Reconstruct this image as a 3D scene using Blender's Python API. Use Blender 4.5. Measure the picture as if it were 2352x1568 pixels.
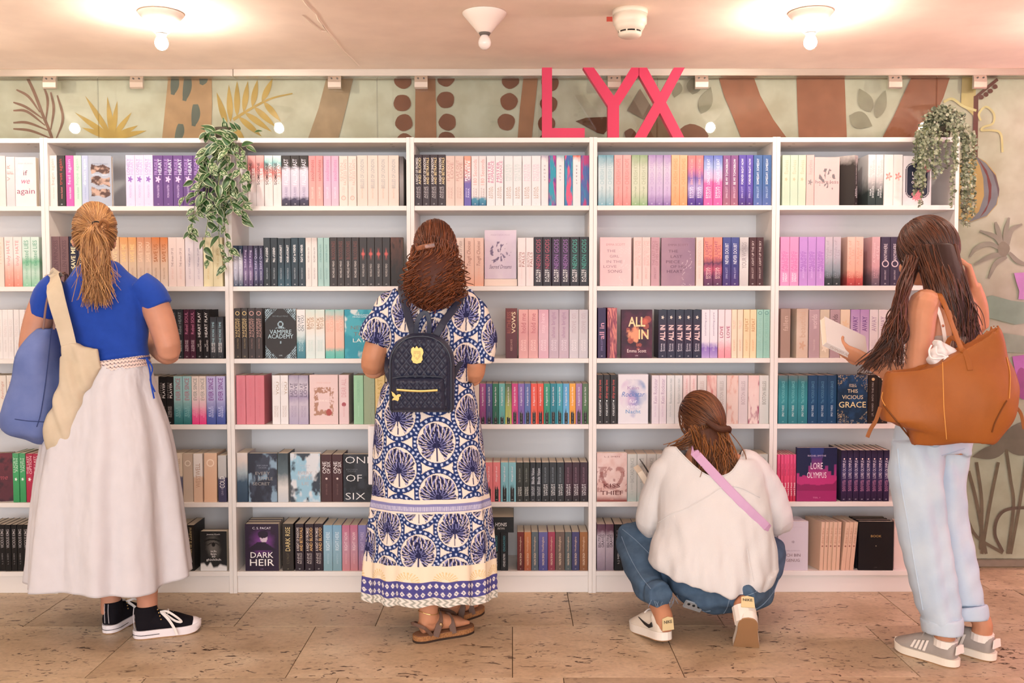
import bpy, bmesh, math, random
import numpy as np
from mathutils import Vector, Matrix, noise

for o in list(bpy.data.objects):
    bpy.data.objects.remove(o)
scene = bpy.context.scene
COL = scene.collection

# ------------------------------------------------------------------ camera
F_PX, PITCH, ROLL = 2190.0, 0.0466, -0.0012
CAM = Vector((0.0, -4.2, 1.32))
RCAM = Matrix.Rotation(math.pi / 2 - PITCH, 3, 'X') @ Matrix.Rotation(ROLL, 3, 'Z')
cam_data = bpy.data.cameras.new('camera')
cam_data.sensor_width = 36.0
cam_data.lens = F_PX / 2352.0 * 36.0
cam_data.clip_start = 0.05
cam = bpy.data.objects.new('camera', cam_data)
cam.matrix_world = Matrix.Translation(CAM) @ RCAM.to_4x4()
COL.objects.link(cam)
scene.camera = cam

# ------------------------------------------------------------------ view, world, added fill lights
scene.view_settings.view_transform = 'Standard'
scene.view_settings.look = 'None'
scene.view_settings.gamma = 1.0
scene.view_settings.use_curve_mapping = False
scene.view_settings.exposure = 0.62
world = bpy.data.worlds.new('world')
scene.world = world
world.use_nodes = True
world.node_tree.nodes['Background'].inputs[0].default_value = (0.75, 0.85, 1.0, 1)
world.node_tree.nodes['Background'].inputs[1].default_value = 0.6
BULB_STRENGTH = 335.0
BULB_COLOR = (1.0, 0.905, 0.79)


def area_light(name, loc, rot, sx, sy, power, color):
    l = bpy.data.lights.new(name, 'AREA')
    l.shape = 'RECTANGLE'
    l.size, l.size_y = sx, sy
    l.energy = power
    l.color = color
    o = bpy.data.objects.new(name, l)
    o.location = loc
    o.rotation_euler = rot
    COL.objects.link(o)
    return o


# unseen cool area light added behind the camera as daylight-like frontal fill
area_light('cool_frontal_fill', (-0.6, -6.9, 1.35), (math.radians(90), 0, 0), 6.0, 1.9, 155.0, (0.95, 0.97, 1.0))
# unseen rose point light added off to the right for a pink tint
pk = bpy.data.lights.new('rose_tint_light', 'POINT')
pk.energy = 26.0
pk.color = (1.0, 0.35, 0.62)
pk.shadow_soft_size = 0.12
pko = bpy.data.objects.new('rose_tint_light', pk)
pko.location = (3.35, -0.9, 1.5)
COL.objects.link(pko)

# ------------------------------------------------------------------ helpers
rng = random.Random(7)


def W(px, py, Y):
    """photo pixel -> point on the vertical plane y = Y"""
    d = RCAM @ Vector(((px - 1176) / F_PX, -(py - 784) / F_PX, -1.0))
    t = (Y - CAM.y) / d.y
    return CAM + d * t


def G(px, py, z=0.0):
    d = RCAM @ Vector(((px - 1176) / F_PX, -(py - 784) / F_PX, -1.0))
    return CAM + d * ((z - CAM.z) / d.z)


RINV = RCAM.transposed()


def PX(p):
    q = RINV @ (Vector(p) - CAM)
    return (1176 + F_PX * q.x / -q.z, 784 - F_PX * q.y / -q.z)


def lin(h):
    if isinstance(h, str):
        h = h.lstrip('#')
        if len(h) == 3:
            h = ''.join(q * 2 for q in h)
        c = [int(h[i:i + 2], 16) / 255 for i in (0, 2, 4)]
    else:
        c = list(h)
    return tuple((x / 12.92 if x <= 0.04045 else ((x + 0.055) / 1.055) ** 2.4) for x in c)


MATS = {}


def mat(name, color, rough=0.6, spec=0.3, metal=0.0, noise_amt=0.0, noise_scale=20.0, stretch=(1, 1, 1),
        bump=0.0, bump_scale=200.0, color2=None, sheen=0.0, emit=None, alpha=None, trans=0.0):
    if name in MATS:
        return MATS[name]
    m = bpy.data.materials.new(name)
    m.use_nodes = True
    nt = m.node_tree
    b = nt.nodes['Principled BSDF']
    c = lin(color)
    b.inputs['Base Color'].default_value = (*c, 1)
    b.inputs['Roughness'].default_value = rough
    b.inputs['Specular IOR Level'].default_value = spec
    b.inputs['Metallic'].default_value = metal
    if sheen:
        b.inputs['Sheen Weight'].default_value = sheen
    if trans:
        b.inputs['Subsurface Weight'].default_value = trans
        b.inputs['Subsurface Radius'].default_value = (0.012, 0.005, 0.003)
    if emit:
        b.inputs['Emission Color'].default_value = (*emit[0], 1)
        b.inputs['Emission Strength'].default_value = emit[1]
    if noise_amt or color2 or bump:
        tc = nt.nodes.new('ShaderNodeTexCoord')
        mp = nt.nodes.new('ShaderNodeMapping')
        mp.inputs['Scale'].default_value = stretch
        nt.links.new(tc.outputs['Object'], mp.inputs['Vector'])
    if noise_amt or color2:
        n = nt.nodes.new('ShaderNodeTexNoise')
        n.inputs['Scale'].default_value = noise_scale
        n.inputs['Detail'].default_value = 4
        nt.links.new(mp.outputs[0], n.inputs['Vector'])
        r = nt.nodes.new('ShaderNodeValToRGB')
        r.color_ramp.elements[0].position = 0.35
        r.color_ramp.elements[1].position = 0.65
        c2 = lin(color2) if color2 else tuple(max(0, x * (1 - noise_amt)) for x in c)
        c1 = c if color2 else tuple(min(1, x * (1 + noise_amt * 0.5)) for x in c)
        r.color_ramp.elements[0].color = (*c2, 1)
        r.color_ramp.elements[1].color = (*c1, 1)
        nt.links.new(n.outputs['Fac'], r.inputs[0])
        nt.links.new(r.outputs[0], b.inputs['Base Color'])
    if bump:
        n2 = nt.nodes.new('ShaderNodeTexNoise')
        n2.inputs['Scale'].default_value = bump_scale
        n2.inputs['Detail'].default_value = 3
        nt.links.new(mp.outputs[0], n2.inputs['Vector'])
        bp = nt.nodes.new('ShaderNodeBump')
        bp.inputs['Strength'].default_value = bump
        bp.inputs['Distance'].default_value = 0.002
        nt.links.new(n2.outputs['Fac'], bp.inputs['Height'])
        nt.links.new(bp.outputs[0], b.inputs['Normal'])
    MATS[name] = m
    return m


def attr_mat(name, rough=0.7, spec=0.25, bump=0.0, bump_scale=300):
    """material whose print comes from the mesh's own colour layer"""
    if name in MATS:
        return MATS[name]
    m = mat(name, '#ffffff', rough, spec, bump=bump, bump_scale=bump_scale)
    nt = m.node_tree
    a = nt.nodes.new('ShaderNodeAttribute')
    a.attribute_name = 'print'
    nt.links.new(a.outputs['Color'], nt.nodes['Principled BSDF'].inputs['Base Color'])
    return m


def mesh_from(name, verts, faces, smooth=False):
    me = bpy.data.meshes.new(name)
    me.from_pydata([tuple(v) for v in verts], [], faces)
    if smooth:
        me.polygons.foreach_set('use_smooth', [True] * len(me.polygons))
    me.update()
    return me


def obj(name, me, m=None, parent=None, loc=None, rot=None, world=True):
    if isinstance(me, tuple):
        me = mesh_from(name, me[0], me[1], len(me) > 2 and me[2])
    if m is not None and len(me.materials) == 0:
        me.materials.append(m)
    o = bpy.data.objects.new(name, me)
    COL.objects.link(o)
    if loc is not None:
        o.location = loc
    if rot is not None:
        o.rotation_euler = rot
    if parent is not None:
        o.parent = parent
        if world and parent.parent is None:
            o.matrix_parent_inverse = Matrix.Translation(-Vector(parent['base']))
    return o


def empty(name, loc, label=None, cat=None, group=None, rotz=0):
    o = bpy.data.objects.new(name, None)
    o.empty_display_size = 0.05
    o.location = loc
    o.rotation_euler = (0, 0, rotz)
    o['base'] = list(loc)
    COL.objects.link(o)
    tag(o, label, cat, group)
    return o


def tag(o, label=None, cat=None, group=None, kind=None):
    if label:
        o['label'] = label
    if cat:
        o['category'] = cat
    if group:
        o['group'] = group
    if kind:
        o['kind'] = kind
    return o


def struct(name, me, m, parent=None):
    o = obj(name, me, m, parent)
    if parent is None:
        o['kind'] = 'structure'
        o['base'] = [0, 0, 0]
    return o


def box(x0, x1, y0, y1, z0, z1):
    v = [(x, y, z) for x in (x0, x1) for y in (y0, y1) for z in (z0, z1)]
    f = [(0, 1, 3, 2), (4, 6, 7, 5), (0, 4, 5, 1), (2, 3, 7, 6), (0, 2, 6, 4), (1, 5, 7, 3)]
    return v, f


def join(*parts):
    V, Fc = [], []
    for p in parts:
        o = len(V)
        V += [tuple(x) for x in p[0]]
        Fc += [tuple(i + o for i in f) for f in p[1]]
    return V, Fc


def bevel_box(x0, x1, y0, y1, z0, z1, w=0.002, seg=1):
    bm = bmesh.new()
    v, f = box(x0, x1, y0, y1, z0, z1)
    vs = [bm.verts.new(p) for p in v]
    for q in f:
        bm.faces.new([vs[i] for i in q])
    bmesh.ops.recalc_face_normals(bm, faces=bm.faces)
    bmesh.ops.bevel(bm, geom=list(bm.edges), offset=w, segments=seg, affect='EDGES')
    me = bpy.data.meshes.new('box')
    bm.to_mesh(me)
    bm.free()
    return me


def prism_xz(poly, y0, y1):
    """outline in x,z given as points, extruded from y0 (towards the viewer) to y1"""
    n = len(poly)
    v = [(p[0], y0, p[1]) for p in poly] + [(p[0], y1, p[1]) for p in poly]
    f = [tuple(range(n)), tuple(range(2 * n - 1, n - 1, -1))]
    f += [(i, i + n, (i + 1) % n + n, (i + 1) % n) for i in range(n)]
    return v, f


def fix_normals(me):
    bm = bmesh.new()
    bm.from_mesh(me)
    bmesh.ops.recalc_face_normals(bm, faces=bm.faces)
    bm.to_mesh(me)
    bm.free()
    return me


def catmull(P, k):
    P = [np.array(p, float) for p in P]
    if k <= 1 or len(P) < 3:
        return P
    out = []
    for i in range(len(P) - 1):
        p0 = P[i - 1] if i > 0 else 2 * P[i] - P[i + 1]
        p1, p2 = P[i], P[i + 1]
        p3 = P[i + 2] if i + 2 < len(P) else 2 * P[i + 1] - P[i]
        for j in range(k):
            t = j / k
            out.append(0.5 * ((2 * p1) + (-p0 + p2) * t + (2 * p0 - 5 * p1 + 4 * p2 - p3) * t * t + (-p0 + 3 * p1 - 3 * p2 + p3) * t ** 3))
    out.append(P[-1])
    return out


def tube(pts, rads, n=14, k=4, yaw=0.0, caps=True, sq=2.0, ref=None):
    """sweep an elliptical (or squarish) section along a path. rads: r or (a, b)"""
    R = [(r, r) if not hasattr(r, '__len__') else tuple(r) for r in rads]
    full = [tuple(p) + r for p, r in zip([tuple(p) for p in pts], R)]
    full = catmull(full, k)
    P = [Vector(q[:3]) for q in full]
    V, Fc = [], []
    cy, sy = math.cos(yaw), math.sin(yaw)
    m = len(P)
    for i, q in enumerate(full):
        t = (P[min(i + 1, m - 1)] - P[max(i - 1, 0)])
        t = t.normalized() if t.length > 1e-9 else Vector((0, 0, 1))
        rf = Vector(ref) if ref is not None else Vector((-sy, cy, 0))
        if abs(t.dot(rf)) > 0.93:
            rf = Vector((0, 0, -1)) if ref is None else Vector((1, 0, 0))
        s = rf.cross(t).normalized()
        u = t.cross(s).normalized()
        for j in range(n):
            a = 2 * math.pi * j / n
            c, d = math.cos(a), math.sin(a)
            if sq != 2.0:
                c = math.copysign(abs(c) ** (2 / sq), c)
                d = math.copysign(abs(d) ** (2 / sq), d)
            V.append(P[i] + s * (q[3] * c) + u * (q[4] * d))
    for i in range(m - 1):
        for j in range(n):
            a, b = i * n + j, i * n + (j + 1) % n
            Fc.append((a, b, b + n, a + n))
    if caps:
        Fc.append(tuple(range(n - 1, -1, -1)))
        Fc.append(tuple((m - 1) * n + j for j in range(n)))
    return V, Fc


def ell(c, r, rot=None, nu=20, nv=12):
    V, Fc = [], []
    c = Vector(c)
    M = rot or Matrix.Identity(3)
    for i in range(nv + 1):
        th = math.pi * i / nv
        for j in range(nu):
            ph = 2 * math.pi * j / nu
            V.append(c + M @ Vector((r[0] * math.sin(th) * math.cos(ph), r[1] * math.sin(th) * math.sin(ph), r[2] * math.cos(th))))
    for i in range(nv):
        for j in range(nu):
            a, b = i * nu + j, i * nu + (j + 1) % nu
            Fc.append((a, a + nu, b + nu, b))
    return V, Fc


def lathe(profile, n=24, center=(0, 0, 0), cap=True):
    V, Fc = [], []
    for r, z in profile:
        for j in range(n):
            a = 2 * math.pi * j / n
            V.append((center[0] + r * math.cos(a), center[1] + r * math.sin(a), center[2] + z))
    for i in range(len(profile) - 1):
        for j in range(n):
            a, b = i * n + j, i * n + (j + 1) % n
            Fc.append((a, b, b + n, a + n))
    if cap:
        Fc.append(tuple(range(n - 1, -1, -1)))
        Fc.append(tuple((len(profile) - 1) * n + j for j in range(n)))
    return V, Fc


def blend(parts, voxel=0.007, smooth=6, factor=0.5):
    """melt overlapping closed pieces into one continuous surface"""
    v, f = join(*parts)
    me = mesh_from('blend', v, f)
    fix_normals(me)
    o = bpy.data.objects.new('blend', me)
    COL.objects.link(o)
    r = o.modifiers.new('r', 'REMESH')
    r.mode = 'VOXEL'
    r.voxel_size = voxel
    r.use_smooth_shade = True
    if smooth:
        s = o.modifiers.new('s', 'SMOOTH')
        s.factor = factor
        s.iterations = smooth
    bpy.context.view_layer.update()
    dg = bpy.context.evaluated_depsgraph_get()
    res = bpy.data.meshes.new_from_object(o.evaluated_get(dg))
    bpy.data.objects.remove(o)
    bpy.data.meshes.remove(me)
    res.polygons.foreach_set('use_smooth', [True] * len(res.polygons))
    return res


def coords(me):
    a = np.empty(len(me.vertices) * 3, np.float32)
    me.vertices.foreach_get('co', a)
    return a.reshape(-1, 3)


def set_coords(me, a):
    me.vertices.foreach_set('co', a.astype(np.float32).ravel())
    me.update()


def ripple(me, fn):
    """displace along normals: fn(xyz array) -> metres"""
    a = coords(me)
    n = np.empty(len(me.vertices) * 3, np.float32)
    me.vertices.foreach_get('normal', n)
    n = n.reshape(-1, 3)
    set_coords(me, a + n * fn(a)[:, None])


def vnoise(x, y, seed=0):
    """smooth value noise on arrays"""
    def h(i, j):
        s = np.sin(i * 127.1 + j * 311.7 + seed * 74.7) * 43758.5453
        return s - np.floor(s)
    xi, yi = np.floor(x), np.floor(y)
    fx, fy = x - xi, y - yi
    fx, fy = fx * fx * (3 - 2 * fx), fy * fy * (3 - 2 * fy)
    return (h(xi, yi) * (1 - fx) * (1 - fy) + h(xi + 1, yi) * fx * (1 - fy) + h(xi, yi + 1) * (1 - fx) * fy + h(xi + 1, yi + 1) * fx * fy)


def fbm(x, y, seed=0, o=4):
    s, a = 0, 0.5
    for k in range(o):
        s = s + a * vnoise(x * 2 ** k, y * 2 ** k, seed + k)
        a /= 2
    return s / (1 - 0.5 ** o)


def grid_mesh(name, P, wrap=False, col=None, smooth=True):
    """P: array (rows, cols, 3); col: array (rows, cols, 3) linear print colours"""
    r, c = P.shape[:2]
    idx = np.arange(r * c).reshape(r, c)
    if wrap:
        nx = np.roll(idx, -1, axis=1)
        A, B = idx[:-1], nx[:-1]
        Cc, D = nx[1:], idx[1:]
    else:
        A, B, Cc, D = idx[:-1, :-1], idx[:-1, 1:], idx[1:, 1:], idx[1:, :-1]
    q = np.stack([A, B, Cc, D], -1).reshape(-1, 4)
    me = bpy.data.meshes.new(name)
    me.vertices.add(r * c)
    me.vertices.foreach_set('co', P.astype(np.float32).ravel())
    me.loops.add(q.size)
    me.loops.foreach_set('vertex_index', q.astype(np.int32).ravel())
    me.polygons.add(len(q))
    me.polygons.foreach_set('loop_start', np.arange(0, q.size, 4, dtype=np.int32))
    me.polygons.foreach_set('loop_total', np.full(len(q), 4, np.int32))
    me.update(calc_edges=True)
    me.polygons.foreach_set('use_smooth', [smooth] * len(q))
    if col is not None:
        a = me.color_attributes.new('print', 'FLOAT_COLOR', 'POINT')
        cc = np.concatenate([col.reshape(-1, 3), np.ones((r * c, 1))], 1).astype(np.float32)
        a.data.foreach_set('color', cc.ravel())
    me.validate()
    return me


def in_poly(px, py, poly):
    inside = False
    j = len(poly) - 1
    for i in range(len(poly)):
        xi, yi = poly[i]
        xj, yj = poly[j]
        if (yi > py) != (yj > py) and px < (xj - xi) * (py - yi) / (yj - yi) + xi:
            inside = not inside
        j = i
    return inside


def cut(me, test):
    """remove faces whose centre passes the test"""
    bm = bmesh.new()
    bm.from_mesh(me)
    bm.faces.ensure_lookup_table()
    kill = [f for f in bm.faces if test(f.calc_center_median(), f.normal)]
    bmesh.ops.delete(bm, geom=kill, context='FACES')
    bm.to_mesh(me)
    bm.free()
    return me


TEXTS = {}


def text_mesh(s, bold=0.0, shear=0.0):
    key = (s, bold, shear)
    if key in TEXTS:
        return TEXTS[key]
    cu = bpy.data.curves.new('t', 'FONT')
    cu.body = s
    cu.resolution_u = 2
    cu.offset = bold
    cu.shear = shear
    cu.align_x = 'CENTER'
    cu.space_line = 0.95
    o = bpy.data.objects.new('t', cu)
    me = bpy.data.meshes.new_from_object(o)
    bpy.data.objects.remove(o)
    a = coords(me)
    lo, hi = a.min(0), a.max(0)
    a = a - (lo + hi) / 2
    # stand upright: text x -> X, text y -> Z
    b = np.stack([a[:, 0], np.zeros(len(a)), a[:, 1]], 1)
    set_coords(me, b)
    TEXTS[key] = (me, float(hi[0] - lo[0]), float(hi[1] - lo[1]))
    return TEXTS[key]


TXM = {}


def ink(color, rough=0.5, metal=0.0):
    k = 'ink_' + color.strip('#') + ('_foil' if metal else '')
    return mat(k, color, rough, 0.3, metal)


def put_text(name, s, color, parent, loc, length, height, rotz=0, up=0, bold=0.0, shear=0.0, metal=0.0, maxstretch=1.35):
    """flat lettering. up: rotation in the plane in degrees (90 = reads bottom to top). local to parent"""
    me, w, h = text_mesh(s, bold, shear)
    if w < 1e-6 or h < 1e-6:
        return None
    sx, sz = length / w, height / h
    if sx > sz * maxstretch:
        sx = sz * maxstretch
    elif sz > sx * maxstretch:
        sz = sx * maxstretch
    o = bpy.data.objects.new(name, me)
    m = ink(color, 0.35 if metal else 0.5, metal)
    if len(me.materials) == 0:
        me.materials.append(m)
    o.parent = parent
    COL.objects.link(o)
    o.material_slots[0].link = 'OBJECT'
    o.material_slots[0].material = m
    o.matrix_local = Matrix.Translation(loc) @ Matrix.Rotation(rotz, 4, 'Z') @ Matrix.Rotation(-math.radians(up), 4, 'Y') @ Matrix.Diagonal((sx, 1, sz, 1))
    return o

# ================================================================== the room
CEIL = 2.386
WALL_Y = 0.42
GLASS_Y = 0.335
M_plaster = mat('ceiling_plaster', '#fde7d5', 0.85, 0.1, noise_amt=0.05, noise_scale=6, bump=0.15, bump_scale=350)
M_wall = mat('mural_ground', '#dad2bd', 0.85, 0.1, color2='#c8bea6', noise_scale=9, bump=0.15, bump_scale=250)
M_plain = mat('plain_wall', '#d9cdbd', 0.85, 0.1, noise_amt=0.05, noise_scale=4)
M_grout = mat('floor_joint', '#5c4a3a', 0.9, 0.05)
M_alu = mat('brushed_aluminium', '#cfc4b8', 0.32, 0.5, 0.9, noise_amt=0.06, noise_scale=30, stretch=(0.2, 1, 30))


def stone_mat():
    m = bpy.data.materials.new('travertine')
    m.use_nodes = True
    nt = m.node_tree
    b = nt.nodes['Principled BSDF']
    b.inputs['Roughness'].default_value = 0.38
    b.inputs['Specular IOR Level'].default_value = 0.4
    tc = nt.nodes.new('ShaderNodeTexCoord')
    oi = nt.nodes.new('ShaderNodeObjectInfo')
    ofs = nt.nodes.new('ShaderNodeVectorMath')
    ofs.operation = 'MULTIPLY_ADD'
    cmb = nt.nodes.new('ShaderNodeCombineXYZ')
    for i in range(3):
        nt.links.new(oi.outputs['Random'], cmb.inputs[i])
    nt.links.new(cmb.outputs[0], ofs.inputs[0])
    ofs.inputs[1].default_value = (37, 61, 13)
    nt.links.new(tc.outputs['Object'], ofs.inputs[2])

    def nz(scale, detail, stretch=(1, 1, 1), dist=0.0):
        mp = nt.nodes.new('ShaderNodeMapping')
        mp.inputs['Scale'].default_value = stretch
        nt.links.new(ofs.outputs[0], mp.inputs[0])
        n = nt.nodes.new('ShaderNodeTexNoise')
        n.inputs['Scale'].default_value = scale
        n.inputs['Detail'].default_value = detail
        n.inputs['Distortion'].default_value = dist
        nt.links.new(mp.outputs[0], n.inputs['Vector'])
        return n

    def ramp(src, stops):
        r = nt.nodes.new('ShaderNodeValToRGB')
        e = r.color_ramp.elements
        while len(e) < len(stops):
            e.new(0.5)
        for x, (p, c) in zip(e, stops):
            x.position = p
            x.color = (*c, 1) if len(c) == 3 else c
        nt.links.new(src, r.inputs[0])
        return r
    base = ramp(nz(3.0, 5, (1, 1.6, 1), 0.6).outputs['Fac'], [(0.3, lin('#b39b7d')), (0.5, lin('#c8b093')), (0.72, lin('#d8c4a8'))])
    fine = ramp(nz(60, 4).outputs['Fac'], [(0.35, (0.86, 0.86, 0.86)), (0.6, (1, 1, 1))])
    mul = nt.nodes.new('ShaderNodeMixRGB')
    mul.blend_type = 'MULTIPLY'
    mul.inputs[0].default_value = 1
    nt.links.new(base.outputs[0], mul.inputs[1])
    nt.links.new(fine.outputs[0], mul.inputs[2])
    # pits: dark elongated flecks
    p1 = ramp(nz(30, 3, (0.8, 1.7, 1), 1.2).outputs['Fac'], [(0.60, (0, 0, 0)), (0.65, (1, 1, 1))])
    p2 = ramp(nz(5, 2).outputs['Fac'], [(0.36, (0, 0, 0)), (0.56, (1, 1, 1))])
    pm = nt.nodes.new('ShaderNodeMath')
    pm.operation = 'MULTIPLY'
    nt.links.new(p1.outputs[0], pm.inputs[0])
    nt.links.new(p2.outputs[0], pm.inputs[1])
    mix = nt.nodes.new('ShaderNodeMixRGB')
    nt.links.new(pm.outputs[0], mix.inputs[0])
    nt.links.new(mul.outputs[0], mix.inputs[1])
    mix.inputs[2].default_value = (*lin('#4f3626'), 1)
    # slab to slab tint
    tint = ramp(oi.outputs['Random'], [(0.0, (0.80, 0.78, 0.76)), (0.5, (0.92, 0.90, 0.88)), (1.0, (1.05, 1.02, 0.98))])
    t2 = nt.nodes.new('ShaderNodeMixRGB')
    t2.blend_type = 'MULTIPLY'
    t2.inputs[0].default_value = 1
    nt.links.new(mix.outputs[0], t2.inputs[1])
    nt.links.new(tint.outputs[0], t2.inputs[2])
    nt.links.new(t2.outputs[0], b.inputs['Base Color'])
    bp = nt.nodes.new('ShaderNodeBump')
    bp.inputs['Strength'].default_value = 0.35
    bp.inputs['Distance'].default_value = 0.002
    bp.invert = True
    nt.links.new(pm.outputs[0], bp.inputs['Height'])
    nt.links.new(bp.outputs[0], b.inputs['Normal'])
    return m


M_stone = stone_mat()
X0, X1, YB = -5.2, 5.2, -7.2
floor = struct('floor', box(X0, X1, YB, WALL_Y + 0.1, -0.05, -0.004), M_grout)
# slabs: rows run along the wall; seams read from the photograph, carried on beyond the frame
row_edges = [0.57, 0.05, -0.426, -0.944]
while row_edges[-1] > YB:
    row_edges.append(row_edges[-1] - 0.5)


def seam_x(px, py):
    return G(px, py).x


seams = {
    0: [seam_x(2236, 1330)],
    1: [seam_x(102, 1405), seam_x(570, 1399), seam_x(871, 1416), seam_x(1310, 1400), seam_x(1650, 1415), seam_x(2062, 1395)],
    2: [seam_x(262, 1496), seam_x(691, 1496), seam_x(1177, 1496), seam_x(1548, 1500), seam_x(2052, 1496)],
    3: [seam_x(330, 1562), seam_x(775, 1562), seam_x(1295, 1562), seam_x(1780, 1562)],
}
srnd = random.Random(5)
for r in range(len(row_edges) - 1):
    y1, y0 = row_edges[r], row_edges[r + 1]
    xs = sorted(seams.get(r, [srnd.uniform(-0.4, 0.4)]))
    while xs[0] > X0:
        xs.insert(0, xs[0] - srnd.choice([0.62, 0.74, 0.86]))
    while xs[-1] < X1:
        xs.append(xs[-1] + srnd.choice([0.62, 0.74, 0.86]))
    y1 = min(y1, WALL_Y)
    for a, b in zip(xs[:-1], xs[1:]):
        a2, b2 = max(a, X0), min(b, X1)
        if b2 - a2 < 0.02:
            continue
        g = 0.0014
        obj('floor_slab', bevel_box(a2 + g, b2 - g, y0 + g, y1 - g, -0.02, 0.0, 0.001), M_stone, floor)

ceiling = struct('ceiling', box(X0, X1, YB, WALL_Y + 0.1, CEIL, CEIL + 0.1), M_plaster)
crack = [(693, -6), (706, 12), (727, 32), (733, 46), (748, 66), (770, 92), (790, 118), (806, 132), (824, 151)]
crack2 = [(695, 34), (712, 50), (738, 70), (752, 72), (742, 58), (730, 40)]
M_crack = mat('crack_filler', '#f3dfcb', 0.9, 0.05)


def strip_on(points, w, zfun, z):
    P = [zfun(*p) for p in points]
    V, Fc = [], []
    for i, p in enumerate(P):
        t = P[min(i + 1, len(P) - 1)] - P[max(i - 1, 0)]
        s = Vector((-t.y, t.x, 0)).normalized() * w * (0.6 + 0.8 * srnd.random())
        V += [p + s, p - s, p + s * 0.3 + Vector((0, 0, -z)), p - s * 0.3 + Vector((0, 0, -z))]
    for i in range(len(P) - 1):
        k = 4 * i
        Fc += [(k, k + 4, k + 6, k + 2), (k + 2, k + 6, k + 7, k + 3), (k + 3, k + 7, k + 5, k + 1)]
    return V, Fc


for c in (crack, crack2):
    obj('crack', strip_on(c, 0.0045, lambda a, b: G(a, b, CEIL), 0.003), M_crack, ceiling)

wall = struct('wall_back', box(X0, X1, WALL_Y, WALL_Y + 0.1, 0, CEIL), M_wall)
struct('wall_left', box(X0 - 0.1, X0, YB, WALL_Y, 0, CEIL), M_plain)
struct('wall_right', box(X1, X1 + 0.1, YB, WALL_Y, 0, CEIL), M_plain)
# unseen wall behind the camera; its wide opening is added to suit the fill
struct('wall_front', join(box(X0, -3.7, YB - 0.1, YB, 0, CEIL), box(2.5, X1, YB - 0.1, YB, 0, CEIL),
                          box(-3.7, 2.5, YB - 0.1, YB, 2.3, CEIL), box(-3.7, 2.5, YB - 0.1, YB, 0, 0.35)), M_plain)
win = struct('added_window', join(*[box(x - 0.03, x + 0.03, YB - 0.08, YB - 0.02, 0.35, 2.3) for x in (-3.67, -2.13, -0.6, 0.93, 2.47)]), M_alu)  # unseen window frame, added to go with the frontal fill light
base_z = W(2300, 1283, WALL_Y).z
struct('baseboard_back', bevel_box(X0, X1, WALL_Y - 0.018, WALL_Y, 0.0, base_z, 0.003), mat('baseboard_paint', '#a58e7e', 0.7, 0.2, noise_amt=0.1))

# ------------------------------------------------------------------ mural: flat paint on the wall
PY = WALL_Y - 0.0015
layer = [0]


def paint(name, polys, color, amt=0.12, is_px=True):
    layer[0] += 1
    y = PY - 0.00012 * layer[0]
    V, Fc = [], []
    for poly in polys:
        o = len(V)
        for p in poly:
            w = W(p[0], p[1], WALL_Y)
            V.append((w.x, y, w.z))
        Fc.append(tuple(range(o, o + len(poly))))
    m = mat('paint_' + color.strip('#'), color, 0.85, 0.1, noise_amt=amt, noise_scale=14, bump=0.1, bump_scale=250)
    return obj(name, (V, Fc), m, wall)


def stroke(pts, w0, w1=None, k=5, taper=True):
    """a brush stroke: tapered ribbon polygon in pixels"""
    P = catmull([np.array(p, float) for p in pts], k)
    w1 = w0 if w1 is None else w1
    L, R = [], []
    n = len(P)
    for i, p in enumerate(P):
        t = P[min(i + 1, n - 1)] - P[max(i - 1, 0)]
        t = t / (np.linalg.norm(t) + 1e-9)
        w = w0 + (w1 - w0) * i / (n - 1)
        if taper:
            w *= math.sin(math.pi * min(0.92, 0.12 + 0.86 * i / (n - 1))) ** 0.6
        s = np.array([-t[1], t[0]]) * w / 2
        L.append(tuple(p + s))
        R.append(tuple(p - s))
    return L + R[::-1]


def blob(cx, cy, rx, ry, n=18, seed=0, amp=0.06):
    rr = random.Random(seed)
    ph = [rr.uniform(0, 6.28) for _ in range(3)]
    return [(cx + rx * (1 + amp * math.sin(3 * a + ph[0]) + amp * 0.6 * math.sin(5 * a + ph[1])) * math.cos(a),
             cy + ry * (1 + amp * math.sin(4 * a + ph[2])) * math.sin(a)) for a in [2 * math.pi * i / n for i in range(n)]]


def leafshape(x0, y0, x1, y1, w):
    dx, dy = x1 - x0, y1 - y0
    L = math.hypot(dx, dy)
    nx, ny = -dy / L, dx / L
    pts = []
    for s in (1, -1):
        rngi = range(0, 9) if s == 1 else range(8, 0, -1)
        for i in rngi:
            t = i / 8
            o = s * w * math.sin(math.pi * t ** 0.8) / 2
            pts.append((x0 + dx * t + nx * o, y0 + dy * t + ny * o))
    return pts


M1, OC, TR, SL, CI, BD, GR = '#9a7262', '#cba55e', '#c49a76', '#70756c', '#8a5845', '#b67f60', '#a29a85'
stem_end = (120, 318)
paint('mural_palm_stroke', [stroke([(64, 180), (80, 215), (98, 262), (112, 296), stem_end], 7, taper=False)], M1)
for a in ([(38, 206), (66, 222), (92, 258)], [(31, 235), (60, 246), (98, 272)], [(31, 254), (62, 256), (104, 288)], [(31, 282), (64, 282), (112, 300)],
          [(31, 296), (70, 300), (118, 318)], [(100, 196), (110, 230), (106, 275)], [(117, 212), (124, 250), (117, 298)], [(132, 219), (145, 272), (130, 318)]):
    paint('mural_palm_stroke', [stroke(a, 6)], M1)
for (bx, by, tips) in [((258), 318, [(196, 220), (247, 222), (270, 232), (303, 258), (318, 288), (172, 258), (188, 293), (338, 300)])]:
    for t in tips:
        paint('mural_ochre_leaf', [leafshape(bx, by, t[0], t[1], 13)], OC)
paint('mural_ochre_stem', [stroke([(536, 275), (580, 248), (625, 226), (672, 215)], 7, 3, taper=False)], OC)
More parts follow.
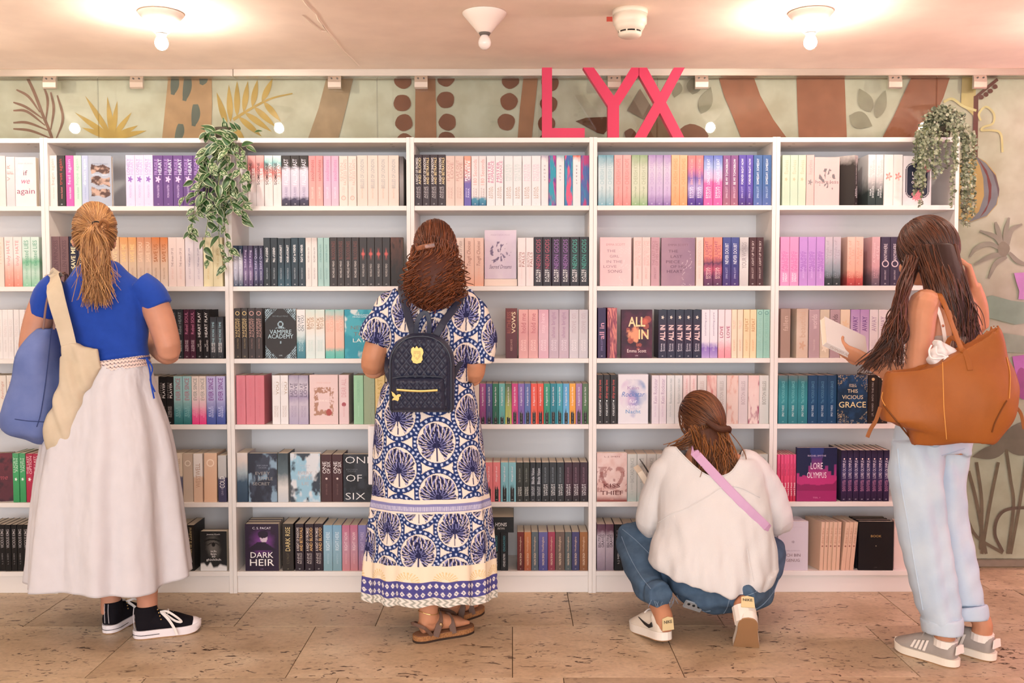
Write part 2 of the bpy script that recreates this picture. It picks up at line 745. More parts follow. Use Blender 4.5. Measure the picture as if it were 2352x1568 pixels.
for r0, t0 in [((522, 290), (498, 212)), ((530, 280), (526, 195)), ((545, 268), (545, 186)), ((560, 258), (570, 186)), ((580, 246), (592, 183)), ((602, 234), (627, 180)),
               ((548, 268), (602, 314)), ((562, 258), (625, 303)), ((584, 246), (634, 292)), ((606, 234), (646, 280)), ((520, 292), (505, 330)), ((530, 285), (565, 325))]:
    paint('mural_ochre_leaf', [leafshape(*r0, *t0, 14)], OC)
paint('mural_trunk', [[(388, 170), (487, 170), (488, 240), (485, 330), (372, 330), (380, 250)]], TR)
for a in ([(402, 172), (397, 218)], [(432, 172), (424, 232)], [(450, 240), (445, 290)], [(416, 285), (405, 328)], [(467, 172), (463, 195)]):
    paint('mural_slate_dab', [stroke([a[0], ((a[0][0] + a[1][0]) / 2 + 3, (a[0][1] + a[1][1]) / 2), a[1]], 20)], SL)
paint('mural_trunk', [[(752, 172), (814, 172), (795, 250), (775, 330), (704, 330), (732, 250)]], '#b8987a')
for i, (x, y) in enumerate([(926, 185), (924, 237), (928, 282), (930, 326), (1024, 180), (1024, 230), (1028, 281), (1026, 322), (1172, 185), (1169, 234), (1163, 281), (1263, 192), (1260, 240), (1255, 285), (1256, 326)]):
    paint('mural_dot', [blob(x, y, 20, 19.5, seed=i, amp=0.035)], CI)
paint('mural_band', [[(955, 172), (1000, 172), (1003, 330), (953, 330)]], BD)
paint('mural_band', [[(1203, 172), (1236, 172), (1228, 250), (1220, 330), (1188, 330), (1194, 250)]], BD)
paint('mural_leaf', [[(1322, 279), (1345, 271), (1393, 269), (1396, 298), (1386, 309), (1372, 306)]], '#75503f')
paint('mural_stone', [[(1440, 255), (1470, 205), (1498, 250), (1480, 275)]], '#9a8676')
paint('mural_stone', [blob(1447, 310, 13, 14, seed=9)], '#7d5546')
paint('mural_stone', [[(1480, 318), (1510, 262), (1550, 318)]], '#86674f')
paint('mural_stone', [blob(1590, 312, 34, 26, seed=4)], '#8a5f4c')
for (a, b, c, d, w) in [(1590, 218, 1598, 172, 34), (1610, 262, 1632, 200, 32), (1560, 190, 1548, 225, 24)]:
    paint('mural_grey_leaf', [leafshape(a, b, c, d, w)], GR)
paint('mural_band', [[(1648, 172), (1728, 172), (1745, 220), (1775, 275), (1815, 330), (1706, 330), (1685, 275), (1662, 220)]], '#ad7057')
paint('mural_band', [[(1828, 172), (1938, 172), (1941, 250), (1944, 330), (1834, 330), (1830, 250)]], '#ad7057')
paint('mural_band', [[(2095, 172), (2182, 172), (2165, 225), (2140, 275), (2120, 330), (2018, 330), (2050, 270), (2075, 215)]], '#a3674f')
for (a, b, c, d, w) in [(1998, 258, 1972, 204, 34), (2012, 272, 2032, 208, 26), (1950, 266, 2002, 290, 40)]:
    paint('mural_grey_leaf', [leafshape(a, b, c, d, w)], GR)
# lute and yellow ribbon lines
paint('mural_yellow_band', [[(2208, 172), (2240, 172), (2238, 270), (2205, 240)]], '#d7bd80')
paint('mural_lute_body', [[(2236, 357), (2262, 372), (2285, 400), (2293, 435), (2288, 470), (2265, 497), (2225, 511), (2190, 500), (2175, 440), (2195, 385)]], '#d6ae72')
paint('mural_lute_stripe', [[(2236, 357), (2262, 375), (2285, 404), (2292, 440), (2286, 470), (2264, 496), (2222, 511), (2246, 486), (2258, 450), (2256, 410), (2248, 380)]], '#8e8a92')
paint('mural_lute_stripe', [[(2243, 362), (2264, 392), (2275, 425), (2274, 455), (2262, 485), (2248, 500), (2266, 470), (2269, 440), (2264, 405)]], '#8a4a4c')
paint('mural_lute_stripe', [[(2262, 375), (2285, 404), (2293, 435), (2291, 455), (2287, 430), (2278, 400)]], '#76616a')
paint('mural_lute_neck', [[(2234, 222), (2245, 218), (2243, 362), (2232, 358)]], '#6b4038')
paint('mural_lute_head', [[(2234, 224), (2287, 180), (2291, 186), (2246, 222)]], '#6b4038')
for x, y in [(2251, 224), (2262, 218), (2272, 210), (2283, 200)]:
    paint('mural_lute_peg', [blob(x, y, 6, 5.5, 12, seed=x)], '#6b4038')
paint('mural_yellow_line', [stroke([(2165, 235), (2185, 228), (2210, 245), (2240, 255)], 6, taper=False)], '#e8d59a')
paint('mural_yellow_line', [stroke([(2250, 278), (2246, 262), (2262, 246), (2280, 262), (2278, 284), (2258, 292), (2252, 300), (2275, 300), (2296, 308), (2300, 350)], 5, taper=False)], '#e8d59a')
for a in ([(2300, 575), (2270, 560), (2240, 570), (2225, 590)], [(2305, 585), (2275, 588), (2235, 608)], [(2310, 590), (2285, 605), (2268, 640)], [(2300, 570), (2285, 545), (2248, 530)],
          [(2310, 570), (2320, 530), (2345, 515)], [(2300, 565), (2290, 530), (2284, 510)], [(2305, 562), (2308, 530), (2315, 500)], [(2315, 580), (2335, 600), (2360, 610)]):
    paint('mural_grey_palm', [stroke(a, 11)], '#a89c8e')
paint('mural_grey_palm', [blob(2302, 572, 14, 17, seed=3)], '#998b7c')
paint('mural_pink_patch', [[(2326, 627), (2400, 622), (2400, 690), (2336, 687), (2338, 668), (2332, 650)]], '#e79ce0')
paint('mural_pink_patch', [[(2322, 818), (2400, 808), (2400, 905), (2336, 905), (2330, 860)]], '#da7cd0')
paint('mural_magenta_patch', [blob(2345, 880, 18, 36, seed=6)], '#b8579f')
paint('mural_green_wave', [[(2240, 690), (2275, 678), (2320, 690), (2400, 700), (2400, 735), (2330, 745), (2270, 730), (2230, 720)]], '#a0b3a0')
paint('mural_green_wave', [[(2235, 770), (2290, 762), (2400, 780), (2400, 812), (2300, 808), (2240, 812)]], '#aeb5a2')
for (a, b, c, d, w) in [(2225, 965, 2308, 1030, 44), (2308, 1030, 2285, 950, 34), (2308, 1030, 2352, 965, 44), (2308, 1030, 2230, 1048, 30), (2310, 1032, 2400, 1015, 40)]:
    paint('mural_dark_leaf', [leafshape(a, b, c, d, w)], '#8b7c71')
for a in ([(2308, 1030), (2318, 1100), (2325, 1160), (2312, 1270)], [(2355, 1050), (2340, 1150), (2318, 1270)], [(2222, 1080), (2240, 1150), (2262, 1270)], [(2290, 1060), (2270, 1160), (2252, 1270)],
          [(2240, 1060), (2252, 1150), (2250, 1260)], [(2215, 1180), (2240, 1230), (2300, 1268)]):
    paint('mural_stalk', [stroke(a, 7, taper=False)], '#84705f')
paint('mural_ring', [stroke([(2300, 1265), (2282, 1225), (2290, 1185), (2320, 1166), (2400, 1165)], 7, taper=False)], '#776056')

# ------------------------------------------------------------------ rail, clips and glass in front of the mural
rail_z0 = W(1176, 174, 0.31).z
rail = empty('glass_screen', (0, 0.33, 0.06), 'clear glass panes clipped under a metal ceiling rail over the mural', 'glass screen')
xs = [-4.9] + [W(px, 165, 0.31).x for px in (-480, 535, 1560, 2700)] + [4.9]
for a, b in zip(xs[:-1], xs[1:]):
    obj('rail_section', bevel_box(a + 0.0008, b - 0.0008, 0.31, 0.365, rail_z0, CEIL, 0.0015), M_alu, rail)
M_steel = mat('satin_steel_clip', '#d2c4b6', 0.3, 0.5, 0.75)
M_dark = mat('dark_screw', '#55504c', 0.4, 0.4, 0.6)
for px in (-330, -130, 113, 313, 768, 967, 1411, 1612, 2057, 2252, 2700):
    a, b = W(px - 15, 188, 0.305), W(px + 15, 188, 0.305)
    zt, zb = rail_z0, W(px, 203, 0.305).z
    bm = bmesh.new()
    prof = [(0.322, zt), (0.312, zt), (0.306, zt - 0.012), (0.303, (zt + zb) / 2), (0.303, zb + 0.006), (0.307, zb), (0.322, zb)]
    n = len(prof)
    v = [(a.x, p[0], p[1]) for p in prof] + [(b.x, p[0], p[1]) for p in prof]
    f = [tuple(range(n)), tuple(range(2 * n - 1, n - 1, -1))] + [(i, i + n, (i + 1) % n + n, (i + 1) % n) for i in range(n)]
    c = obj('clip', fix_normals(mesh_from('clip', v, f)), M_steel, rail)
    for s in (0.28, 0.72):
        x = a.x + (b.x - a.x) * s
        pr = tube([(x, 0.306, zt - 0.012), (x, 0.301, zt - 0.012)], [0.004, 0.004], 10, 1)
        o = obj('screw', pr, M_dark, rail)


def glass_mat():
    m = bpy.data.materials.new('clear_glass_pane')
    m.use_nodes = True
    nt = m.node_tree
    nt.nodes.clear()
    out = nt.nodes.new('ShaderNodeOutputMaterial')
    mx = nt.nodes.new('ShaderNodeMixShader')
    fr = nt.nodes.new('ShaderNodeFresnel')
    fr.inputs[0].default_value = 1.5
    tr = nt.nodes.new('ShaderNodeBsdfTransparent')
    tr.inputs[0].default_value = (0.96, 0.98, 0.965, 1)
    gl = nt.nodes.new('ShaderNodeBsdfGlossy')
    gl.inputs['Roughness'].default_value = 0.02
    nt.links.new(fr.outputs[0], mx.inputs[0])
    nt.links.new(tr.outputs[0], mx.inputs[1])
    nt.links.new(gl.outputs[0], mx.inputs[2])
    nt.links.new(mx.outputs[0], out.inputs[0])
    return m


M_glass = glass_mat()
gx = [W(px, 250, GLASS_Y).x for px in (-1060, -420, 225, 866, 1510, 2151, 2800)]
for i in range(6):
    obj('glass_pane', bevel_box(gx[i] + 0.002, gx[i + 1] - 0.002, GLASS_Y - 0.004, GLASS_Y + 0.004, 0.06, rail_z0 - 0.001, 0.001), M_glass, rail)

# ------------------------------------------------------------------ ceiling lamps
M_cone = mat('white_enamel_cone', '#f4e6da', 0.35, 0.4)
M_socket = mat('lamp_socket', '#6b635c', 0.5, 0.3)
M_bulb = mat('lit_bulb', '#ffffff', 0.3, 0.2, emit=(BULB_COLOR, BULB_STRENGTH))
M_bulb_off = mat('unlit_bulb', '#efe2da', 0.15, 0.5)


def lamp(x, y, lit, label, group=None):
    e = empty('ceiling_lamp', (x, y, CEIL), label, 'lamp', group)
    prof = [(0.079, -0.001), (0.083, -0.003), (0.0825, -0.007), (0.06, -0.034), (0.038, -0.060), (0.027, -0.074), (0.024, -0.076)]
    o = obj('shade', (*lathe(prof, 40, (x, y, CEIL)), True), M_cone, e)
    obj('socket', (*lathe([(0.021, -0.074), (0.022, -0.078), (0.017, -0.086)], 24, (x, y, CEIL)), True), M_socket, e)
    prof = [(0.0125, -0.080), (0.0145, -0.088), (0.020, -0.096), (0.0235, -0.106), (0.0245, -0.114), (0.022, -0.124), (0.015, -0.133), (0.006, -0.1375), (0.001, -0.138)]
    obj('bulb', (*lathe(prof, 16, (x, y, CEIL)), True), M_bulb if lit else M_bulb_off, e)


LY = -0.57
lamp(W(370, 40, LY).x, LY, True, 'lit cone ceiling lamp beside the long ceiling crack')
lamp(W(1113, 40, LY).x, LY, False, 'unlit cone ceiling lamp with a frosted bulb')
lamp(W(1862, 40, LY).x, LY, True, 'lit cone ceiling lamp past the smoke detector')
for i, (x, y) in enumerate([(-2.47, LY), (2.33, LY), (-3.65, LY), (3.55, LY)] + [(-2.5, -2.9), (0.1, -2.9), (2.6, -2.9), (-1.3, -5.2), (1.5, -5.2)]):
    lamp(x, y, True, 'lit cone ceiling lamp elsewhere in the hall', 'lit lamps elsewhere in the hall')

# smoke detector
p = G(1447, 24, CEIL)
e = empty('smoke_detector', (p.x, p.y, CEIL), 'cream round smoke detector on the ceiling with red tag', 'detector')
M_cream = mat('cream_plastic', '#f1e3cf', 0.4, 0.4)
c = (p.x, p.y, CEIL)
obj('mounting_base', (*lathe([(0.0655, -0.0), (0.066, -0.012), (0.065, -0.018)], 36, c), True), M_cream, e)
obj('body', (*lathe([(0.0625, -0.018), (0.0625, -0.05), (0.056, -0.056), (0.055, -0.062), (0.046, -0.078)], 36, c), True), M_cream, e)
obj('vent_slot', (*lathe([(0.042, -0.0775), (0.042, -0.084)], 36, c), True), mat('vent_black', '#2a2522', 0.8), e)
obj('sensor_cap', (*lathe([(0.044, -0.084), (0.043, -0.092), (0.036, -0.098), (0.01, -0.100)], 36, c), True), M_cream, e)
for k in range(8):
    a = k * math.pi / 4 + 0.39
    obj('rib', tube([(p.x + 0.0435 * math.cos(a), p.y + 0.0435 * math.sin(a), CEIL - 0.074), (p.x + 0.0425 * math.cos(a), p.y + 0.0425 * math.sin(a), CEIL - 0.088)], [0.003, 0.003], 6, 1), M_cream, e)
t = W(1400, 44, p.y - 0.01)
tg = obj('tag', bevel_box(t.x - 0.011, t.x + 0.011, t.y - 0.001, t.y, t.z - 0.009, t.z + 0.009, 0.0003), mat('red_tag', '#b5402f', 0.5), e)
obj('tag_wire', tube([(t.x + 0.01, t.y, t.z + 0.005), (p.x - 0.05, p.y - 0.02, CEIL - 0.03)], [0.0012, 0.0012], 6, 1), M_steel, e)

# ------------------------------------------------------------------ letters on the bookcases
SHELF_TOP = W(1176, 316, 0.0).z
LYF, LYB = 0.03, 0.072
M_letter = mat('pink_red_letter', '#c62f52', 0.45, 0.35, noise_amt=0.05, noise_scale=6)
LET = {
    'L': [(1245, 155), (1268, 155), (1268, 294), (1343, 294), (1343, 316), (1245, 316)],
    'Y': [(1339, 155), (1364, 155), (1410, 220), (1450, 155), (1467, 155), (1467, 173), (1422, 243), (1422, 316), (1396, 316), (1396, 243)],
    'X': [(1468, 155), (1486, 155), (1517, 212), (1548, 155), (1573, 155), (1530, 235), (1573, 316), (1547, 316), (1516, 259), (1483, 316), (1456, 316), (1503, 235), (1468, 173)],
}
for ch, poly in LET.items():
    q = [W(x, y, LYF) for x, y in poly]
    zb = min(v.z for v in q)
    pts = [(v.x, v.z - zb + SHELF_TOP if v.z - zb < 0.002 else v.z) for v in q]
    cx = sum(a for a, b in pts) / len(pts)
    me = fix_normals(mesh_from('letter', *prism_xz(pts, LYF, LYB)))
    o = obj('sign_letter', me, M_letter)
    tag(o, 'pink red free standing letter %s on top of the bookcases' % ch, 'letter', 'letters on the bookcases')

# ================================================================== bookcases
M_white = mat('white_melamine', '#e8e1dc', 0.42, 0.35, noise_amt=0.012, noise_scale=5)
M_backp = mat('white_back_panel', '#e9e7e8', 0.55, 0.25)
M_pin = mat('shelf_pin_hole', '#8c8078', 0.6)
BX = [-2.046 + 0.8008 * k for k in range(-1, 6)]       # unit edges
DEPTH = 0.28
SHELF_PX = [472, 656.8, 823, 974.5, 1153.4, 1312]       # photo height of each shelf's top edge
SZ = [W(1176, y, 0.0).z for y in SHELF_PX]
BAYNAME = ['bookcase beside the blue tote', 'bookcase facing the ponytail', 'bookcase between leafy plant and backpack',
           'bookcase under pink letter L', 'bookcase before the crouching person', 'bookcase with the small-leaved plant']
CASELAB = ['tall white bookcase beside the blue tote bag', 'tall white bookcase facing the person with a ponytail',
           'tall white bookcase between the leafy plant and the backpack', 'tall white bookcase under the pink letter L',
           'tall white bookcase in front of the crouching person', 'end white bookcase carrying the small-leaved trailing plant']
TP = 0.0165
for k in range(6):
    a, b = BX[k] + 0.0004, BX[k + 1] - 0.0004
    e = empty('bookcase', ((a + b) / 2, DEPTH / 2, 0), CASELAB[k], 'bookcase', 'row of white bookcases')
    for s in ((a, a + TP), (b - TP, b)):
        obj('side_panel', bevel_box(s[0], s[1], 0, DEPTH, 0, SHELF_TOP + 0.002, 0.0008), M_white, e)
    obj('top_panel', bevel_box(a + TP, b - TP, 0.001, DEPTH, SHELF_TOP - 0.0205, SHELF_TOP, 0.0008), M_white, e)
    obj('back_panel', bevel_box(a + TP, b - TP, DEPTH - 0.008, DEPTH - 0.002, 0.05, SHELF_TOP - 0.021, 0.0005), M_backp, e)
    for i, z in enumerate(SZ):
        obj('shelf', bevel_box(a + TP + 0.0005, b - TP - 0.0005, 0.002, DEPTH - 0.009, z - 0.0205, z, 0.0008), M_white, e)
    obj('plinth', bevel_box(a + TP, b - TP, 0.012, 0.03, 0.0, SZ[5] - 0.021, 0.0008), M_white, e)
    for x in (a + TP + 0.07, b - TP - 0.07):
        for y in (0.045, 0.11):
            obj('cam_cover', tube([(x, y, SHELF_TOP - 0.0207), (x, y, SHELF_TOP - 0.0212)], [(0.007, 0.0022)] * 2, 8, 1), M_pin, e)

# ================================================================== people
M_skin = mat('skin', '#c68d73', 0.5, 0.35, noise_amt=0.06, noise_scale=18, trans=0.12)
M_skin2 = mat('skin_warm', '#c68a69', 0.5, 0.35, noise_amt=0.06, noise_scale=18, trans=0.12)
M_hairprint = attr_mat('hair_strands', 0.42, 0.45)
M_eyew = mat('eye_white', '#f2eeea', 0.2, 0.5)
M_eyeb = mat('eye_iris', '#4a3526', 0.2, 0.5)
M_lip = mat('lips', '#bf6f66', 0.5, 0.3)


def q(px, py, Y):
    return W(px, py, Y)


def head_frame(yaw, pitch, roll=0.0):
    """columns: right, forward, up. yaw 0 looks towards the shelves (+Y), positive turns left"""
    return Matrix.Rotation(yaw, 3, 'Z') @ Matrix.Rotation(-pitch, 3, 'X') @ Matrix.Rotation(roll, 3, 'Y')


def head_parts(c, R, s=1.0):
    c = Vector(c)

    def at(x, y, z):
        return c + R @ Vector((x, y, z)) * s
    P = [ell(at(0, -0.008, 0.02), (0.073 * s, 0.093 * s, 0.098 * s), R),
         ell(at(0, 0.03, -0.045), (0.056 * s, 0.068 * s, 0.075 * s), R),
         ell(at(0, 0.062, -0.088), (0.026 * s, 0.026 * s, 0.022 * s), R, 12, 8),
         ell(at(0, 0.1, -0.03), (0.012 * s, 0.018 * s, 0.024 * s), R, 12, 8),
         ell(at(0, 0.089, -0.005), (0.009 * s, 0.012 * s, 0.022 * s), R, 12, 8)]
    for sd in (-1, 1):
        P.append(ell(at(sd * 0.073, -0.002, -0.022), (0.008 * s, 0.018 * s, 0.031 * s), R @ Matrix.Rotation(sd * 0.25, 3, 'Z'), 12, 8))
        P.append(ell(at(sd * 0.033, 0.066, 0.012), (0.024 * s, 0.016 * s, 0.01 * s), R, 12, 8))
    return P


def face_bits(person, c, R, s=1.0):
    c = Vector(c)
    for sd in (-1, 1):
        p = c + R @ Vector((sd * 0.031, 0.078, -0.004)) * s
        o = obj('eye', (*ell(p, (0.0135 * s, 0.0115 * s, 0.0085 * s), R, 12, 8), True), M_eyew, person)
        o2 = obj('iris', (*ell(p + R @ Vector((0, 0.0085, 0)) * s, (0.0055 * s, 0.0036 * s, 0.0055 * s), R, 10, 6), True), M_eyeb, person)
    obj('mouth', (*ell(c + R @ Vector((0, 0.0895, -0.066)) * s, (0.021 * s, 0.009 * s, 0.0075 * s), R, 12, 8), True), M_lip, person)


def hand_parts(wrist, fwd, palm_n, side, curl=0.5, s=1.0, spread=0.5):
    """wrist point, finger direction, palm normal, side=+1: thumb on +cross side"""
    w = Vector(wrist)
    f = Vector(fwd).normalized()
    n = Vector(palm_n)
    n = (n - f * n.dot(f)).normalized()
    l = n.cross(f).normalized() * side
    P = [tube([w - f * 0.02 * s, w + f * 0.03 * s, w + f * 0.085 * s], [(0.024 * s, 0.018 * s), (0.036 * s, 0.016 * s), (0.038 * s, 0.013 * s)], 12, 3, ref=tuple(n))]
    for i, (off, L) in enumerate(((0.029, 0.072), (0.010, 0.082), (-0.009, 0.076), (-0.027, 0.06))):
        a = w + f * (0.08 - 0.003 * abs(i - 1)) * s + l * off * s
        d = (f + l * (off * 4 * spread)).normalized()
        pts, ang, p = [a - d * 0.012 * s], 0.0, a.copy()
        pts.append(p.copy())
        for seg in (0.45, 0.31, 0.24):
            ang += curl * (0.75 if seg == 0.45 else 1.0)
            dd = d * math.cos(ang) + n * math.sin(ang)
            p = p + dd * L * seg * s
            pts.append(p.copy())
        P.append(tube(pts, [0.0085 * s, 0.0088 * s, 0.0082 * s, 0.0075 * s, 0.0062 * s], 8, 2, ref=tuple(l)))
    a = w + f * 0.022 * s + l * 0.024 * s
    t1 = a + (f * 0.6 + l * 0.75 + n * 0.25).normalized() * 0.04 * s
    t2 = t1 + (f * 0.85 + l * 0.25 + n * 0.45 * (0.5 + curl)).normalized() * 0.03 * s
    t3 = t2 + (f * 0.95 + n * 0.5 * (0.5 + curl)).normalized() * 0.022 * s
    P.append(tube([a - l * 0.012 * s, a, t1, t2, t3], [0.012 * s, 0.0125 * s, 0.0105 * s, 0.0092 * s, 0.0072 * s], 8, 2))
    return P


def hair_obj(name, strands, r0, r1, c_dark, c_light, parent, seed=1, m=16):
    """strands: list of point lists"""
    rs = np.random.RandomState(seed)
    A = []
    for s in strands:
        s = np.array([tuple(p) for p in s], float)
        t = np.linspace(0, len(s) - 1, m)
        i = np.clip(np.floor(t).astype(int), 0, len(s) - 2)
        fr = (t - i)[:, None]
        A.append(s[i] * (1 - fr) + s[i + 1] * fr)
    A = np.array(A)
    T = np.gradient(A, axis=1)
    T /= np.linalg.norm(T, axis=2, keepdims=True) + 1e-9
    ref = np.array([0.31, 0.9, 0.2])
    S = np.cross(T, ref)
    S /= np.linalg.norm(S, axis=2, keepdims=True) + 1e-9
    U = np.cross(T, S)
    k = len(A)
    rad = (r0 + (r1 - r0) * np.linspace(0, 1, m) ** 1.5)[None, :, None] * rs.uniform(0.7, 1.3, (k, 1, 1))
    V = []
    for a in range(4):
        ph = a * math.pi / 2
        V.append(A + rad * (math.cos(ph) * S + math.sin(ph) * U))
    V = np.stack(V, 2)                       # k, m, 4, 3
    base = (np.arange(k) * m * 4)[:, None, None] + (np.arange(m - 1) * 4)[None, :, None]
    j = np.arange(4)[None, None, :]
    j2 = (j + 1) % 4
    Q = np.stack([base + j, base + j2, base + 4 + j2, base + 4 + j], -1).reshape(-1, 4)
    me = bpy.data.meshes.new(name)
    me.vertices.add(k * m * 4)
    me.vertices.foreach_set('co', V.astype(np.float32).ravel())
    me.loops.add(Q.size)
    me.loops.foreach_set('vertex_index', Q.astype(np.int32).ravel())
    me.polygons.add(len(Q))
    me.polygons.foreach_set('loop_start', np.arange(0, Q.size, 4, dtype=np.int32))
    me.polygons.foreach_set('loop_total', np.full(len(Q), 4, np.int32))
    me.update(calc_edges=True)
    me.polygons.foreach_set('use_smooth', [True] * len(Q))
    cd, cl = np.array(lin(c_dark)), np.array(lin(c_light))
    mixf = rs.beta(1.6, 2.2, (k, 1, 1, 1)) * np.ones((k, m, 4, 1))
    C = cd * (1 - mixf) + cl * mixf
    at = me.color_attributes.new('print', 'FLOAT_COLOR', 'POINT')
    C = np.concatenate([C.reshape(-1, 3), np.ones((k * m * 4, 1))], 1)
    at.data.foreach_set('color', C.astype(np.float32).ravel())
    o = obj(name, me, M_hairprint, parent)
    return o


def slerp_strand(c, R, rad, d0, d1, steps=12, lift=1.0, bulge=0.0):
    d0, d1 = Vector(d0).normalized(), Vector(d1).normalized()
    om = max(1e-3, math.acos(max(-1, min(1, d0.dot(d1)))))
    out = []
    for i in range(steps):
        t = i / (steps - 1)
        d = (d0 * math.sin((1 - t) * om) + d1 * math.sin(t * om)) / math.sin(om)
        sc = lift * (1 + bulge * math.sin(math.pi * t))
        out.append(Vector(c) + R @ Vector((d.x * rad[0], d.y * rad[1], d.z * rad[2])) * sc)
    return out


def hang(p0, p1, steps=14, wave=0.0, freq=3.0, seed=0, curl=0.0, sag=0.0, grow=True):
    rr = random.Random(seed)
    ph, ph2 = rr.uniform(0, 6.28), rr.uniform(0, 6.28)
    out = []
    for i in range(steps):
        t = i / (steps - 1)
        p = Vector(p0).lerp(Vector(p1), t)
        g = t if grow else 1
        p += Vector((math.sin(freq * 6.28 * t + ph), math.cos(freq * 6.28 * t + ph) * 0.8, 0)) * (wave * g + curl * min(1, 3 * t))
        p += Vector((math.sin(3 * t + ph2), math.cos(2 * t + ph2), 0)) * wave * 0.6 * g
        p.z += sag * math.sin(math.pi * t)
        out.append(p)
    return out


def cloth_grid(rings, cols, rows, fold, hem=None, spec_y=None):
    """rings: (cx, cy, z, a, b) from top to bottom; fold(theta, v) -> relative radius; hem(theta, v) -> dz.  returns P, theta, v"""
    R = np.array(catmull([np.array(r, float) for r in rings], 8))
    t = np.linspace(0, 1, len(R))
    v = np.linspace(0, 1, rows)
    Q = np.stack([np.interp(v, t, R[:, i]) for i in range(5)], 1)
    th = np.linspace(0, 2 * math.pi, cols, endpoint=False)
    TH, VV = np.meshgrid(th, v)
    f = fold(TH, VV)
    X = Q[:, 0:1] + Q[:, 3:4] * f * np.cos(TH)
    Y = Q[:, 1:2] + Q[:, 4:5] * f * np.sin(TH)
    Z = Q[:, 2:3] + 0 * TH
    if hem is not None:
        Z = Z + hem(TH, VV)
    return np.stack([X, Y, Z], -1), TH, VV, Q


def solidify(me, t):
    o = bpy.data.objects.new('tmp', me)
    COL.objects.link(o)
    md = o.modifiers.new('s', 'SOLIDIFY')
    md.thickness = t
    md.offset = -1
    bpy.context.view_layer.update()
    dg = bpy.context.evaluated_depsgraph_get()
    r = bpy.data.meshes.new_from_object(o.evaluated_get(dg))
    bpy.data.objects.remove(o)
    return r


def shoe(person, heel, ang, name, L=0.25, collar=0.075, m_up=None, m_sole=None, sole_h=0.03, pitch=0.0, wide=1.0, m_lace=None, m_cap=None, laces=True, roll=0.0):
    """sneaker: local x to the toe, z up; heel = world point under the heel"""
    k = L / 0.265
    up = blend([tube([(0.012, 0, .05), (0.03, 0, .052), (.09, 0, .055), (.15, 0, .05), (.205, 0, .038), (.245, 0, .03), (.262, 0, .026)],
                     [(.03, .022), (.047, .034 * wide), (.052, .037 * wide), (.043, .043 * wide), (.031, .046 * wide), (.022, .036 * wide), (.012, .02)], 18, 4),
                tube([(.062, 0, .05), (.055, 0, .075), (.052, 0, max(.08, collar))], [(.044, .036), (.045, .036), (.044, .036)], 18, 3)], 0.0045, 5)
    T = Matrix.Translation(heel) @ Matrix.Rotation(ang, 4, 'Z') @ Matrix.Translation((L * 0.72, 0, 0)) @ Matrix.Rotation(pitch, 4, 'Y') @ Matrix.Translation((-L * 0.72, 0, 0)) @ Matrix.Rotation(roll, 4, 'X') @ Matrix.Scale(k, 4)
    a = coords(up)
    a[:, 2] = np.maximum(a[:, 2], 0.006)
    set_coords(up, a)
    up.transform(T)
    s = obj(name, up, m_up, person)
    s['base'] = person['base']
    out = []
    for i in range(9):
        t = math.pi / 2 + math.pi * i / 8
        out.append((.036 + .038 * math.cos(t), .038 * wide * math.sin(t)))
    out = [(x, -y) for x, y in out][::-1]
    outl = []
    pro = [(.0, 0.0), (.008, .022), (.036, .037), (.09, .040), (.14, .045), (.19, .051), (.225, .047), (.25, .034), (.268, .0)]
    pr = catmull([np.array(p) for p in pro], 4)
    ring = [(p[0], p[1] * wide) for p in pr] + [(p[0], -p[1] * wide) for p in pr[-2:0:-1]]
    n = len(ring)

    def band(z0, z1, g0=1.0, g1=1.0):
        V = []
        for z, g in ((z0, g0), (z1, g1)):
            for x, y in ring:
                toe = max(0, (x - .2) / .068)
                V.append((.134 + (x - .134) * g, y * g, z + 0.012 * toe * toe))
        f = [tuple(range(n - 1, -1, -1)), tuple(range(n, 2 * n))] + [(i, (i + 1) % n, (i + 1) % n + n, i + n) for i in range(n)]
        me = mesh_from('sole', V, f)
        fix_normals(me)
        me.transform(T)
        return me
    so = obj('sole', band(0.004, sole_h / k, 0.99, 1.0), m_sole, s)
    obj('outsole', band(0.0, 0.0045, 0.97, 0.99), mat('gum_outsole', '#a77f5a', 0.6), s)
    if laces:
        for i in range(5):
            x = .135 + .018 * i
            z = .098 - .0125 * i
            p0, p1, p2 = [T @ Vector(v) for v in ((x, -.024, z - .006), (x + .004, 0, z + .004), (x, .024, z - .006))]
            obj('lace', tube([p0, p1, p2], [.0028] * 3, 6, 3), m_lace, s)
    if m_cap:
        cap = ell((.232, 0, .032), (.036, .043 * wide, .026), None, 20, 12)
        me = mesh_from('toe_cap', *cap, True)
        me.transform(T)
        obj('toe_cap', me, m_cap, s)
    return s, T


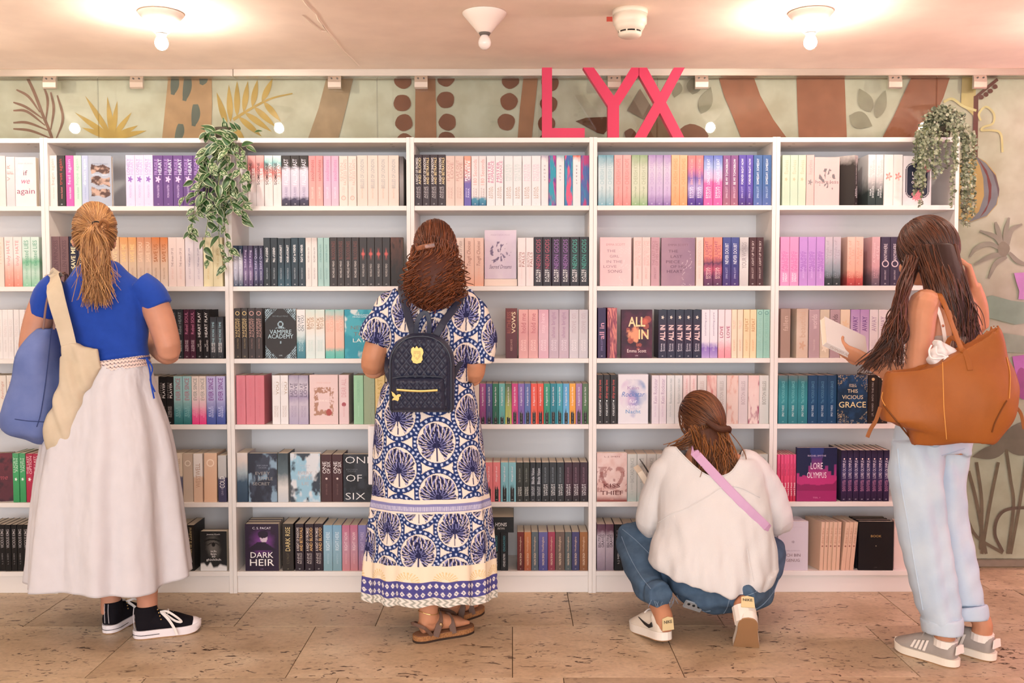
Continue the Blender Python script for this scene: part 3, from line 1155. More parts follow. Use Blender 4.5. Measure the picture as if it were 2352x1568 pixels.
# ------------------------------------------------------------------ person with ponytail, blue shirt, white skirt
Y1 = -0.46
base = G(270, 1455)
p1 = empty('person', (base.x, Y1, 0), 'person with a ponytail in a blue top and long white skirt', 'person')
HC = q(217, 543, Y1 + 0.02)
HR = head_frame(0.35, 0.38, 0.05)
parts = head_parts(HC, HR)
parts += [tube([q(252, 910, Y1), q(250, 838, Y1), q(243, 765, Y1), q(233, 700, Y1), q(227, 655, Y1), q(223, 628, Y1 - .005), q(220, 600, Y1), q(217, 560, Y1 + .015)],
               [(.158, .11), (.128, .092), (.138, .095), (.158, .098), (.150, .08), (.08, .062), (.052, .052), (.05, .05)], 20, 4)]
for (sh, el, fw, wr, sd) in (((345, 676), (388, 806), (372, 806), (330, 772), 1), ((110, 678), (72, 806), (92, 812), (140, 775), -1)):
    A_, B_ = q(*sh, Y1), q(*el, Y1 - .01)
    Wr = q(*wr, Y1 + .24)
    parts.append(tube([A_, A_.lerp(B_, .5) + Vector((.008 * sd, 0, 0)), B_, q(*fw, Y1 + .1), Wr], [.056, .054, .046, .042, .028], 14, 4))
    parts += hand_parts(Wr, (-.5 * sd, .8, .3), (-.8 * sd, -.3, .1), sd, .5)
FL, FR = G(244, 1457), G(305, 1466)
aL, aR = FL + Vector((.0, .05, .1)), FR + Vector((.045, .035, .1))
for hip, kn, an in (((212, 930), (226, 1160), aL), ((292, 930), (306, 1160), aR)):
    parts.append(tube([q(*hip, Y1), q(*kn, Y1 + .02), an + Vector((0, -.01, .22)), an + Vector((0, 0, .06)), an + Vector((0, 0, -.03))], [.085, .06, .055, .04, .04], 14, 4))
obj('body', blend(parts, .0065, 5), M_skin, p1)
face_bits(p1, HC, HR)
# shirt
M_blue = mat('blue_jersey', '#1f45a5', 0.75, 0.15, noise_amt=0.05, noise_scale=40, bump=0.2, bump_scale=700, sheen=0.15)
sp = [tube([q(256, 842, Y1), q(254, 815, Y1), q(246, 765, Y1), q(236, 705, Y1), q(229, 662, Y1), q(225, 632, Y1), q(223, 612, Y1 + .01)],
           [(.148, .108), (.148, .106), (.158, .108), (.176, .112), (.168, .096), (.115, .08), (.085, .066)], 24, 4),
      tube([q(318, 655, Y1), q(346, 676, Y1), q(364, 706, Y1)], [(.062, .064), (.062, .064), (.058, .06)], 16, 3),
      tube([q(138, 655, Y1), q(112, 680, Y1), q(98, 726, Y1)], [(.062, .064), (.06, .064), (.056, .06)], 16, 3)]
me = blend(sp, .006, 8)
ripple(me, lambda a: 0.0035 * np.sin((a[:, 2] - 1.1) * 330 + 5 * np.sin(a[:, 0] * 14)) * np.exp(-((a[:, 2] - q(250, 832, Y1).z) / .035) ** 2)
       + 0.003 * np.sin(a[:, 0] * 40 + a[:, 2] * 55) * np.exp(-((a[:, 2] - q(250, 780, Y1).z) / .07) ** 2))
shirt = obj('shirt', me, M_blue, p1)
shirt['base'] = p1['base']
dr = [q(336, 822, Y1 - .06), q(344, 850, Y1 - .08), q(347, 880, Y1 - .09), q(354, 915, Y1 - .1)]
obj('drawstring', tube(dr, [.0035] * 4, 6, 4), M_blue, shirt)
obj('drawstring', tube([q(336, 822, Y1 - .06), q(350, 845, Y1 - .07), q(345, 872, Y1 - .09), q(356, 900, Y1 - .09)], [.003] * 4, 6, 4), M_blue, shirt)
# skirt
M_skirt = mat('white_cotton_voile', '#d6d2d6', 0.85, 0.1, bump=0.3, bump_scale=900, noise_amt=0.02)


def px_ring(y, x0, x1, Y, b):
    a, c = q(x0, y, Y), q(x1, y, Y)
    return ((a.x + c.x) / 2, Y, a.z, (c.x - a.x) / 2, b)


rings = [px_ring(832, 152, 340, Y1, .122), px_ring(850, 148, 344, Y1, .130), px_ring(900, 128, 355, Y1, .155), px_ring(1000, 108, 385, Y1, .19), px_ring(1100, 92, 401, Y1, .215), px_ring(1200, 82, 413, Y1, .232), px_ring(1318, 74, 428, Y1, .245)]
sfold = lambda T, V: 1 + (V ** .8) * (0.05 * np.sin(5 * T + .7) + 0.06 * np.sin(9 * T + 1.4 * V + 1.2) + 0.045 * np.sin(16 * T + 4 + V) * np.abs(np.sin(2 * T + 1))) + np.exp(-(V / .08) ** 2) * 0.012 * np.sin(46 * T)
Pg, TH, VV, Q_ = cloth_grid(rings, 300, 150, sfold, lambda T, V: (V ** 5) * (-.02 * np.maximum(0, -np.sin(T)) + .012 * np.sin(3 * T + .6)))
Pg[..., 0] += 0.003 * (fbm(TH * 9, VV * 16, 3) - .5)
Pg[..., 1] += 0.012 * (fbm(TH * 6, VV * 9, 8) - .5)
skirt = obj('skirt', solidify(grid_mesh('skirt', Pg, wrap=True), .002), M_skirt, p1)
skirt['base'] = p1['base']
# smocked patterned waistband
u = np.linspace(0, 2 * math.pi, 420, endpoint=False)
v = np.linspace(0, 1, 16)
U, V = np.meshgrid(u, v)
r0, r1 = np.array(px_ring(826, 156, 338, Y1, .122)), np.array(px_ring(850, 149, 343, Y1, .129))
Rr = r0[None] + (r1 - r0)[None] * v[:, None]
wob = 1 + .012 + .008 * np.sin(V * 3 * math.pi * 2)
Pw = np.stack([Rr[:, 0:1] + Rr[:, 3:4] * wob * np.cos(U), Rr[:, 1:2] + Rr[:, 4:5] * wob * np.sin(U), Rr[:, 2:3] + 0.02 * np.cos(U) + 0 * U], -1)
tri = np.abs(((U * 22) % 2) - 1)
dark = np.abs(((V * 3 + tri * .5) % 1) - .5) < .12
obj('waistband', grid_mesh('waistband', Pw, wrap=True, col=np.where(dark[..., None], np.array(lin('#4a4656')), np.array(lin('#ecd4cb')))), attr_mat('woven_band', .85), skirt)
# hair
HRAD = (.080, .101, .112)
rr = random.Random(3)
hc = HC + HR @ Vector((0, -.008, .02))
tie = q(222, 520, Y1 - .095)
dt = HR.transposed() @ (tie - hc)
dt = Vector((dt.x / HRAD[0], dt.y / HRAD[1], dt.z / HRAD[2])).normalized()
st = []
for i in range(900):
    a = rr.uniform(-math.pi, math.pi)
    el = rr.uniform(-.75, 1.35)
    d = Vector((math.sin(a) * math.cos(el), math.cos(a) * math.cos(el), math.sin(el)))
    if d.y > .35 and d.z < .45:
        continue
    e = (dt + Vector((rr.gauss(0, .07), rr.gauss(0, .05), rr.gauss(0, .07)))).normalized()
    st.append(slerp_strand(hc, HR, HRAD, d, e, 12, rr.uniform(.99, 1.045), .02))
hp = obj('hair', blend([ell(hc, (.078, .098, .109), HR, 24, 16), ell(tie + Vector((0, .01, 0)), (.022, .025, .022)),
                        tube([tie, q(220, 548, Y1 - .13), q(226, 590, Y1 - .135), q(228, 630, Y1 - .13), q(236, 668, Y1 - .125)], [(.02, .018), (.036, .024), (.044, .026), (.042, .022), (.012, .008)], 14, 4)], .005, 4), mat('hair_under_blonde', '#8a5a34', .5, .3), p1)


def cut_face(me, c, R):
    return cut(me, lambda p, n: (lambda l: l.y > .035 and l.z < .055 and l.z > -.2 and abs(l.x) < .08)(R.transposed() @ (p - c)))


cut_face(hp.data, hc, HR)
hp['base'] = p1['base']
for i in range(640):
    t = rr.random()
    x = 222 + rr.gauss(0, 16)
    mid = q(212 + rr.uniform(-28, 40), 575 + rr.uniform(-15, 15), Y1 - .14 + rr.uniform(-.025, .03))
    end = q(x * .6 + 92 + rr.gauss(0, 17), rr.choice([640, 660, 680, 695]) + rr.gauss(0, 9), Y1 - .135 + rr.gauss(0, .014))
    s0 = tie + Vector((rr.gauss(0, .009), rr.gauss(0, .006), rr.gauss(0, .008)))
    P_ = [s0, s0.lerp(mid, .5) + Vector((0, -.02, .012)), mid, mid.lerp(end, .5) + Vector((rr.gauss(0, .006), rr.gauss(0, .004), 0)), end]
    st.append([Vector(z) for z in catmull([tuple(w) for w in P_], 4)])
hair_obj('hair_strands', st, .0021, .0011, '#7d4f2c', '#dba56a', hp, 4)
obj('hair_tie', tube([tie + Vector((.017 * math.cos(a), -.006 + .004 * math.sin(a), .017 * math.sin(a))) for a in np.linspace(0, 6.28, 14)], [.005] * 14, 8, 1), mat('hair_tie_black', '#1e1714', .7), hp)
obj('hair_loop', tube([tie + Vector((.02, -.02, .005)), tie + Vector((.035, -.028, .02)), tie + Vector((.05, -.02, .008)), tie + Vector((.045, -.01, -.012))], [.006, .007, .006, .004], 8, 4), mat('hair_under_blonde', '#8a5a34'), hp)
# glasses arm beside the ear
obj('glasses_temple', tube([HC + HR @ Vector((-.076, .09, -.002)), HC + HR @ Vector((-.079, .02, -.002)), HC + HR @ Vector((-.078, -.02, -.02))], [.0016] * 3, 6, 3), mat('thin_gold', '#c9a86a', .3, .5, .8), p1)
# high top sneakers
M_can = mat('black_canvas', '#17141a', .85, .15, bump=.3, bump_scale=1500)
M_rub = mat('white_rubber', '#efe7ea', .45, .35)
M_lac = mat('white_lace', '#efe6e0', .8, .1)
M_stitch = mat('white_stitch', '#cfc8cc', .7)
for (h, ang) in ((FL, math.radians(82)), (FR, math.radians(24))):
    s, T = shoe(p1, h, ang, 'high_top_sneaker', .252, .128, M_can, M_rub, .034, wide=.98, m_lace=M_lac, m_cap=M_rub)
    for y in (-.009, .009):
        obj('heel_stitch', tube([T @ Vector((.0065, y, .045)), T @ Vector((.0035, y * .9, .09)), T @ Vector((.006, y * .9, .125))], [.0012] * 3, 5, 3), M_stitch, s)
    obj('sole_line', tube([T @ Vector(v) for v in ((.1, -.0405, .018), (.03, -.037, .018), (-.001, 0, .018), (.03, .037, .018), (.1, .0405, .018))], [.0012] * 5, 5, 4), mat('dark_line', '#2a2428'), s)
    for e_ in range(4):
        for y in (-.038, .038):
            obj('eyelet', (*ell(T @ Vector((.095 + .004 * e_ - .0, y * (.95), .118 - .014 * e_)), (.003, .003, .003), None, 8, 6), True), mat('thin_gold', '#c9a86a'), s)
    bow = [(.105, -.03, .105), (.13, -.052, .11), (.165, -.06, .085), (.185, -.052, .06), (.16, -.045, .065), (.118, -.035, .1)]
    obj('lace_bow', tube([T @ Vector(b) for b in bow], [(.0045, .0015)] * 6, 6, 4), M_lac, s)
    obj('lace_end', tube([T @ Vector(b) for b in ((.108, -.032, .105), (.135, -.05, .075), (.155, -.06, .04), (.165, -.066, .012))], [(.0055, .0015)] * 4, 6, 4), M_lac, s)

# blue shoulder bag
M_bag = mat('blue_suede', '#6f7eb2', 0.85, 0.15, color2='#6272a8', noise_scale=12, bump=.15, bump_scale=500)
yb = Y1 - .03


def px_bag(rows, Yc, sq=3.2, n=28, kk=5):
    pts, rad = [], []
    for (y, x0, x1, d) in rows:
        a, c = q(x0, y, Yc), q(x1, y, Yc)
        pts.append((a + c) / 2)
        rad.append(((c.x - a.x) / 2, d))
    return tube(pts, rad, n, kk, sq=sq)


bb = q(80, 1003, yb)
bag = empty('shoulder_bag', (bb.x, yb, bb.z), 'slouchy blue shoulder bag hanging from the ponytailed person', 'bag')
me = blend([px_bag([(751, 97, 133, .07), (775, 84, 141, .12), (820, 66, 149, .155), (880, 50, 152, .165), (940, 34, 150, .165), (978, 20, 142, .155), (996, 30, 125, .12), (1004, 48, 100, .06)], yb)], .007, 5)
ripple(me, lambda a: .004 * np.sin(a[:, 2] * 26 + a[:, 0] * 18) + .003 * np.sin(a[:, 0] * 60 - a[:, 2] * 21))
bd = obj('bag_body', me, M_bag, bag)
bd['base'] = bag['base']
M_seam = mat('bag_seam', '#33406f', .8)


def on_surface(me, px, py):
    """nearest camera facing point of a mesh along a photo direction"""
    bm = bmesh.new()
    bm.from_mesh(me)
    from mathutils.bvhtree import BVHTree
    t = BVHTree.FromBMesh(bm)
    out = []
    for x, y in zip(px, py):
        d = (RCAM @ Vector(((x - 1176) / F_PX, -(y - 784) / F_PX, -1.0))).normalized()
        h = t.ray_cast(CAM, d)
        if h[0] is not None:
            out.append(h[0] + h[1] * .001)
    bm.free()
    return out


def seam(parent, me, pts, r, m, name='seam', k=6):
    P_ = catmull([np.array(p, float) for p in pts], k)
    s = on_surface(me, [p[0] for p in P_], [p[1] for p in P_])
    if len(s) > 2:
        return obj(name, tube(s, [r] * len(s), 6, 1), m, parent)


seam(bd, me, [(117, 756), (113, 800), (104, 880), (93, 950), (84, 980)], .0018, M_seam)
seam(bd, me, [(34, 962), (60, 966), (90, 968), (120, 970), (142, 972)], .0016, M_seam)
M_strap = mat('brown_cord_strap', '#8a6a62', .6)
obj('strap', tube([q(98, 764, yb - .05), q(108, 690, Y1 - .085), q(124, 645, Y1 - .04), q(140, 628, Y1 + .02), q(150, 640, Y1 + .07), q(120, 760, Y1 + .1)], [(.0045, .003)] * 6, 8, 5), M_strap, bag)
obj('strap', tube([q(124, 756, yb - .05), q(127, 690, Y1 - .09), q(132, 648, Y1 - .05), q(146, 630, Y1 + .02), q(156, 645, Y1 + .07), q(130, 760, Y1 + .1)], [(.0045, .003)] * 6, 8, 5), M_strap, bag)

# cream canvas tote behind it
M_canvas = mat('cream_canvas', '#d6c6ae', 0.9, 0.08, color2='#cabaa1', noise_scale=10, bump=.4, bump_scale=900)
yt = Y1 - .135
bb = q(140, 1048, yt)
tote = empty('canvas_tote', (bb.x, yt, bb.z), 'cream canvas tote with a wide strap tucked behind the blue bag', 'bag')
me = blend([px_bag([(790, 142, 166, .016), (808, 140, 190, .02), (830, 138, 231, .022), (836, 138, 233, .024), (870, 138, 215, .045), (920, 130, 192, .05), (980, 106, 176, .05), (1022, 104, 160, .04), (1046, 116, 150, .015)], yt, 3.0, kk=3)], .004, 2)
ripple(me, lambda a: .004 * np.sin(a[:, 0] * 85 + a[:, 2] * 30) + .002 * np.sin(a[:, 0] * 140 + a[:, 2] * 44))
tb = obj('bag_body', me, M_canvas, tote)
obj('strap', tube([q(162, 812, yt - .005), q(150, 760, yt - .01), q(133, 700, Y1 - .135), q(124, 660, Y1 - .105), q(121, 640, Y1 - .05), q(126, 632, Y1), q(130, 650, Y1 + .07), q(140, 740, Y1 + .12)], [(.03, .0025), (.03, .0025), (.033, .0025), (.034, .0025), (.034, .0025), (.034, .0025), (.03, .0025), (.03, .0025)], 10, 5, sq=4), M_canvas, tote)

# ------------------------------------------------------------------ person with curls, patterned dress
Y2 = -0.49
base = G(1000, 1465)
p2 = empty('person', (base.x, Y2, 0), 'person with long brown curls in a blue patterned maxi dress', 'person')
HC = q(999, 585, Y2 + .02)
HR = head_frame(0.12, 0.3, 0.0)
parts = head_parts(HC, HR, .97)
parts += [tube([q(984, 915, Y2), q(985, 850, Y2), q(986, 765, Y2), q(990, 712, Y2), q(994, 682, Y2), q(998, 655, Y2), q(1000, 610, Y2 + .01)],
               [(.15, .105), (.135, .1), (.14, .1), (.155, .095), (.12, .075), (.055, .055), (.05, .05)], 20, 4)]
for (sh, el, fw, wr, sd) in (((1078, 712), (1088, 850), (1075, 858), (1030, 800), 1), ((902, 705), (856, 832), (868, 842), (930, 800), -1)):
    A_, B_ = q(*sh, Y2), q(*el, Y2 - .0)
    Wr = q(*wr, Y2 + .26)
    parts.append(tube([A_, A_.lerp(B_, .5) + Vector((.006 * sd, 0, 0)), B_, q(*fw, Y2 + .1), Wr], [.055, .052, .046, .042, .027], 14, 4))
    parts += hand_parts(Wr, (-.5 * sd, .8, .3), (-.8 * sd, -.3, .1), sd, .5)
FL, FR = G(962, 1474), G(1018, 1436)
aL, aR = FL + Vector((.035, .03, .1)), FR + Vector((.03, .03, .1))
dirL, dirR = math.radians(32), math.radians(55)
for hip, kn, an, dr_ in (((950, 930), (958, 1180), aL, dirL), ((1022, 930), (1022, 1180), aR, dirR)):
    f_ = Vector((math.cos(dr_), math.sin(dr_), 0))
    parts.append(tube([q(*hip, Y2), q(*kn, Y2 + .01), an + Vector((0, -.01, .22)), an + Vector((0, 0, .05)), an + Vector((0, 0, -.03))], [.085, .06, .056, .04, .038], 14, 4))
    hl = an - f_ * .03
    hl.z = .052
    parts.append(tube([hl - f_ * .005, hl + f_ * .06 + Vector((0, 0, .012)), hl + f_ * .13 + Vector((0, 0, 0)), hl + f_ * .18 + Vector((0, 0, -.008))], [(.026, .027), (.035, .03), (.024, .036), (.014, .034)], 14, 4))
    sdv = Vector((-f_.y, f_.x, 0))
    for i, (off, r_) in enumerate(((-.024, .011), (-.009, .009), (.004, .008), (.016, .0078), (.027, .0075))):
        a_ = hl + f_ * (.172 - .006 * i) + sdv * off * (1 if an is aL else -1)
        parts.append(tube([a_ - f_ * .015 + Vector((0, 0, -.006)), a_ + f_ * .012 + Vector((0, 0, -.006)), a_ + f_ * .027 + Vector((0, 0, -.012))], [r_, r_, r_ * .7], 8, 2))
obj('body', blend(parts, .006, 4), M_skin2, p2)
face_bits(p2, HC, HR, .97)
# sandals
M_cork = mat('cork_footbed', '#a5744c', .8, .15, noise_amt=.3, noise_scale=150)
M_strap2 = mat('brown_sandal_leather', '#6a4f42', .55, .3)
M_outs = mat('dark_outsole', '#3a2a22', .8)
for an, dr_, nm in ((aL, dirL, 'sandal'), (aR, dirR, 'sandal')):
    f_ = Vector((math.cos(dr_), math.sin(dr_), 0))
    hl = an - f_ * .065
    hl.z = 0
    T = Matrix.Translation(hl) @ Matrix.Rotation(dr_, 4, 'Z')
    pro = [(.0, 0.0), (.008, .022), (.036, .036), (.09, .037), (.14, .043), (.19, .050), (.225, .045), (.25, .030), (.262, .0)]
    pr = catmull([np.array(p) for p in pro], 4)
    ring = [(p[0], p[1]) for p in pr] + [(p[0], -p[1]) for p in pr[-2:0:-1]]
    n = len(ring)

    def slab(z0, z1, g=1.0):
        V = [((x - .13) * g + .13, y * g, z0) for x, y in ring] + [((x - .13) * g + .13, y * g, z1) for x, y in ring]
        f = [tuple(range(n - 1, -1, -1)), tuple(range(n, 2 * n))] + [(i, (i + 1) % n, (i + 1) % n + n, i + n) for i in range(n)]
        m_ = fix_normals(mesh_from('sole', V, f))
        m_.transform(T)
        return m_
    s = obj(nm, slab(.008, .026), M_cork, p2)
    s['base'] = p2['base']
    obj('outsole', slab(0, .0085, 1.005), M_outs, s)
    obj('footbed', slab(.0255, .0285, .965), mat('tan_footbed', '#8a6248', .8), s)
    for pts in ([(.15, -.046, .02), (.148, -.03, .062), (.15, 0, .078), (.152, .03, .062), (.155, .046, .02)], [(.075, -.04, .02), (.095, -.034, .07), (.105, 0, .098), (.095, .034, .07), (.075, .04, .02)],
                [(.06, -.038, .026), (.03, -.037, .06), (-.004, 0, .075), (.03, .037, .06), (.06, .038, .026)]):
        obj('strap', tube([T @ Vector(v) for v in pts], [(.013, .002)] * 5 if pts[0][0] != .06 else [(.007, .002)] * 5, 8, 4, sq=4), M_strap2, s)
    obj('buckle', (*ell(T @ Vector((.098, -.039, .06)), (.009, .004, .011), None, 10, 8), True), mat('bronze_buckle', '#8c7050', .35, .5, .8), s)
ank = aL + Vector((0, 0, .012))
obj('anklet', tube([ank + Vector((.042 * math.cos(t), .042 * math.sin(t), .006 * math.sin(2 * t))) for t in np.linspace(0, 6.28, 20)], [.0013] * 20, 5, 1), mat('thin_gold', '#c9a86a'), p2)

CREAM, NAVY, LAV, DNAVY = [np.array(lin(c)) for c in ('#eaddd0', '#22356a', '#8688bd', '#26274a')]


def dress_print(s, t):
    """block print: ovals with a palm, ringed by dotted navy chains"""
    out = np.empty(s.shape + (3,))
    out[:] = CREAM
    best = np.full(s.shape, 9.0)
    bx, by = np.zeros_like(s), np.zeros_like(s)
    cw, chh = .128, .196
    c0 = np.floor(s / cw)
    for dc in (-1, 0, 1, 2):
        c = c0 + dc
        off = np.where(np.mod(c, 2) == 1, chh / 2, 0)
        r0 = np.floor((t - off) / chh)
        for dr in (-1, 0, 1, 2):
            x = s - c * cw
            y = t - off - (r0 + dr) * chh
            e = np.hypot(x / .0625, y / (.078 - .012 * np.sign(y) * 0))
            k = e < best
            best = np.where(k, e, best)
            bx, by = np.where(k, x, bx), np.where(k, y, by)
    e = best
    ang = np.arctan2(by, bx)
    band = (e > 1.0) & (e < 1.26)
    dots = band & (np.abs(e - 1.12) < .06) & (np.sin(ang * 28) > .25)
    out[band] = NAVY
    out[dots] = np.array(lin('#c9d3ea'))
    # palm: stem, five fronds with ribs
    py = by                                     # t grows downwards
    stem = (np.abs(bx) < .0022) & (py > -.055) & (py < .072)
    r = np.hypot(bx, py - .012)
    a2 = np.arctan2(bx, -(py - .012))           # 0 = up
    lim = .94 - .12 * np.abs(np.sin(a2 * 3.0 + .8)) ** 6
    frond = (e < lim) & (np.abs(a2) < 2.72)
    ribs = np.sin(a2 * 15 + np.sign(bx) * r * 230)
    teeth = (np.sin(np.abs(a2) * 30 + r * 120) > -.8) | (r < .03)
    dk = frond & (ribs < .55) & teeth
    lv = frond & (ribs >= .55) & teeth & (r > .010)
    inner = e < .96
    out[inner & lv] = LAV
    out[inner & dk] = DNAVY
    out[inner & (r < .011)] = DNAVY
    out[inner & stem] = DNAVY * 1.4
    return out


def set_print(me, col):
    a = me.color_attributes.new('print', 'FLOAT_COLOR', 'POINT')
    a.data.foreach_set('color', np.concatenate([col, np.ones((len(col), 1))], 1).astype(np.float32).ravel())


M_dress = attr_mat('printed_viscose', .75, .15, bump=.15, bump_scale=600)
bp = [tube([q(984, 925, Y2), q(983, 890, Y2), q(985, 850, Y2), q(988, 770, Y2), q(992, 715, Y2), q(995, 686, Y2), q(998, 664, Y2 + .005)],
           [(.182, .122), (.172, .118), (.162, .115), (.168, .118), (.172, .112), (.135, .092), (.082, .066)], 24, 4),
      tube([q(1055, 690, Y2), q(1084, 722, Y2), q(1100, 775, Y2), q(1100, 832, Y2)], [(.062, .062), (.064, .064), (.066, .066), (.062, .064)], 18, 4),
      tube([q(930, 685, Y2), q(898, 712, Y2), q(872, 752, Y2), q(858, 784, Y2)], [(.062, .062), (.064, .064), (.066, .066), (.066, .066)], 18, 4)]
me = blend(bp, .0032, 10)
ripple(me, lambda a: .004 * np.sin(a[:, 0] * 38 + a[:, 2] * 30) + .003 * np.sin(a[:, 0] * 75 - a[:, 2] * 22))
a = coords(me)
cx = q(985, 800, Y2).x
z_ref = q(985, 900, Y2).z
th = np.arctan2(a[:, 1] - Y2, a[:, 0] - cx)
s_ = np.where(np.abs(a[:, 0] - cx) < .13, (th + math.pi / 2) * .165, (a[:, 0] - cx) * 1.35)
s_ = (a[:, 0] - cx) * 1.12
set_print(me, dress_print(s_ + 5 * .128 + .09, (z_ref - a[:, 2]) + 8 * .196 + .02))
dress = obj('dress', me, M_dress, p2)
dress['base'] = p2['base']
ys = [878, 900, 945, 990, 1045, 1095, 1135, 1160, 1215, 1275, 1325, 1374]
xl = [884, 874, 864, 860, 857, 857, 856, 854, 850, 844, 842, 842]
xr = [1086, 1091, 1099, 1106, 1112, 1117, 1122, 1125, 1130, 1133, 1134, 1134]
bs = [.125, .13, .138, .142, .146, .148, .15, .152, .156, .158, .16, .16]
rings = [px_ring(y, l, r, Y2, b) for y, l, r, b in zip(ys, xl, xr, bs)]
vt = (1152 - 878) / (1388 - 878)
dfold = lambda T, V: 1 + (V ** 1.3) * (.03 * np.sin(6 * T + .3) + .018 * np.sin(11 * T + 1.5)) + np.clip((V - vt) / (1 - vt), 0, 1) ** .8 * (.03 * np.sin(13 * T + 2.2) + .024 * np.sin(19 * T + .4))
Pg, TH, VV, Q_ = cloth_grid(rings, 460, 430, dfold, lambda T, V: (V ** 6) * (.006 * np.sin(13 * T + 2.2)) + V ** 2 * .018 * np.maximum(0, -np.sin(T)))
yy = np.array([PX((r_[0], r_[1] - r_[4], r_[2] + .018 * (i_ / (len(Q_) - 1)) ** 2))[1] for i_, r_ in enumerate(Q_)])[:, None] + 0 * TH
arc = (TH + math.pi / 2 + math.pi) % (2 * math.pi) - math.pi
aa = Q_[:, 3:4] * .5 + Q_[:, 4:5] * .5
tt = (z_ref - Pg[..., 2]) + 8 * .196 + .02
col = dress_print(arc * np.maximum(.15, aa) * 1.0 + 5 * .128 + .09, tt)
low = dress_print(arc * aa * 1.12 + 5 * .128 + .03, tt * 1.1 + .05)
col = np.where((yy > 1180)[..., None], low, col)
arcm = arc * aa
bandc = np.where((np.sin(arcm * 900) > .2)[..., None], np.array(lin('#9a98c0')), np.array(lin('#c3bfd4')))
col = np.where(((yy > 1148) & (yy < 1158))[..., None], CREAM, col)
col = np.where(((yy >= 1158) & (yy < 1180))[..., None], np.where((np.abs(yy - 1169) < 5)[..., None], bandc, np.array(lin('#8482b2'))), col)
col = np.where(((yy >= 1176) & (yy < 1181))[..., None], CREAM, col)
sun = (np.mod(arcm, .12) - .06)
ray = np.arctan2(sun, (1338 - yy) / 590)
rs_ = np.hypot(sun, (1338 - yy) / 590)
cr2 = np.where(((np.sin(ray * 22) > .2) & (rs_ > .012) & (rs_ < .04))[..., None], np.array(lin('#e3c68f')), np.array(lin('#f3e0c6')))
col = np.where(((yy >= 1302) & (yy < 1338))[..., None], cr2, col)
du, dv = np.mod(arcm / .021, 1) - .5, np.mod((yy - 1340) / 17.5, 1) - .5
dia = np.abs(du) + np.abs(dv)
dcol = np.where((dia < .12)[..., None], NAVY * 1.5, np.where((dia < .36)[..., None], np.array(lin('#ece4de')), np.array(lin('#4f4c8c'))))
col = np.where(((yy >= 1338) & (yy < 1376))[..., None], dcol, col)
chv = np.sin((arcm * 300) + np.abs(np.mod((yy - 1376) / 12, 1) - .5) * 8) > .2
col = np.where((yy >= 1376)[..., None], np.where(chv[..., None], np.array(lin('#a9a79c')), np.array(lin('#e6e0d6'))), col)
dsk = obj('dress_skirt', grid_mesh('dress_skirt', Pg, wrap=True, col=col), M_dress, dress)

# curls
rr = random.Random(11)
hc = HC + HR @ Vector((0, -.008, .02))
hp = obj('hair', blend([ell(hc, (.078, .099, .108), HR, 24, 16),
                        tube([q(1000, 560, Y2 - .06), q(998, 610, Y2 - .085), q(996, 650, Y2 - .1), q(997, 688, Y2 - .1), q(1000, 712, Y2 - .1)], [(.075, .05), (.092, .06), (.098, .055), (.088, .045), (.04, .02)], 18, 4)], .006, 4), mat('hair_under_brown', '#4a2213', .55, .3), p2)
cut_face(hp.data, hc, HR)
hp['base'] = p2['base']
st = []
clipd = HR.transposed() @ (q(975, 565, Y2 - .09) - hc)
for i in range(520):
    a = rr.uniform(-math.pi, math.pi)
    el_ = rr.uniform(-.1, 1.45)
    d = Vector((math.sin(a) * math.cos(el_), math.cos(a) * math.cos(el_), math.sin(el_)))
    if d.y > .35 and d.z < .4:
        continue
    e_ = Vector((d.x * .9 + rr.gauss(0, .1), -0.75, -.15 + rr.gauss(0, .1))).normalized()
    st.append(slerp_strand(hc, HR, (.081, .103, .112), d, e_, 12, rr.uniform(.99, 1.05), .03))
hair_obj('hair_strands', st, .0019, .0014, '#3d1c10', '#8a4a2a', hp, 5)
st = []
for i in range(560):
    x = rr.uniform(946, 1052)
    side = (x - 999) / 53
    p0 = q(x, 545 + 26 * abs(side) + rr.uniform(-8, 30), Y2 - .075 - .045 * math.sqrt(max(0, 1 - side * side)) + rr.uniform(-.005, .02))
    xe = 997 + side * 62 + rr.gauss(0, 9)
    L_ = 690 - 28 * abs(side) ** 2 + rr.gauss(0, 14)
    p1_ = q(xe, L_, Y2 - .11 - .03 * math.sqrt(max(0, 1 - min(1, abs(side)) ** 2)) + rr.gauss(0, .014))
    st.append(hang(p0, p1_, 34, .004, rr.uniform(3.0, 5.0), i, rr.uniform(.007, .014)))
hair_obj('hair_curls', st, .0026, .0014, '#3a190d', '#8f4c25', hp, 6, 34)
cA, cB = q(957, 571, Y2 - .135), q(998, 562, Y2 - .15)
mA = fix_normals(mesh_from('barrette', *tube([cA, (cA + cB) / 2 + Vector((0, -.01, 0)), cB], [(.0095, .003)] * 3, 10, 5, sq=4)))
obj('barrette', mA, mat('tortoiseshell', '#a5684a', .25, .5, color2='#5c2f1c', noise_scale=60), hp)

# backpack
M_quilt = mat('navy_quilted_leather', '#262a3e', .42, .4, noise_amt=.08, noise_scale=60)
M_gold = mat('polished_gold', '#a98b52', .38, .5, .9)
yk = Y2 - .135                                  # plane of the pack against the back
pb = q(967, 950, yk - .1)
pack = empty('backpack', (pb.x, yk, pb.z), 'small navy quilted backpack with gold crest on the dress wearer', 'backpack')
yf = yk - .095


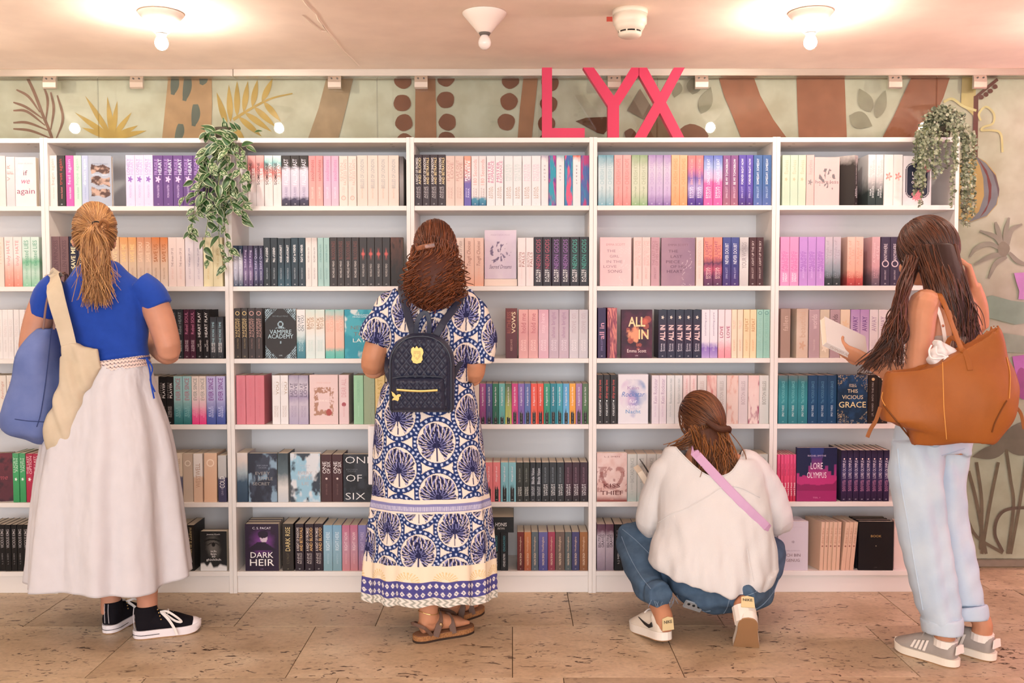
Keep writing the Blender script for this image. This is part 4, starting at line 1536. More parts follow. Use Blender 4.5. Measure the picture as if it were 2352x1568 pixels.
def arch(x0, x1, y0, y1, rtop, n=10):
    """outline (px) with round top corners"""
    P_ = [(x0 + 6, y1), (x0, y1 - 8), (x0, y0 + rtop)]
    P_ += [(x0 + rtop - rtop * math.cos(t), y0 + rtop - rtop * math.sin(t)) for t in np.linspace(0, math.pi / 2, n)]
    P_ += [(x1 - rtop + rtop * math.sin(t), y0 + rtop - rtop * math.cos(t)) for t in np.linspace(0, math.pi / 2, n)]
    P_ += [(x1, y0 + rtop), (x1, y1 - 8), (x1 - 6, y1)]
    return P_


def pillow(out_px, yfront, yback, edge, name, parent, m, quilt=True, cell=19.0, res=90):
    """padded panel with the given outline, quilted diamonds on its face"""
    O = [W(x, y, yfront) for x, y in out_px]
    xs_, zs = [p.x for p in O], [p.z for p in O]
    poly = [(p.x, p.z) for p in O]
    gx_ = np.linspace(min(xs_), max(xs_), res)
    gz = np.linspace(min(zs), max(zs), int(res * 1.2))
    # row wise half widths so that the grid hugs the outline
    P_ = []
    for z in gz:
        zz = min(max(z, min(zs) + 1e-5), max(zs) - 1e-5)
        cr = []
        for i in range(len(poly)):
            (xa, za), (xb, zb) = poly[i], poly[(i + 1) % len(poly)]
            if (za > zz) != (zb > zz):
                cr.append(xa + (zz - za) / (zb - za) * (xb - xa))
        P_.append((min(cr), max(cr)))
    P_ = np.array(P_)
    u_ = np.linspace(0, 1, res)
    X = P_[:, 0:1] + (P_[:, 1:2] - P_[:, 0:1]) * u_[None]
    Z = gz[:, None] + 0 * X
    ex = np.minimum(X - P_[:, 0:1], P_[:, 1:2] - X)
    ez = np.minimum(Z - gz[0], gz[-1] - Z)
    e_ = np.clip(np.minimum(ex, ez) / edge, 0, 1)
    dome = np.sqrt(np.clip(1 - (1 - e_) ** 2, 0, 1))
    Yv = yback + (yfront - yback) * dome
    if quilt:
        c_ = cell / 590
        qd = np.minimum(np.abs(np.mod((X + Z * .8) / c_, 1) - .5), np.abs(np.mod((X - Z * .8) / c_, 1) - .5))
        Yv = Yv - .0075 * np.clip((.5 - qd) * 0 + np.abs(np.sin(math.pi * (X + Z * .8) / c_) * np.sin(math.pi * (X - Z * .8) / c_)) ** .6, 0, 1) * (e_ > .55) + .003
    G_ = np.stack([X, Yv, Z], -1)
    return obj(name, grid_mesh(name, G_), m, parent)


core = prism_xz([(W(x, y, yf).x, W(x, y, yf).z) for x, y in arch(892, 1040, 768, 949, 66)], yf + .035, yk + .01)
bpk = obj('main_compartment', fix_normals(mesh_from('core', *core)), M_quilt, pack)
bpk['base'] = pack['base']
pillow(arch(890, 1042, 765, 950, 68), yf, yf + .05, .04, 'quilted_front', pack, M_quilt)
po = pillow([(902, 947), (899, 940), (901, 880), (906, 868), (1012, 866), (1020, 874), (1024, 938), (1020, 947)], yf - .026, yf + .01, .022, 'front_pocket', pack, M_quilt, cell=17)
zp = [W(x, y, yf - .032) for x, y in ((911, 895), (940, 897), (970, 898), (1005, 896))]
obj('zipper', tube(zp, [(.0045, .002)] * 4, 8, 4, sq=3), M_gold, pack)
# piping arch
ar = [W(x, y, yf + .004) for x, y in arch(896, 1036, 772, 948, 64)]
obj('piping', tube(ar, [.003] * len(ar), 6, 1), mat('navy_piping', '#1d2032', .4, .4), pack)
obj('piping', tube([W(x, y, yf - .012) for x, y in ((902, 868), (930, 864), (970, 863), (1018, 866))], [.0025] * 4, 6, 4), mat('navy_piping', '#1d2032'), pack)
# crest: shield with crown of leaves
cr = q(957, 815, yf - .012)


def gold_piece(name, pts, parent, y, th=.005, m=None):
    me_ = fix_normals(mesh_from(name, *prism_xz([(W(x, z_, y).x, W(x, z_, y).z) for x, z_ in pts], y - th, y)))
    return obj(name, me_, m or M_gold, parent)


crest = gold_piece('crest', [(944, 808), (945, 800), (950, 796), (953, 800), (957, 794), (962, 800), (966, 797), (971, 801), (973, 809), (970, 818), (971, 826), (966, 832), (957, 834), (949, 831), (945, 825), (947, 817)], pack, yf - .010, .005)
crest['base'] = pack['base']
gold_piece('crest_shield', [(950, 806), (965, 806), (966, 818), (958, 827), (950, 818)], crest, yf - .0145, .003, mat('dark_gold', '#8c7446', .35, .5, .9))
gold_piece('crest_star', [(957, 808), (959, 813), (964, 813), (960, 817), (962, 823), (957, 819), (953, 823), (954, 817), (951, 813), (956, 813)], crest, yf - .017, .002)
gold_piece('crest_scroll', [(949, 828), (957, 831), (967, 828), (968, 832), (957, 835), (948, 832)], crest, yf - .0145, .003)
bird = gold_piece('bird_charm', [(899, 898), (906, 903), (910, 908), (914, 905), (920, 905), (921, 909), (917, 911), (917, 916), (914, 921), (910, 919), (906, 918), (901, 919), (902, 915), (906, 912), (902, 909)], pack, yf - .034, .004)
# straps and grab handle
M_str = mat('navy_strap', '#272b3e', .45, .35)
obj('strap', tube([q(952, 775, yk - .04), q(940, 735, yk - .02), q(928, 690, Y2 - .11), q(922, 664, Y2 - .06), q(925, 656, Y2), q(928, 690, Y2 + .1), q(915, 800, Y2 + .12)], [(.014, .003)] * 7, 10, 5, sq=4), M_str, pack)
obj('strap', tube([q(998, 775, yk - .04), q(1020, 738, yk - .02), q(1045, 705, Y2 - .11), q(1060, 680, Y2 - .06), q(1062, 668, Y2), q(1058, 700, Y2 + .1), q(1050, 800, Y2 + .12)], [(.014, .003)] * 7, 10, 5, sq=4), M_str, pack)
obj('strap', tube([q(1036, 880, yk), q(1048, 850, Y2 - .11), q(1062, 825, Y2 - .05), q(1064, 800, Y2 + .02)], [(.009, .002)] * 4, 8, 5, sq=4), M_str, pack)
obj('strap', tube([q(898, 880, yk), q(888, 850, Y2 - .1), q(890, 820, Y2 - .03)], [(.009, .002)] * 3, 8, 5, sq=4), M_str, pack)
obj('grab_handle', tube([q(955, 775, yk - .05), q(958, 740, yk - .06), q(968, 722, yk - .06), q(980, 720, yk - .06), q(986, 740, yk - .06), q(985, 775, yk - .05)], [(.009, .003)] * 6, 8, 5, sq=4), M_str, pack)
# white paper bag held in front
wb = q(856, 1112, -.36)
pbag = obj('paper_bag', bevel_box(q(846, 1000, -.36).x, q(884, 1000, -.36).x, -.37, -.30, q(850, 1112, -.36).z, q(850, 978, -.36).z, .003), mat('white_paper', '#f3ecec', .8, .1, bump=.2, bump_scale=60))
tag(pbag, 'white paper bag peeking out beside the patterned dress', 'bag')

# ------------------------------------------------------------------ crouching person
Y3 = -0.45
base = G(1620, 1486)
p3 = empty('person', (base.x, -.5, 0), 'crouching person in a loose white blouse and blue jeans', 'person')
HC = q(1612, 972, -.30)
HR = head_frame(0.55, 0.35, -.06)
parts = head_parts(HC, HR, .98)
parts += [tube([q(1642, 1330, -.50), q(1642, 1290, -.49), q(1638, 1215, -.45), q(1632, 1130, -.40), q(1626, 1072, -.375), q(1620, 1045, -.36), q(1615, 1015, -.33), q(1612, 985, -.31)],
               [(.15, .12), (.16, .12), (.132, .1), (.155, .1), (.165, .082), (.09, .068), (.054, .054), (.05, .05)], 20, 4)]
for (sh, el, wr, sd) in (((1718, 1066, -.37), (1792, 1195, -.33), (1700, 1170, -.1), 1), ((1540, 1066, -.37), (1490, 1205, -.33), (1492, 1150, -.12), -1)):
    A_, B_, Wr = q(*sh), q(*el), q(*wr)
    parts.append(tube([A_, A_.lerp(B_, .5), B_, B_.lerp(Wr, .5), Wr], [.052, .048, .042, .038, .027], 14, 4))
    parts += hand_parts(Wr, (-.25 * sd, .6, .6), (-.9 * sd, 0, .2), sd, .6)
hL, bR = G(1535, 1486), G(1714, 1486)
anL = hL + Vector((-.012, .05, .105))
angL, angR = math.radians(112), math.radians(80)
heelR = bR - Vector((math.cos(angR), math.sin(angR), 0)) * .252 * .72
anR = bR + Vector((-.02, -.02, .16))
for hip, kn, an in (((1590, 1335, -.47), (1452, 1232, -.2), anL), ((1695, 1335, -.47), (1770, 1265, -.2), anR)):
    parts.append(tube([q(*hip), q(*hip).lerp(q(*kn), .5), q(*kn), q(*kn).lerp(an, .45), an, an - Vector((0, 0, .05))], [.08, .07, .055, .05, .036, .036], 14, 4))
obj('body', blend(parts, .0065, 5), M_skin2, p3)
face_bits(p3, HC, HR, .98)
M_jean = mat('mid_blue_denim', '#536a82', .85, .15, color2='#475d75', noise_scale=25, bump=.4, bump_scale=900)
M_jseam = mat('denim_stitch', '#7d93aa', .8)
kL = q(1452, 1228, -.2)
kR = q(1765, 1262, -.2)
jp = [ell(q(1652, 1332, -.50), (.205, .15, .125)),
      tube([q(1600, 1325, -.48), q(1520, 1268, -.33), kL], [.115, .1, .072], 18, 4),
      tube([kL, q(1468, 1290, -.36), q(1492, 1350, -.52), anL + Vector((-.005, 0, .075))], [.072, .07, .062, .052], 18, 4),
      tube([q(1700, 1325, -.48), q(1745, 1290, -.33), kR], [.115, .1, .072], 18, 4),
      tube([kR, q(1752, 1310, -.36), q(1738, 1362, -.5), anR + Vector((0, .01, .03))], [.072, .07, .06, .05], 18, 4)]
me = blend(jp, .007, 8)
ripple(me, lambda a: .004 * np.sin(a[:, 0] * 45 + a[:, 2] * 50) + .003 * np.sin(a[:, 0] * 20 - a[:, 2] * 95))
jn = obj('jeans', me, M_jean, p3)
seam(jn, me, [(1428, 1232), (1445, 1275), (1470, 1320), (1495, 1352)], .0016, M_jseam)
seam(jn, me, [(1430, 1215), (1460, 1240), (1490, 1270)], .0016, M_jseam)
seam(jn, me, [(1676, 1374), (1670, 1395), (1662, 1408)], .0018, M_jseam)
seam(jn, me, [(1555, 1366), (1566, 1385), (1580, 1398), (1605, 1404), (1632, 1402)], .0016, M_jseam)
seam(jn, me, [(1698, 1404), (1740, 1396), (1772, 1365), (1788, 1330)], .0016, M_jseam)
seam(jn, me, [(1690, 1375), (1730, 1362), (1765, 1342)], .0014, M_jseam)
for k_ in range(26):
    a_ = rng.uniform(0, 6.28)
    c_ = anL + Vector((-.005, 0, .068)) + Vector((.05 * math.cos(a_), .05 * math.sin(a_), 0))
    obj('frayed_thread', tube([c_, c_ + Vector((rng.gauss(0, .006), rng.gauss(0, .006), -.018 - rng.random() * .012))], [.0012, .0008], 4, 1), M_jseam, jn)
# blouse
M_blouse = mat('white_crinkle_gauze', '#dcd9d8', .9, .08, noise_amt=.015, bump=.5, bump_scale=500, stretch=(1, 1, .15))
rows3 = [(1040, 1535, 1722, .07, -.365), (1062, 1512, 1742, .10, -.375), (1110, 1510, 1758, .125, -.40), (1180, 1512, 1770, .145, -.44), (1240, 1503, 1781, .16, -.47), (1285, 1492, 1785, .175, -.49), (1315, 1487, 1782, .185, -.50), (1330, 1492, 1770, .185, -.50)]
pts, rad = [], []
for (y, x0, x1, d, Y_) in rows3:
    a_, c_ = q(x0, y, Y_), q(x1, y, Y_)
    pts.append((a_ + c_) / 2)
    rad.append(((c_.x - a_.x) / 2, d))
bl = [tube(pts, rad, 30, 5),
      tube([q(1560, 1068, -.37), q(1532, 1085, -.37), q(1510, 1140, -.35), q(1496, 1190, -.34), q(1502, 1205, -.28), q(1506, 1172, -.17)], [.062, .066, .068, .066, .056, .04], 18, 4),
      tube([q(1698, 1062, -.37), q(1726, 1075, -.37), q(1764, 1135, -.36), q(1785, 1188, -.35), q(1780, 1200, -.28), q(1735, 1180, -.17)], [.062, .066, .07, .064, .055, .04], 18, 4)]
me = blend(bl, .0055, 9)


def blouse_folds(a):
    zz = a[:, 2]
    low = np.clip((q(1640, 1150, -.45).z - zz) / .2, 0, 1)
    return low * (.0045 * np.sin(a[:, 0] * 62 + 2 * np.sin(zz * 12)) + .002 * np.sin(a[:, 0] * 120 + zz * 10)) + .002 * np.sin(a[:, 0] * 30 + zz * 45) + .001 * np.sin(a[:, 0] * 70 - zz * 60)


ripple(me, blouse_folds)
a = coords(me)
zh = q(1640, 1300, -.5).z
xm = q(1640, 1300, -.5).x
low_ = np.clip((zh - a[:, 2]) / .06, 0, 1)
a[:, 2] += low_ * (.004 * np.sin(a[:, 0] * 45) + .003 * np.sin(a[:, 0] * 90) + .045 * np.clip((a[:, 0] - xm) / .24, 0, 1) ** 2)
set_coords(me, a)
full = me.copy()
VN = [(1538, 1010), (1560, 1036), (1590, 1066), (1618, 1088), (1645, 1096), (1676, 1086), (1695, 1062), (1706, 1036), (1706, 1005)]
cut(me, lambda c, n: n.y < .25 and in_poly(*PX(c), VN))
blouse = obj('blouse', me, M_blouse, p3)
edge_pts = on_surface(full, [p[0] for p in catmull([np.array(v_, float) for v_ in VN], 6)], [p[1] for p in catmull([np.array(v_, float) for v_ in VN], 6)])
obj('neck_binding', tube(edge_pts, [.003] * len(edge_pts), 6, 1), M_blouse, blouse)
seam(blouse, full, [(1512, 1200), (1540, 1182), (1580, 1165), (1625, 1140), (1660, 1118), (1700, 1120), (1745, 1142)], .0022, M_blouse)
seam(blouse, full, [(1716, 1260), (1722, 1295), (1732, 1335)], .0018, M_blouse)
# cross-body strap and its small bag
M_lilac = mat('lilac_leather', '#cda3c6', .5, .3)
sp_ = on_surface(full, [1594, 1625, 1662, 1705, 1742, 1764], [1038, 1072, 1112, 1157, 1192, 1214])
sp_ = [p + Vector((0, -.007, 0)) for p in sp_]
sp_ = [sp_[0]] + [(sp_[i - 1] + sp_[i] * 2 + sp_[i + 1]) / 4 + Vector((0, -.003, 0)) for i in range(1, len(sp_) - 1)] + [sp_[-1]]
sp_ = [q(1585, 1030, -.33), q(1588, 1032, -.37)] + sp_ + [sp_[-1] + Vector((.005, .1, -.01)), q(1730, 1240, -.2)]
cb = empty('crossbody_bag', tuple(q(1700, 1260, -.2)), 'lilac cross-body strap running over the white blouse', 'bag')
obj('strap', tube(sp_, [(.0175, .0018)] * len(sp_), 8, 3, sq=4, ref=(0, -1, .1)), M_lilac, cb)
obj('bag_body', bevel_box(q(1660, 1240, -.2).x, q(1740, 1240, -.2).x, -.22, -.17, q(1700, 1275, -.2).z, q(1700, 1225, -.2).z, .012, 3), M_lilac, cb)
# phone in the back pocket
ph = (on_surface(jn.data, [1590, 1592, 1595], [1400, 1390, 1380]) + [q(1590, 1400, -.63)])[0]
o = obj('phone', bevel_box(-.036, .036, -.0045, .0045, -.02, .02, .003, 2), mat('phone_steel', '#a9b2ba', .25, .5, .5), loc=ph + Vector((0, -.004, .0)), rot=(.5, .32, 0))
o['base'] = list(ph)
tag(o, 'grey phone slipped into the jeans back pocket', 'phone')
for dx in (-.02, .0, .02):
    obj('camera_lens', (*ell((dx, -.0045, .006), (.006, .002, .006), None, 12, 8), True), mat('lens_black', '#1b1d20', .2), o, world=False)
# sneakers
M_lea = mat('off_white_leather', '#eadfd0', .5, .3, noise_amt=.04)
M_mid = mat('white_midsole', '#f0e8de', .5, .3)
M_tab = mat('yellowed_heel_tab', '#e0cb9c', .45, .3)
M_swoosh = mat('black_logo', '#2a2728', .5)
sL, TL = shoe(p3, hL, angL, 'low_sneaker', .252, .078, M_lea, M_mid, .034, pitch=.12, m_lace=M_lac)
sR, TR_ = shoe(p3, heelR, angR, 'low_sneaker', .252, .078, M_lea, M_mid, .034, pitch=.95, m_lace=M_lac)


def local_patch(T, parent, outline, x_face, name, m, axis='x', th=.002):
    """flat piece on a shoe; outline in (lateral, height) or (length, height)"""
    if axis == 'x':
        V0 = [(x_face, y, z) for y, z in outline]
        V1 = [(x_face - th, y, z) for y, z in outline]
    else:
        V0 = [(x, x_face, z) for x, z in outline]
        V1 = [(x, x_face + (th if x_face > 0 else -th), z) for x, z in outline]
    n = len(outline)
    me_ = mesh_from(name, V0 + V1, [tuple(range(n)), tuple(range(2 * n - 1, n - 1, -1))] + [(i, (i + 1) % n, (i + 1) % n + n, i + n) for i in range(n)])
    fix_normals(me_)
    me_.transform(T)
    return obj(name, me_, m, parent)


for s_, T_ in ((sL, TL), (sR, TR_)):
    local_patch(T_, s_, [(-.026, .045), (.026, .045), (.024, .092), (0, .098), (-.024, .092)], -.003, 'heel_tab', M_tab, th=.004)
    for sd in (-1, 1):
        local_patch(T_, s_, [(.05, .052), (.075, .043), (.11, .05), (.16, .072), (.118, .062), (.085, .056), (.066, .06), (.055, .07)], sd * .0385, 'side_logo', M_swoosh, axis='y', th=.004)
    me_, w_, h_ = text_mesh('NIKE', .015)
    t_ = me_.copy()
    t_.materials.clear()
    t_.transform(T_ @ Matrix.Translation((-.0078, 0, .078)) @ Matrix.Rotation(-math.pi / 2, 4, 'Z') @ Matrix.Diagonal((.036 / w_, 1, .012 / h_, 1)))
    obj('heel_lettering', t_, M_swoosh, s_)
obj('sock', tube([anR + Vector((0, -.005, .0)), anR + Vector((0, -.045, -.045))], [.042, .04], 14, 1), mat('white_sock', '#efe6dc', .9), p3)
# hair
rr = random.Random(21)
hc = HC + HR @ Vector((0, -.008, .02))
HRAD = (.079, .101, .111)
tie = q(1660, 990, -.375)
hp = obj('hair', blend([ell(hc, (.078, .1, .109), HR, 24, 16), ell(tie, (.024, .02, .016)),
                        tube([q(1622, 985, -.385), q(1632, 1020, -.41), q(1640, 1060, -.425), q(1640, 1095, -.43), q(1636, 1120, -.43)], [(.055, .03), (.05, .026), (.044, .02), (.03, .014), (.012, .006)], 16, 4)], .006, 4), mat('hair_under_chestnut', '#4a2817', .55, .3), p3)
cut_face(hp.data, hc, HR)
dt = HR.transposed() @ (tie - hc)
dt = Vector((dt.x / HRAD[0], dt.y / HRAD[1], dt.z / HRAD[2])).normalized()
st = []
for i in range(1000):
    a = rr.uniform(-math.pi, math.pi)
    el_ = rr.uniform(-.5, 1.45)
    d = Vector((math.sin(a) * math.cos(el_), math.cos(a) * math.cos(el_), math.sin(el_)))
    if d.y > .35 and d.z < .42:
        continue
    if el_ > .05 or a > .5:
        e_ = (dt + Vector((rr.gauss(0, .08), rr.gauss(0, .05), rr.gauss(0, .09)))).normalized()
    else:
        e_ = Vector((d.x * .6 + rr.gauss(0, .12), -.85, -.55 + rr.gauss(0, .1))).normalized()
    st.append(slerp_strand(hc, HR, HRAD, d, e_, 12, rr.uniform(.99, 1.04), .02))
hair_obj('hair_strands', st, .002, .0014, '#3d2013', '#8a5430', hp, 7)
st = []
for i in range(430):
    u_ = rr.random()
    x0_ = 1585 + 85 * u_
    p0 = q(x0_, 985 + rr.uniform(-10, 12), -.385 - .015 * math.sin(math.pi * u_) + rr.uniform(-.008, .01))
    if rr.random() < .12:
        e_ = q(1545 + rr.gauss(0, 8), 1030 + rr.gauss(0, 5), -.37)
    elif rr.random() < .3:
        e_ = q(1690 + rr.gauss(0, 7), 1105 + rr.gauss(0, 14), -.46 + rr.gauss(0, .01))
    else:
        e_ = q(1636 + (u_ - .5) * 40 + rr.gauss(0, 11), 1108 + rr.gauss(0, 18), -.47 + rr.gauss(0, .012))
    mid = p0.lerp(e_, .5) + Vector((rr.gauss(.006, .012), -.012, 0))
    P_ = [Vector(z) for z in catmull([tuple(p0), tuple(mid), tuple(e_)], 8)]
    wv = hang((0, 0, 0), (0, 0, 0), len(P_), .008, 1.6, i)
    st.append([p + w_ for p, w_ in zip(P_, wv)])
hair_obj('hair_waves', st, .0023, .0012, '#40200f', '#a0632f', hp, 8, 18)
obj('hair_twist', tube([q(1625, 968, -.41), q(1645, 982, -.42), q(1662, 986, -.42), q(1674, 984, -.41), q(1676, 992, -.39)], [.012, .014, .014, .011, .006], 12, 5), mat('hair_under_chestnut', '#4a2817'), hp)
# open book in the hands
ob = empty('book', tuple(q(1480, 1140, -.13)), 'open dark grey book held by the crouching person', 'book')
bc = q(1486, 1110, -.13)
Rb = Matrix.Rotation(math.radians(-32), 4, 'Y')
pgs = mesh_from('pages', *box(-.012, .012, -.07, .07, -.085, .075))
pgs.transform(Matrix.Translation(bc + Vector((.0, 0, 0))) @ Rb)
obj('page_block', pgs, M_page if 'M_page' in globals() else mat('cream_pages', '#efe2cf', .85), ob)
cv = mesh_from('cover', *box(.0125, .0155, -.075, .075, -.03, .09))
cv.transform(Matrix.Translation(bc + Vector((.012, -.01, .012))) @ Rb)
obj('cover', cv, mat('dark_grey_cover', '#3b3736', .5), ob)

# ------------------------------------------------------------------ long-haired person with the tan tote
Y4 = -0.70
YAW4 = 0.6
base = G(2200, 1520)
p4 = empty('person', (base.x, -.75, 0), 'person with long dark hair in pale jeans holding a book', 'person')
HC = q(2130, 580, -.62)
HR = head_frame(0.95, 0.32, 0.0)
parts = head_parts(HC, HR, .98)
tor = [q(2140, 1030, -.71), q(2150, 970, -.71), q(2166, 900, -.71), q(2175, 800, -.71), q(2176, 730, -.70), q(2170, 690, -.69), q(2160, 662, -.675), q(2148, 630, -.655), q(2136, 595, -.63)]
parts += [tube(tor, [(.155, .115), (.155, .11), (.125, .092), (.142, .1), (.152, .095), (.135, .075), (.07, .06), (.05, .05), (.05, .05)], 20, 4, yaw=YAW4)]
A_, B_ = q(2120, 705, -.79), q(2100, 868, -.86)
Wr = q(1990, 826, -.74)
parts.append(tube([A_ + Vector((.03, .03, .01)), A_, A_.lerp(B_, .5) + Vector((.003, 0, 0)), B_, B_.lerp(Wr, .45) + Vector((0, 0, -.008)), Wr], [.055, .053, .047, .043, .04, .026], 16, 4))
hf = (q(1925, 800, -.69) - Wr).normalized()
parts += hand_parts(Wr, hf, (.15, .5, .55), -1, .55, .98)
A2, B2, W2 = q(2226, 712, -.61), q(2243, 752, -.60), q(2236, 655, -.66)
parts.append(tube([A2 + Vector((-.04, -.02, 0)), A2, B2, B2.lerp(W2, .5) + Vector((.008, 0, 0)), W2], [.05, .048, .042, .038, .026], 16, 4))
parts += hand_parts(W2, (-.25, -.02, .8), (-.8, .3, -.3), 1, .75, .95, .8)
h1, t1 = G(2203, 1534), G(2052, 1484)
h2 = G(2288, 1519)
ang1 = math.atan2(t1.y - h1.y, t1.x - h1.x)
f1 = Vector((math.cos(ang1), math.sin(ang1), 0))
an1, an2 = h1 + f1 * .058 + Vector((0, 0, .1)), h2 + f1 * .058 + Vector((0, 0, .1))
for hip, kn, an in (((2105, 1040, -.76), (2122, 1230, -.77), an1), ((2165, 1040, -.68), (2172, 1230, -.68), an2)):
    lo_ = q(2160, 1380, -.80) if an is an1 else q(2213, 1375, -.72)
    parts.append(tube([q(*hip), q(*kn), lo_, an + Vector((0, 0, .035)), an - Vector((0, 0, .03))], [.075, .05, .036, .035, .036], 14, 4))
obj('body', blend(parts, .0042, 4), M_skin2, p4)
face_bits(p4, HC, HR, .98)
# top with straps
M_top = mat('taupe_rib_top', '#b3a298', .85, .1, bump=.3, bump_scale=400, stretch=(6, 6, 1))
top = obj('tank_top', blend([tube([q(2160, 960, -.71), q(2168, 900, -.71), q(2175, 830, -.71), q(2177, 790, -.71), q(2178, 768, -.71)], [(.145, .108), (.135, .1), (.144, .106), (.15, .11), (.145, .102)], 24, 4, yaw=YAW4)], .006, 5), M_top, p4)
M_wst = mat('cream_strap', '#f2e6dc', .7)
obj('shoulder_strap', tube([q(2172, 790, -.83), q(2164, 740, -.83), q(2150, 700, -.815), q(2132, 672, -.77), q(2124, 664, -.72), q(2122, 680, -.66)], [(.007, .002)] * 6, 8, 5, sq=4, ref=(0, -1, 0)), M_wst, top)
obj('shoulder_strap', tube([q(2215, 790, -.80), q(2212, 730, -.79), q(2206, 690, -.74), q(2200, 676, -.68)], [(.007, .002)] * 4, 8, 5, sq=4, ref=(0, -1, 0)), M_wst, top)
obj('strap_slider', (*ell(q(2166, 748, -.833), (.005, .003, .005), None, 10, 8), True), mat('rose_metal', '#c98a70', .3, .5, .8), top)
# jeans
M_pale = mat('pale_blue_denim', '#c6d4e0', .85, .12, color2='#b9cadb', noise_scale=9, bump=.3, bump_scale=800)


def leg(rows, b0, b1):
    P_, R_ = [], []
    for i, (y, x0, x1, Y_) in enumerate(rows):
        a_, c_ = q(x0, y, Y_), q(x1, y, Y_)
        P_.append((a_ + c_) / 2)
        R_.append(((c_.x - a_.x) / 2, b0 + (b1 - b0) * i / (len(rows) - 1)))
    return tube(P_, R_, 22, 4)


l1 = [(1015, 2050, 2165, -.76), (1080, 2047, 2165, -.77), (1140, 2053, 2166, -.77), (1200, 2060, 2170, -.77), (1270, 2076, 2182, -.78), (1370, 2102, 2197, -.80), (1428, 2122, 2204, -.81)]
l2 = [(1015, 2122, 2226, -.67), (1080, 2112, 2215, -.67), (1140, 2112, 2214, -.67), (1200, 2120, 2217, -.67), (1290, 2142, 2237, -.69), (1385, 2168, 2254, -.72), (1402, 2172, 2258, -.73)]
me = blend([leg(l1, .105, .075), leg(l2, .105, .075), tube([q(2143, 1035, -.715), q(2148, 985, -.71), q(2152, 945, -.71)], [(.165, .122), (.165, .12), (.15, .112)], 22, 4, yaw=YAW4)], .006, 9)
ripple(me, lambda a: .0035 * np.sin(a[:, 2] * 20 + a[:, 0] * 60 + 2 * np.sin(a[:, 2] * 9)) + .002 * np.sin(a[:, 2] * 70 - a[:, 0] * 60) * np.clip((.7 - a[:, 2]) * 2, 0, 1) + .003 * np.sin(a[:, 0] * 90 + a[:, 2] * 14))
jn = obj('jeans', me, M_pale, p4)
for rows_, nm in (([(1416, 2117, 2207, -.808), (1430, 2118, 2209, -.81), (1454, 2122, 2206, -.815)], 1), ([(1391, 2168, 2264, -.725), (1404, 2170, 2267, -.73), (1421, 2174, 2266, -.735)], 2)):
    c_ = leg(rows_, .083, .083)
    obj('cuff', blend([c_], .006, 3), M_pale, jn)
M_pst = mat('pale_denim_seam', '#a9bccd', .8)
seam(jn, me, [(2062, 1030), (2068, 1100), (2085, 1200), (2100, 1290), (2120, 1400)], .0022, M_pale)
seam(jn, me, [(2120, 1018), (2135, 1024), (2150, 1026), (2165, 1020)], .0018, M_pst)
seam(jn, me, [(2163, 1046), (2190, 1038), (2215, 1030)], .0016, M_pst)
# sneakers
M_sue = mat('grey_suede', '#a89f98', .85, .12, bump=.2, bump_scale=700, noise_amt=.06)
M_crm = mat('cream_midsole', '#f0e6d6', .5, .3)
M_ltab = mat('white_leather_stripe', '#f3ebe2', .5, .3)
for h_ in (h1, h2):
    s_, T_ = shoe(p4, h_, ang1, 'suede_sneaker', .25, .076, M_sue, M_crm, .03, m_lace=mat('grey_lace', '#b5aaa2', .8))
    for sd in (-1, 1):
        for i in range(4):
            x = .098 + .017 * i
            local_patch(T_, s_, [(x, .086 - .004 * i), (x + .009, .084 - .004 * i), (x + .026, .04), (x + .016, .04)], sd * .0405, 'side_stripe', M_ltab, axis='y', th=.004)
    local_patch(T_, s_, [(-.028, .055), (.028, .055), (.022, .086), (0, .09), (-.022, .086)], .001, 'heel_patch', M_ltab, th=.004)
    obj('sock', tube([T_ @ Vector((.058, 0, .07)), T_ @ Vector((.056, 0, .098))], [.041, .04], 16, 1), mat('white_sock', '#efe6dc', .9), s_)
# bracelets
wd = (Wr - B_).normalized()
for k_, (off, r_, m_) in enumerate(((.012, .0016, mat('rose_metal', '#c98a70')), (.0, .0022, mat('rose_metal', '#c98a70')), (-.012, .0014, mat('thin_gold', '#c9a86a')), (-.026, .003, mat('dark_bead', '#5c4038', .4)))):
    c_ = Wr - wd * (.02 - off)
    n1 = wd.cross(Vector((0, 0, 1))).normalized()
    n2 = wd.cross(n1)
    obj('bracelet', tube([c_ + n1 * .031 * math.cos(t) + n2 * .031 * math.sin(t) for t in np.linspace(0, 6.28, 18)], [r_] * 18, 6, 1), m_, p4)
obj('bracelet_charm', (*ell(Wr - wd * .045 + Vector((0, -.02, -.04)), (.007, .006, .007), None, 12, 8), True), M_eyew, p4)
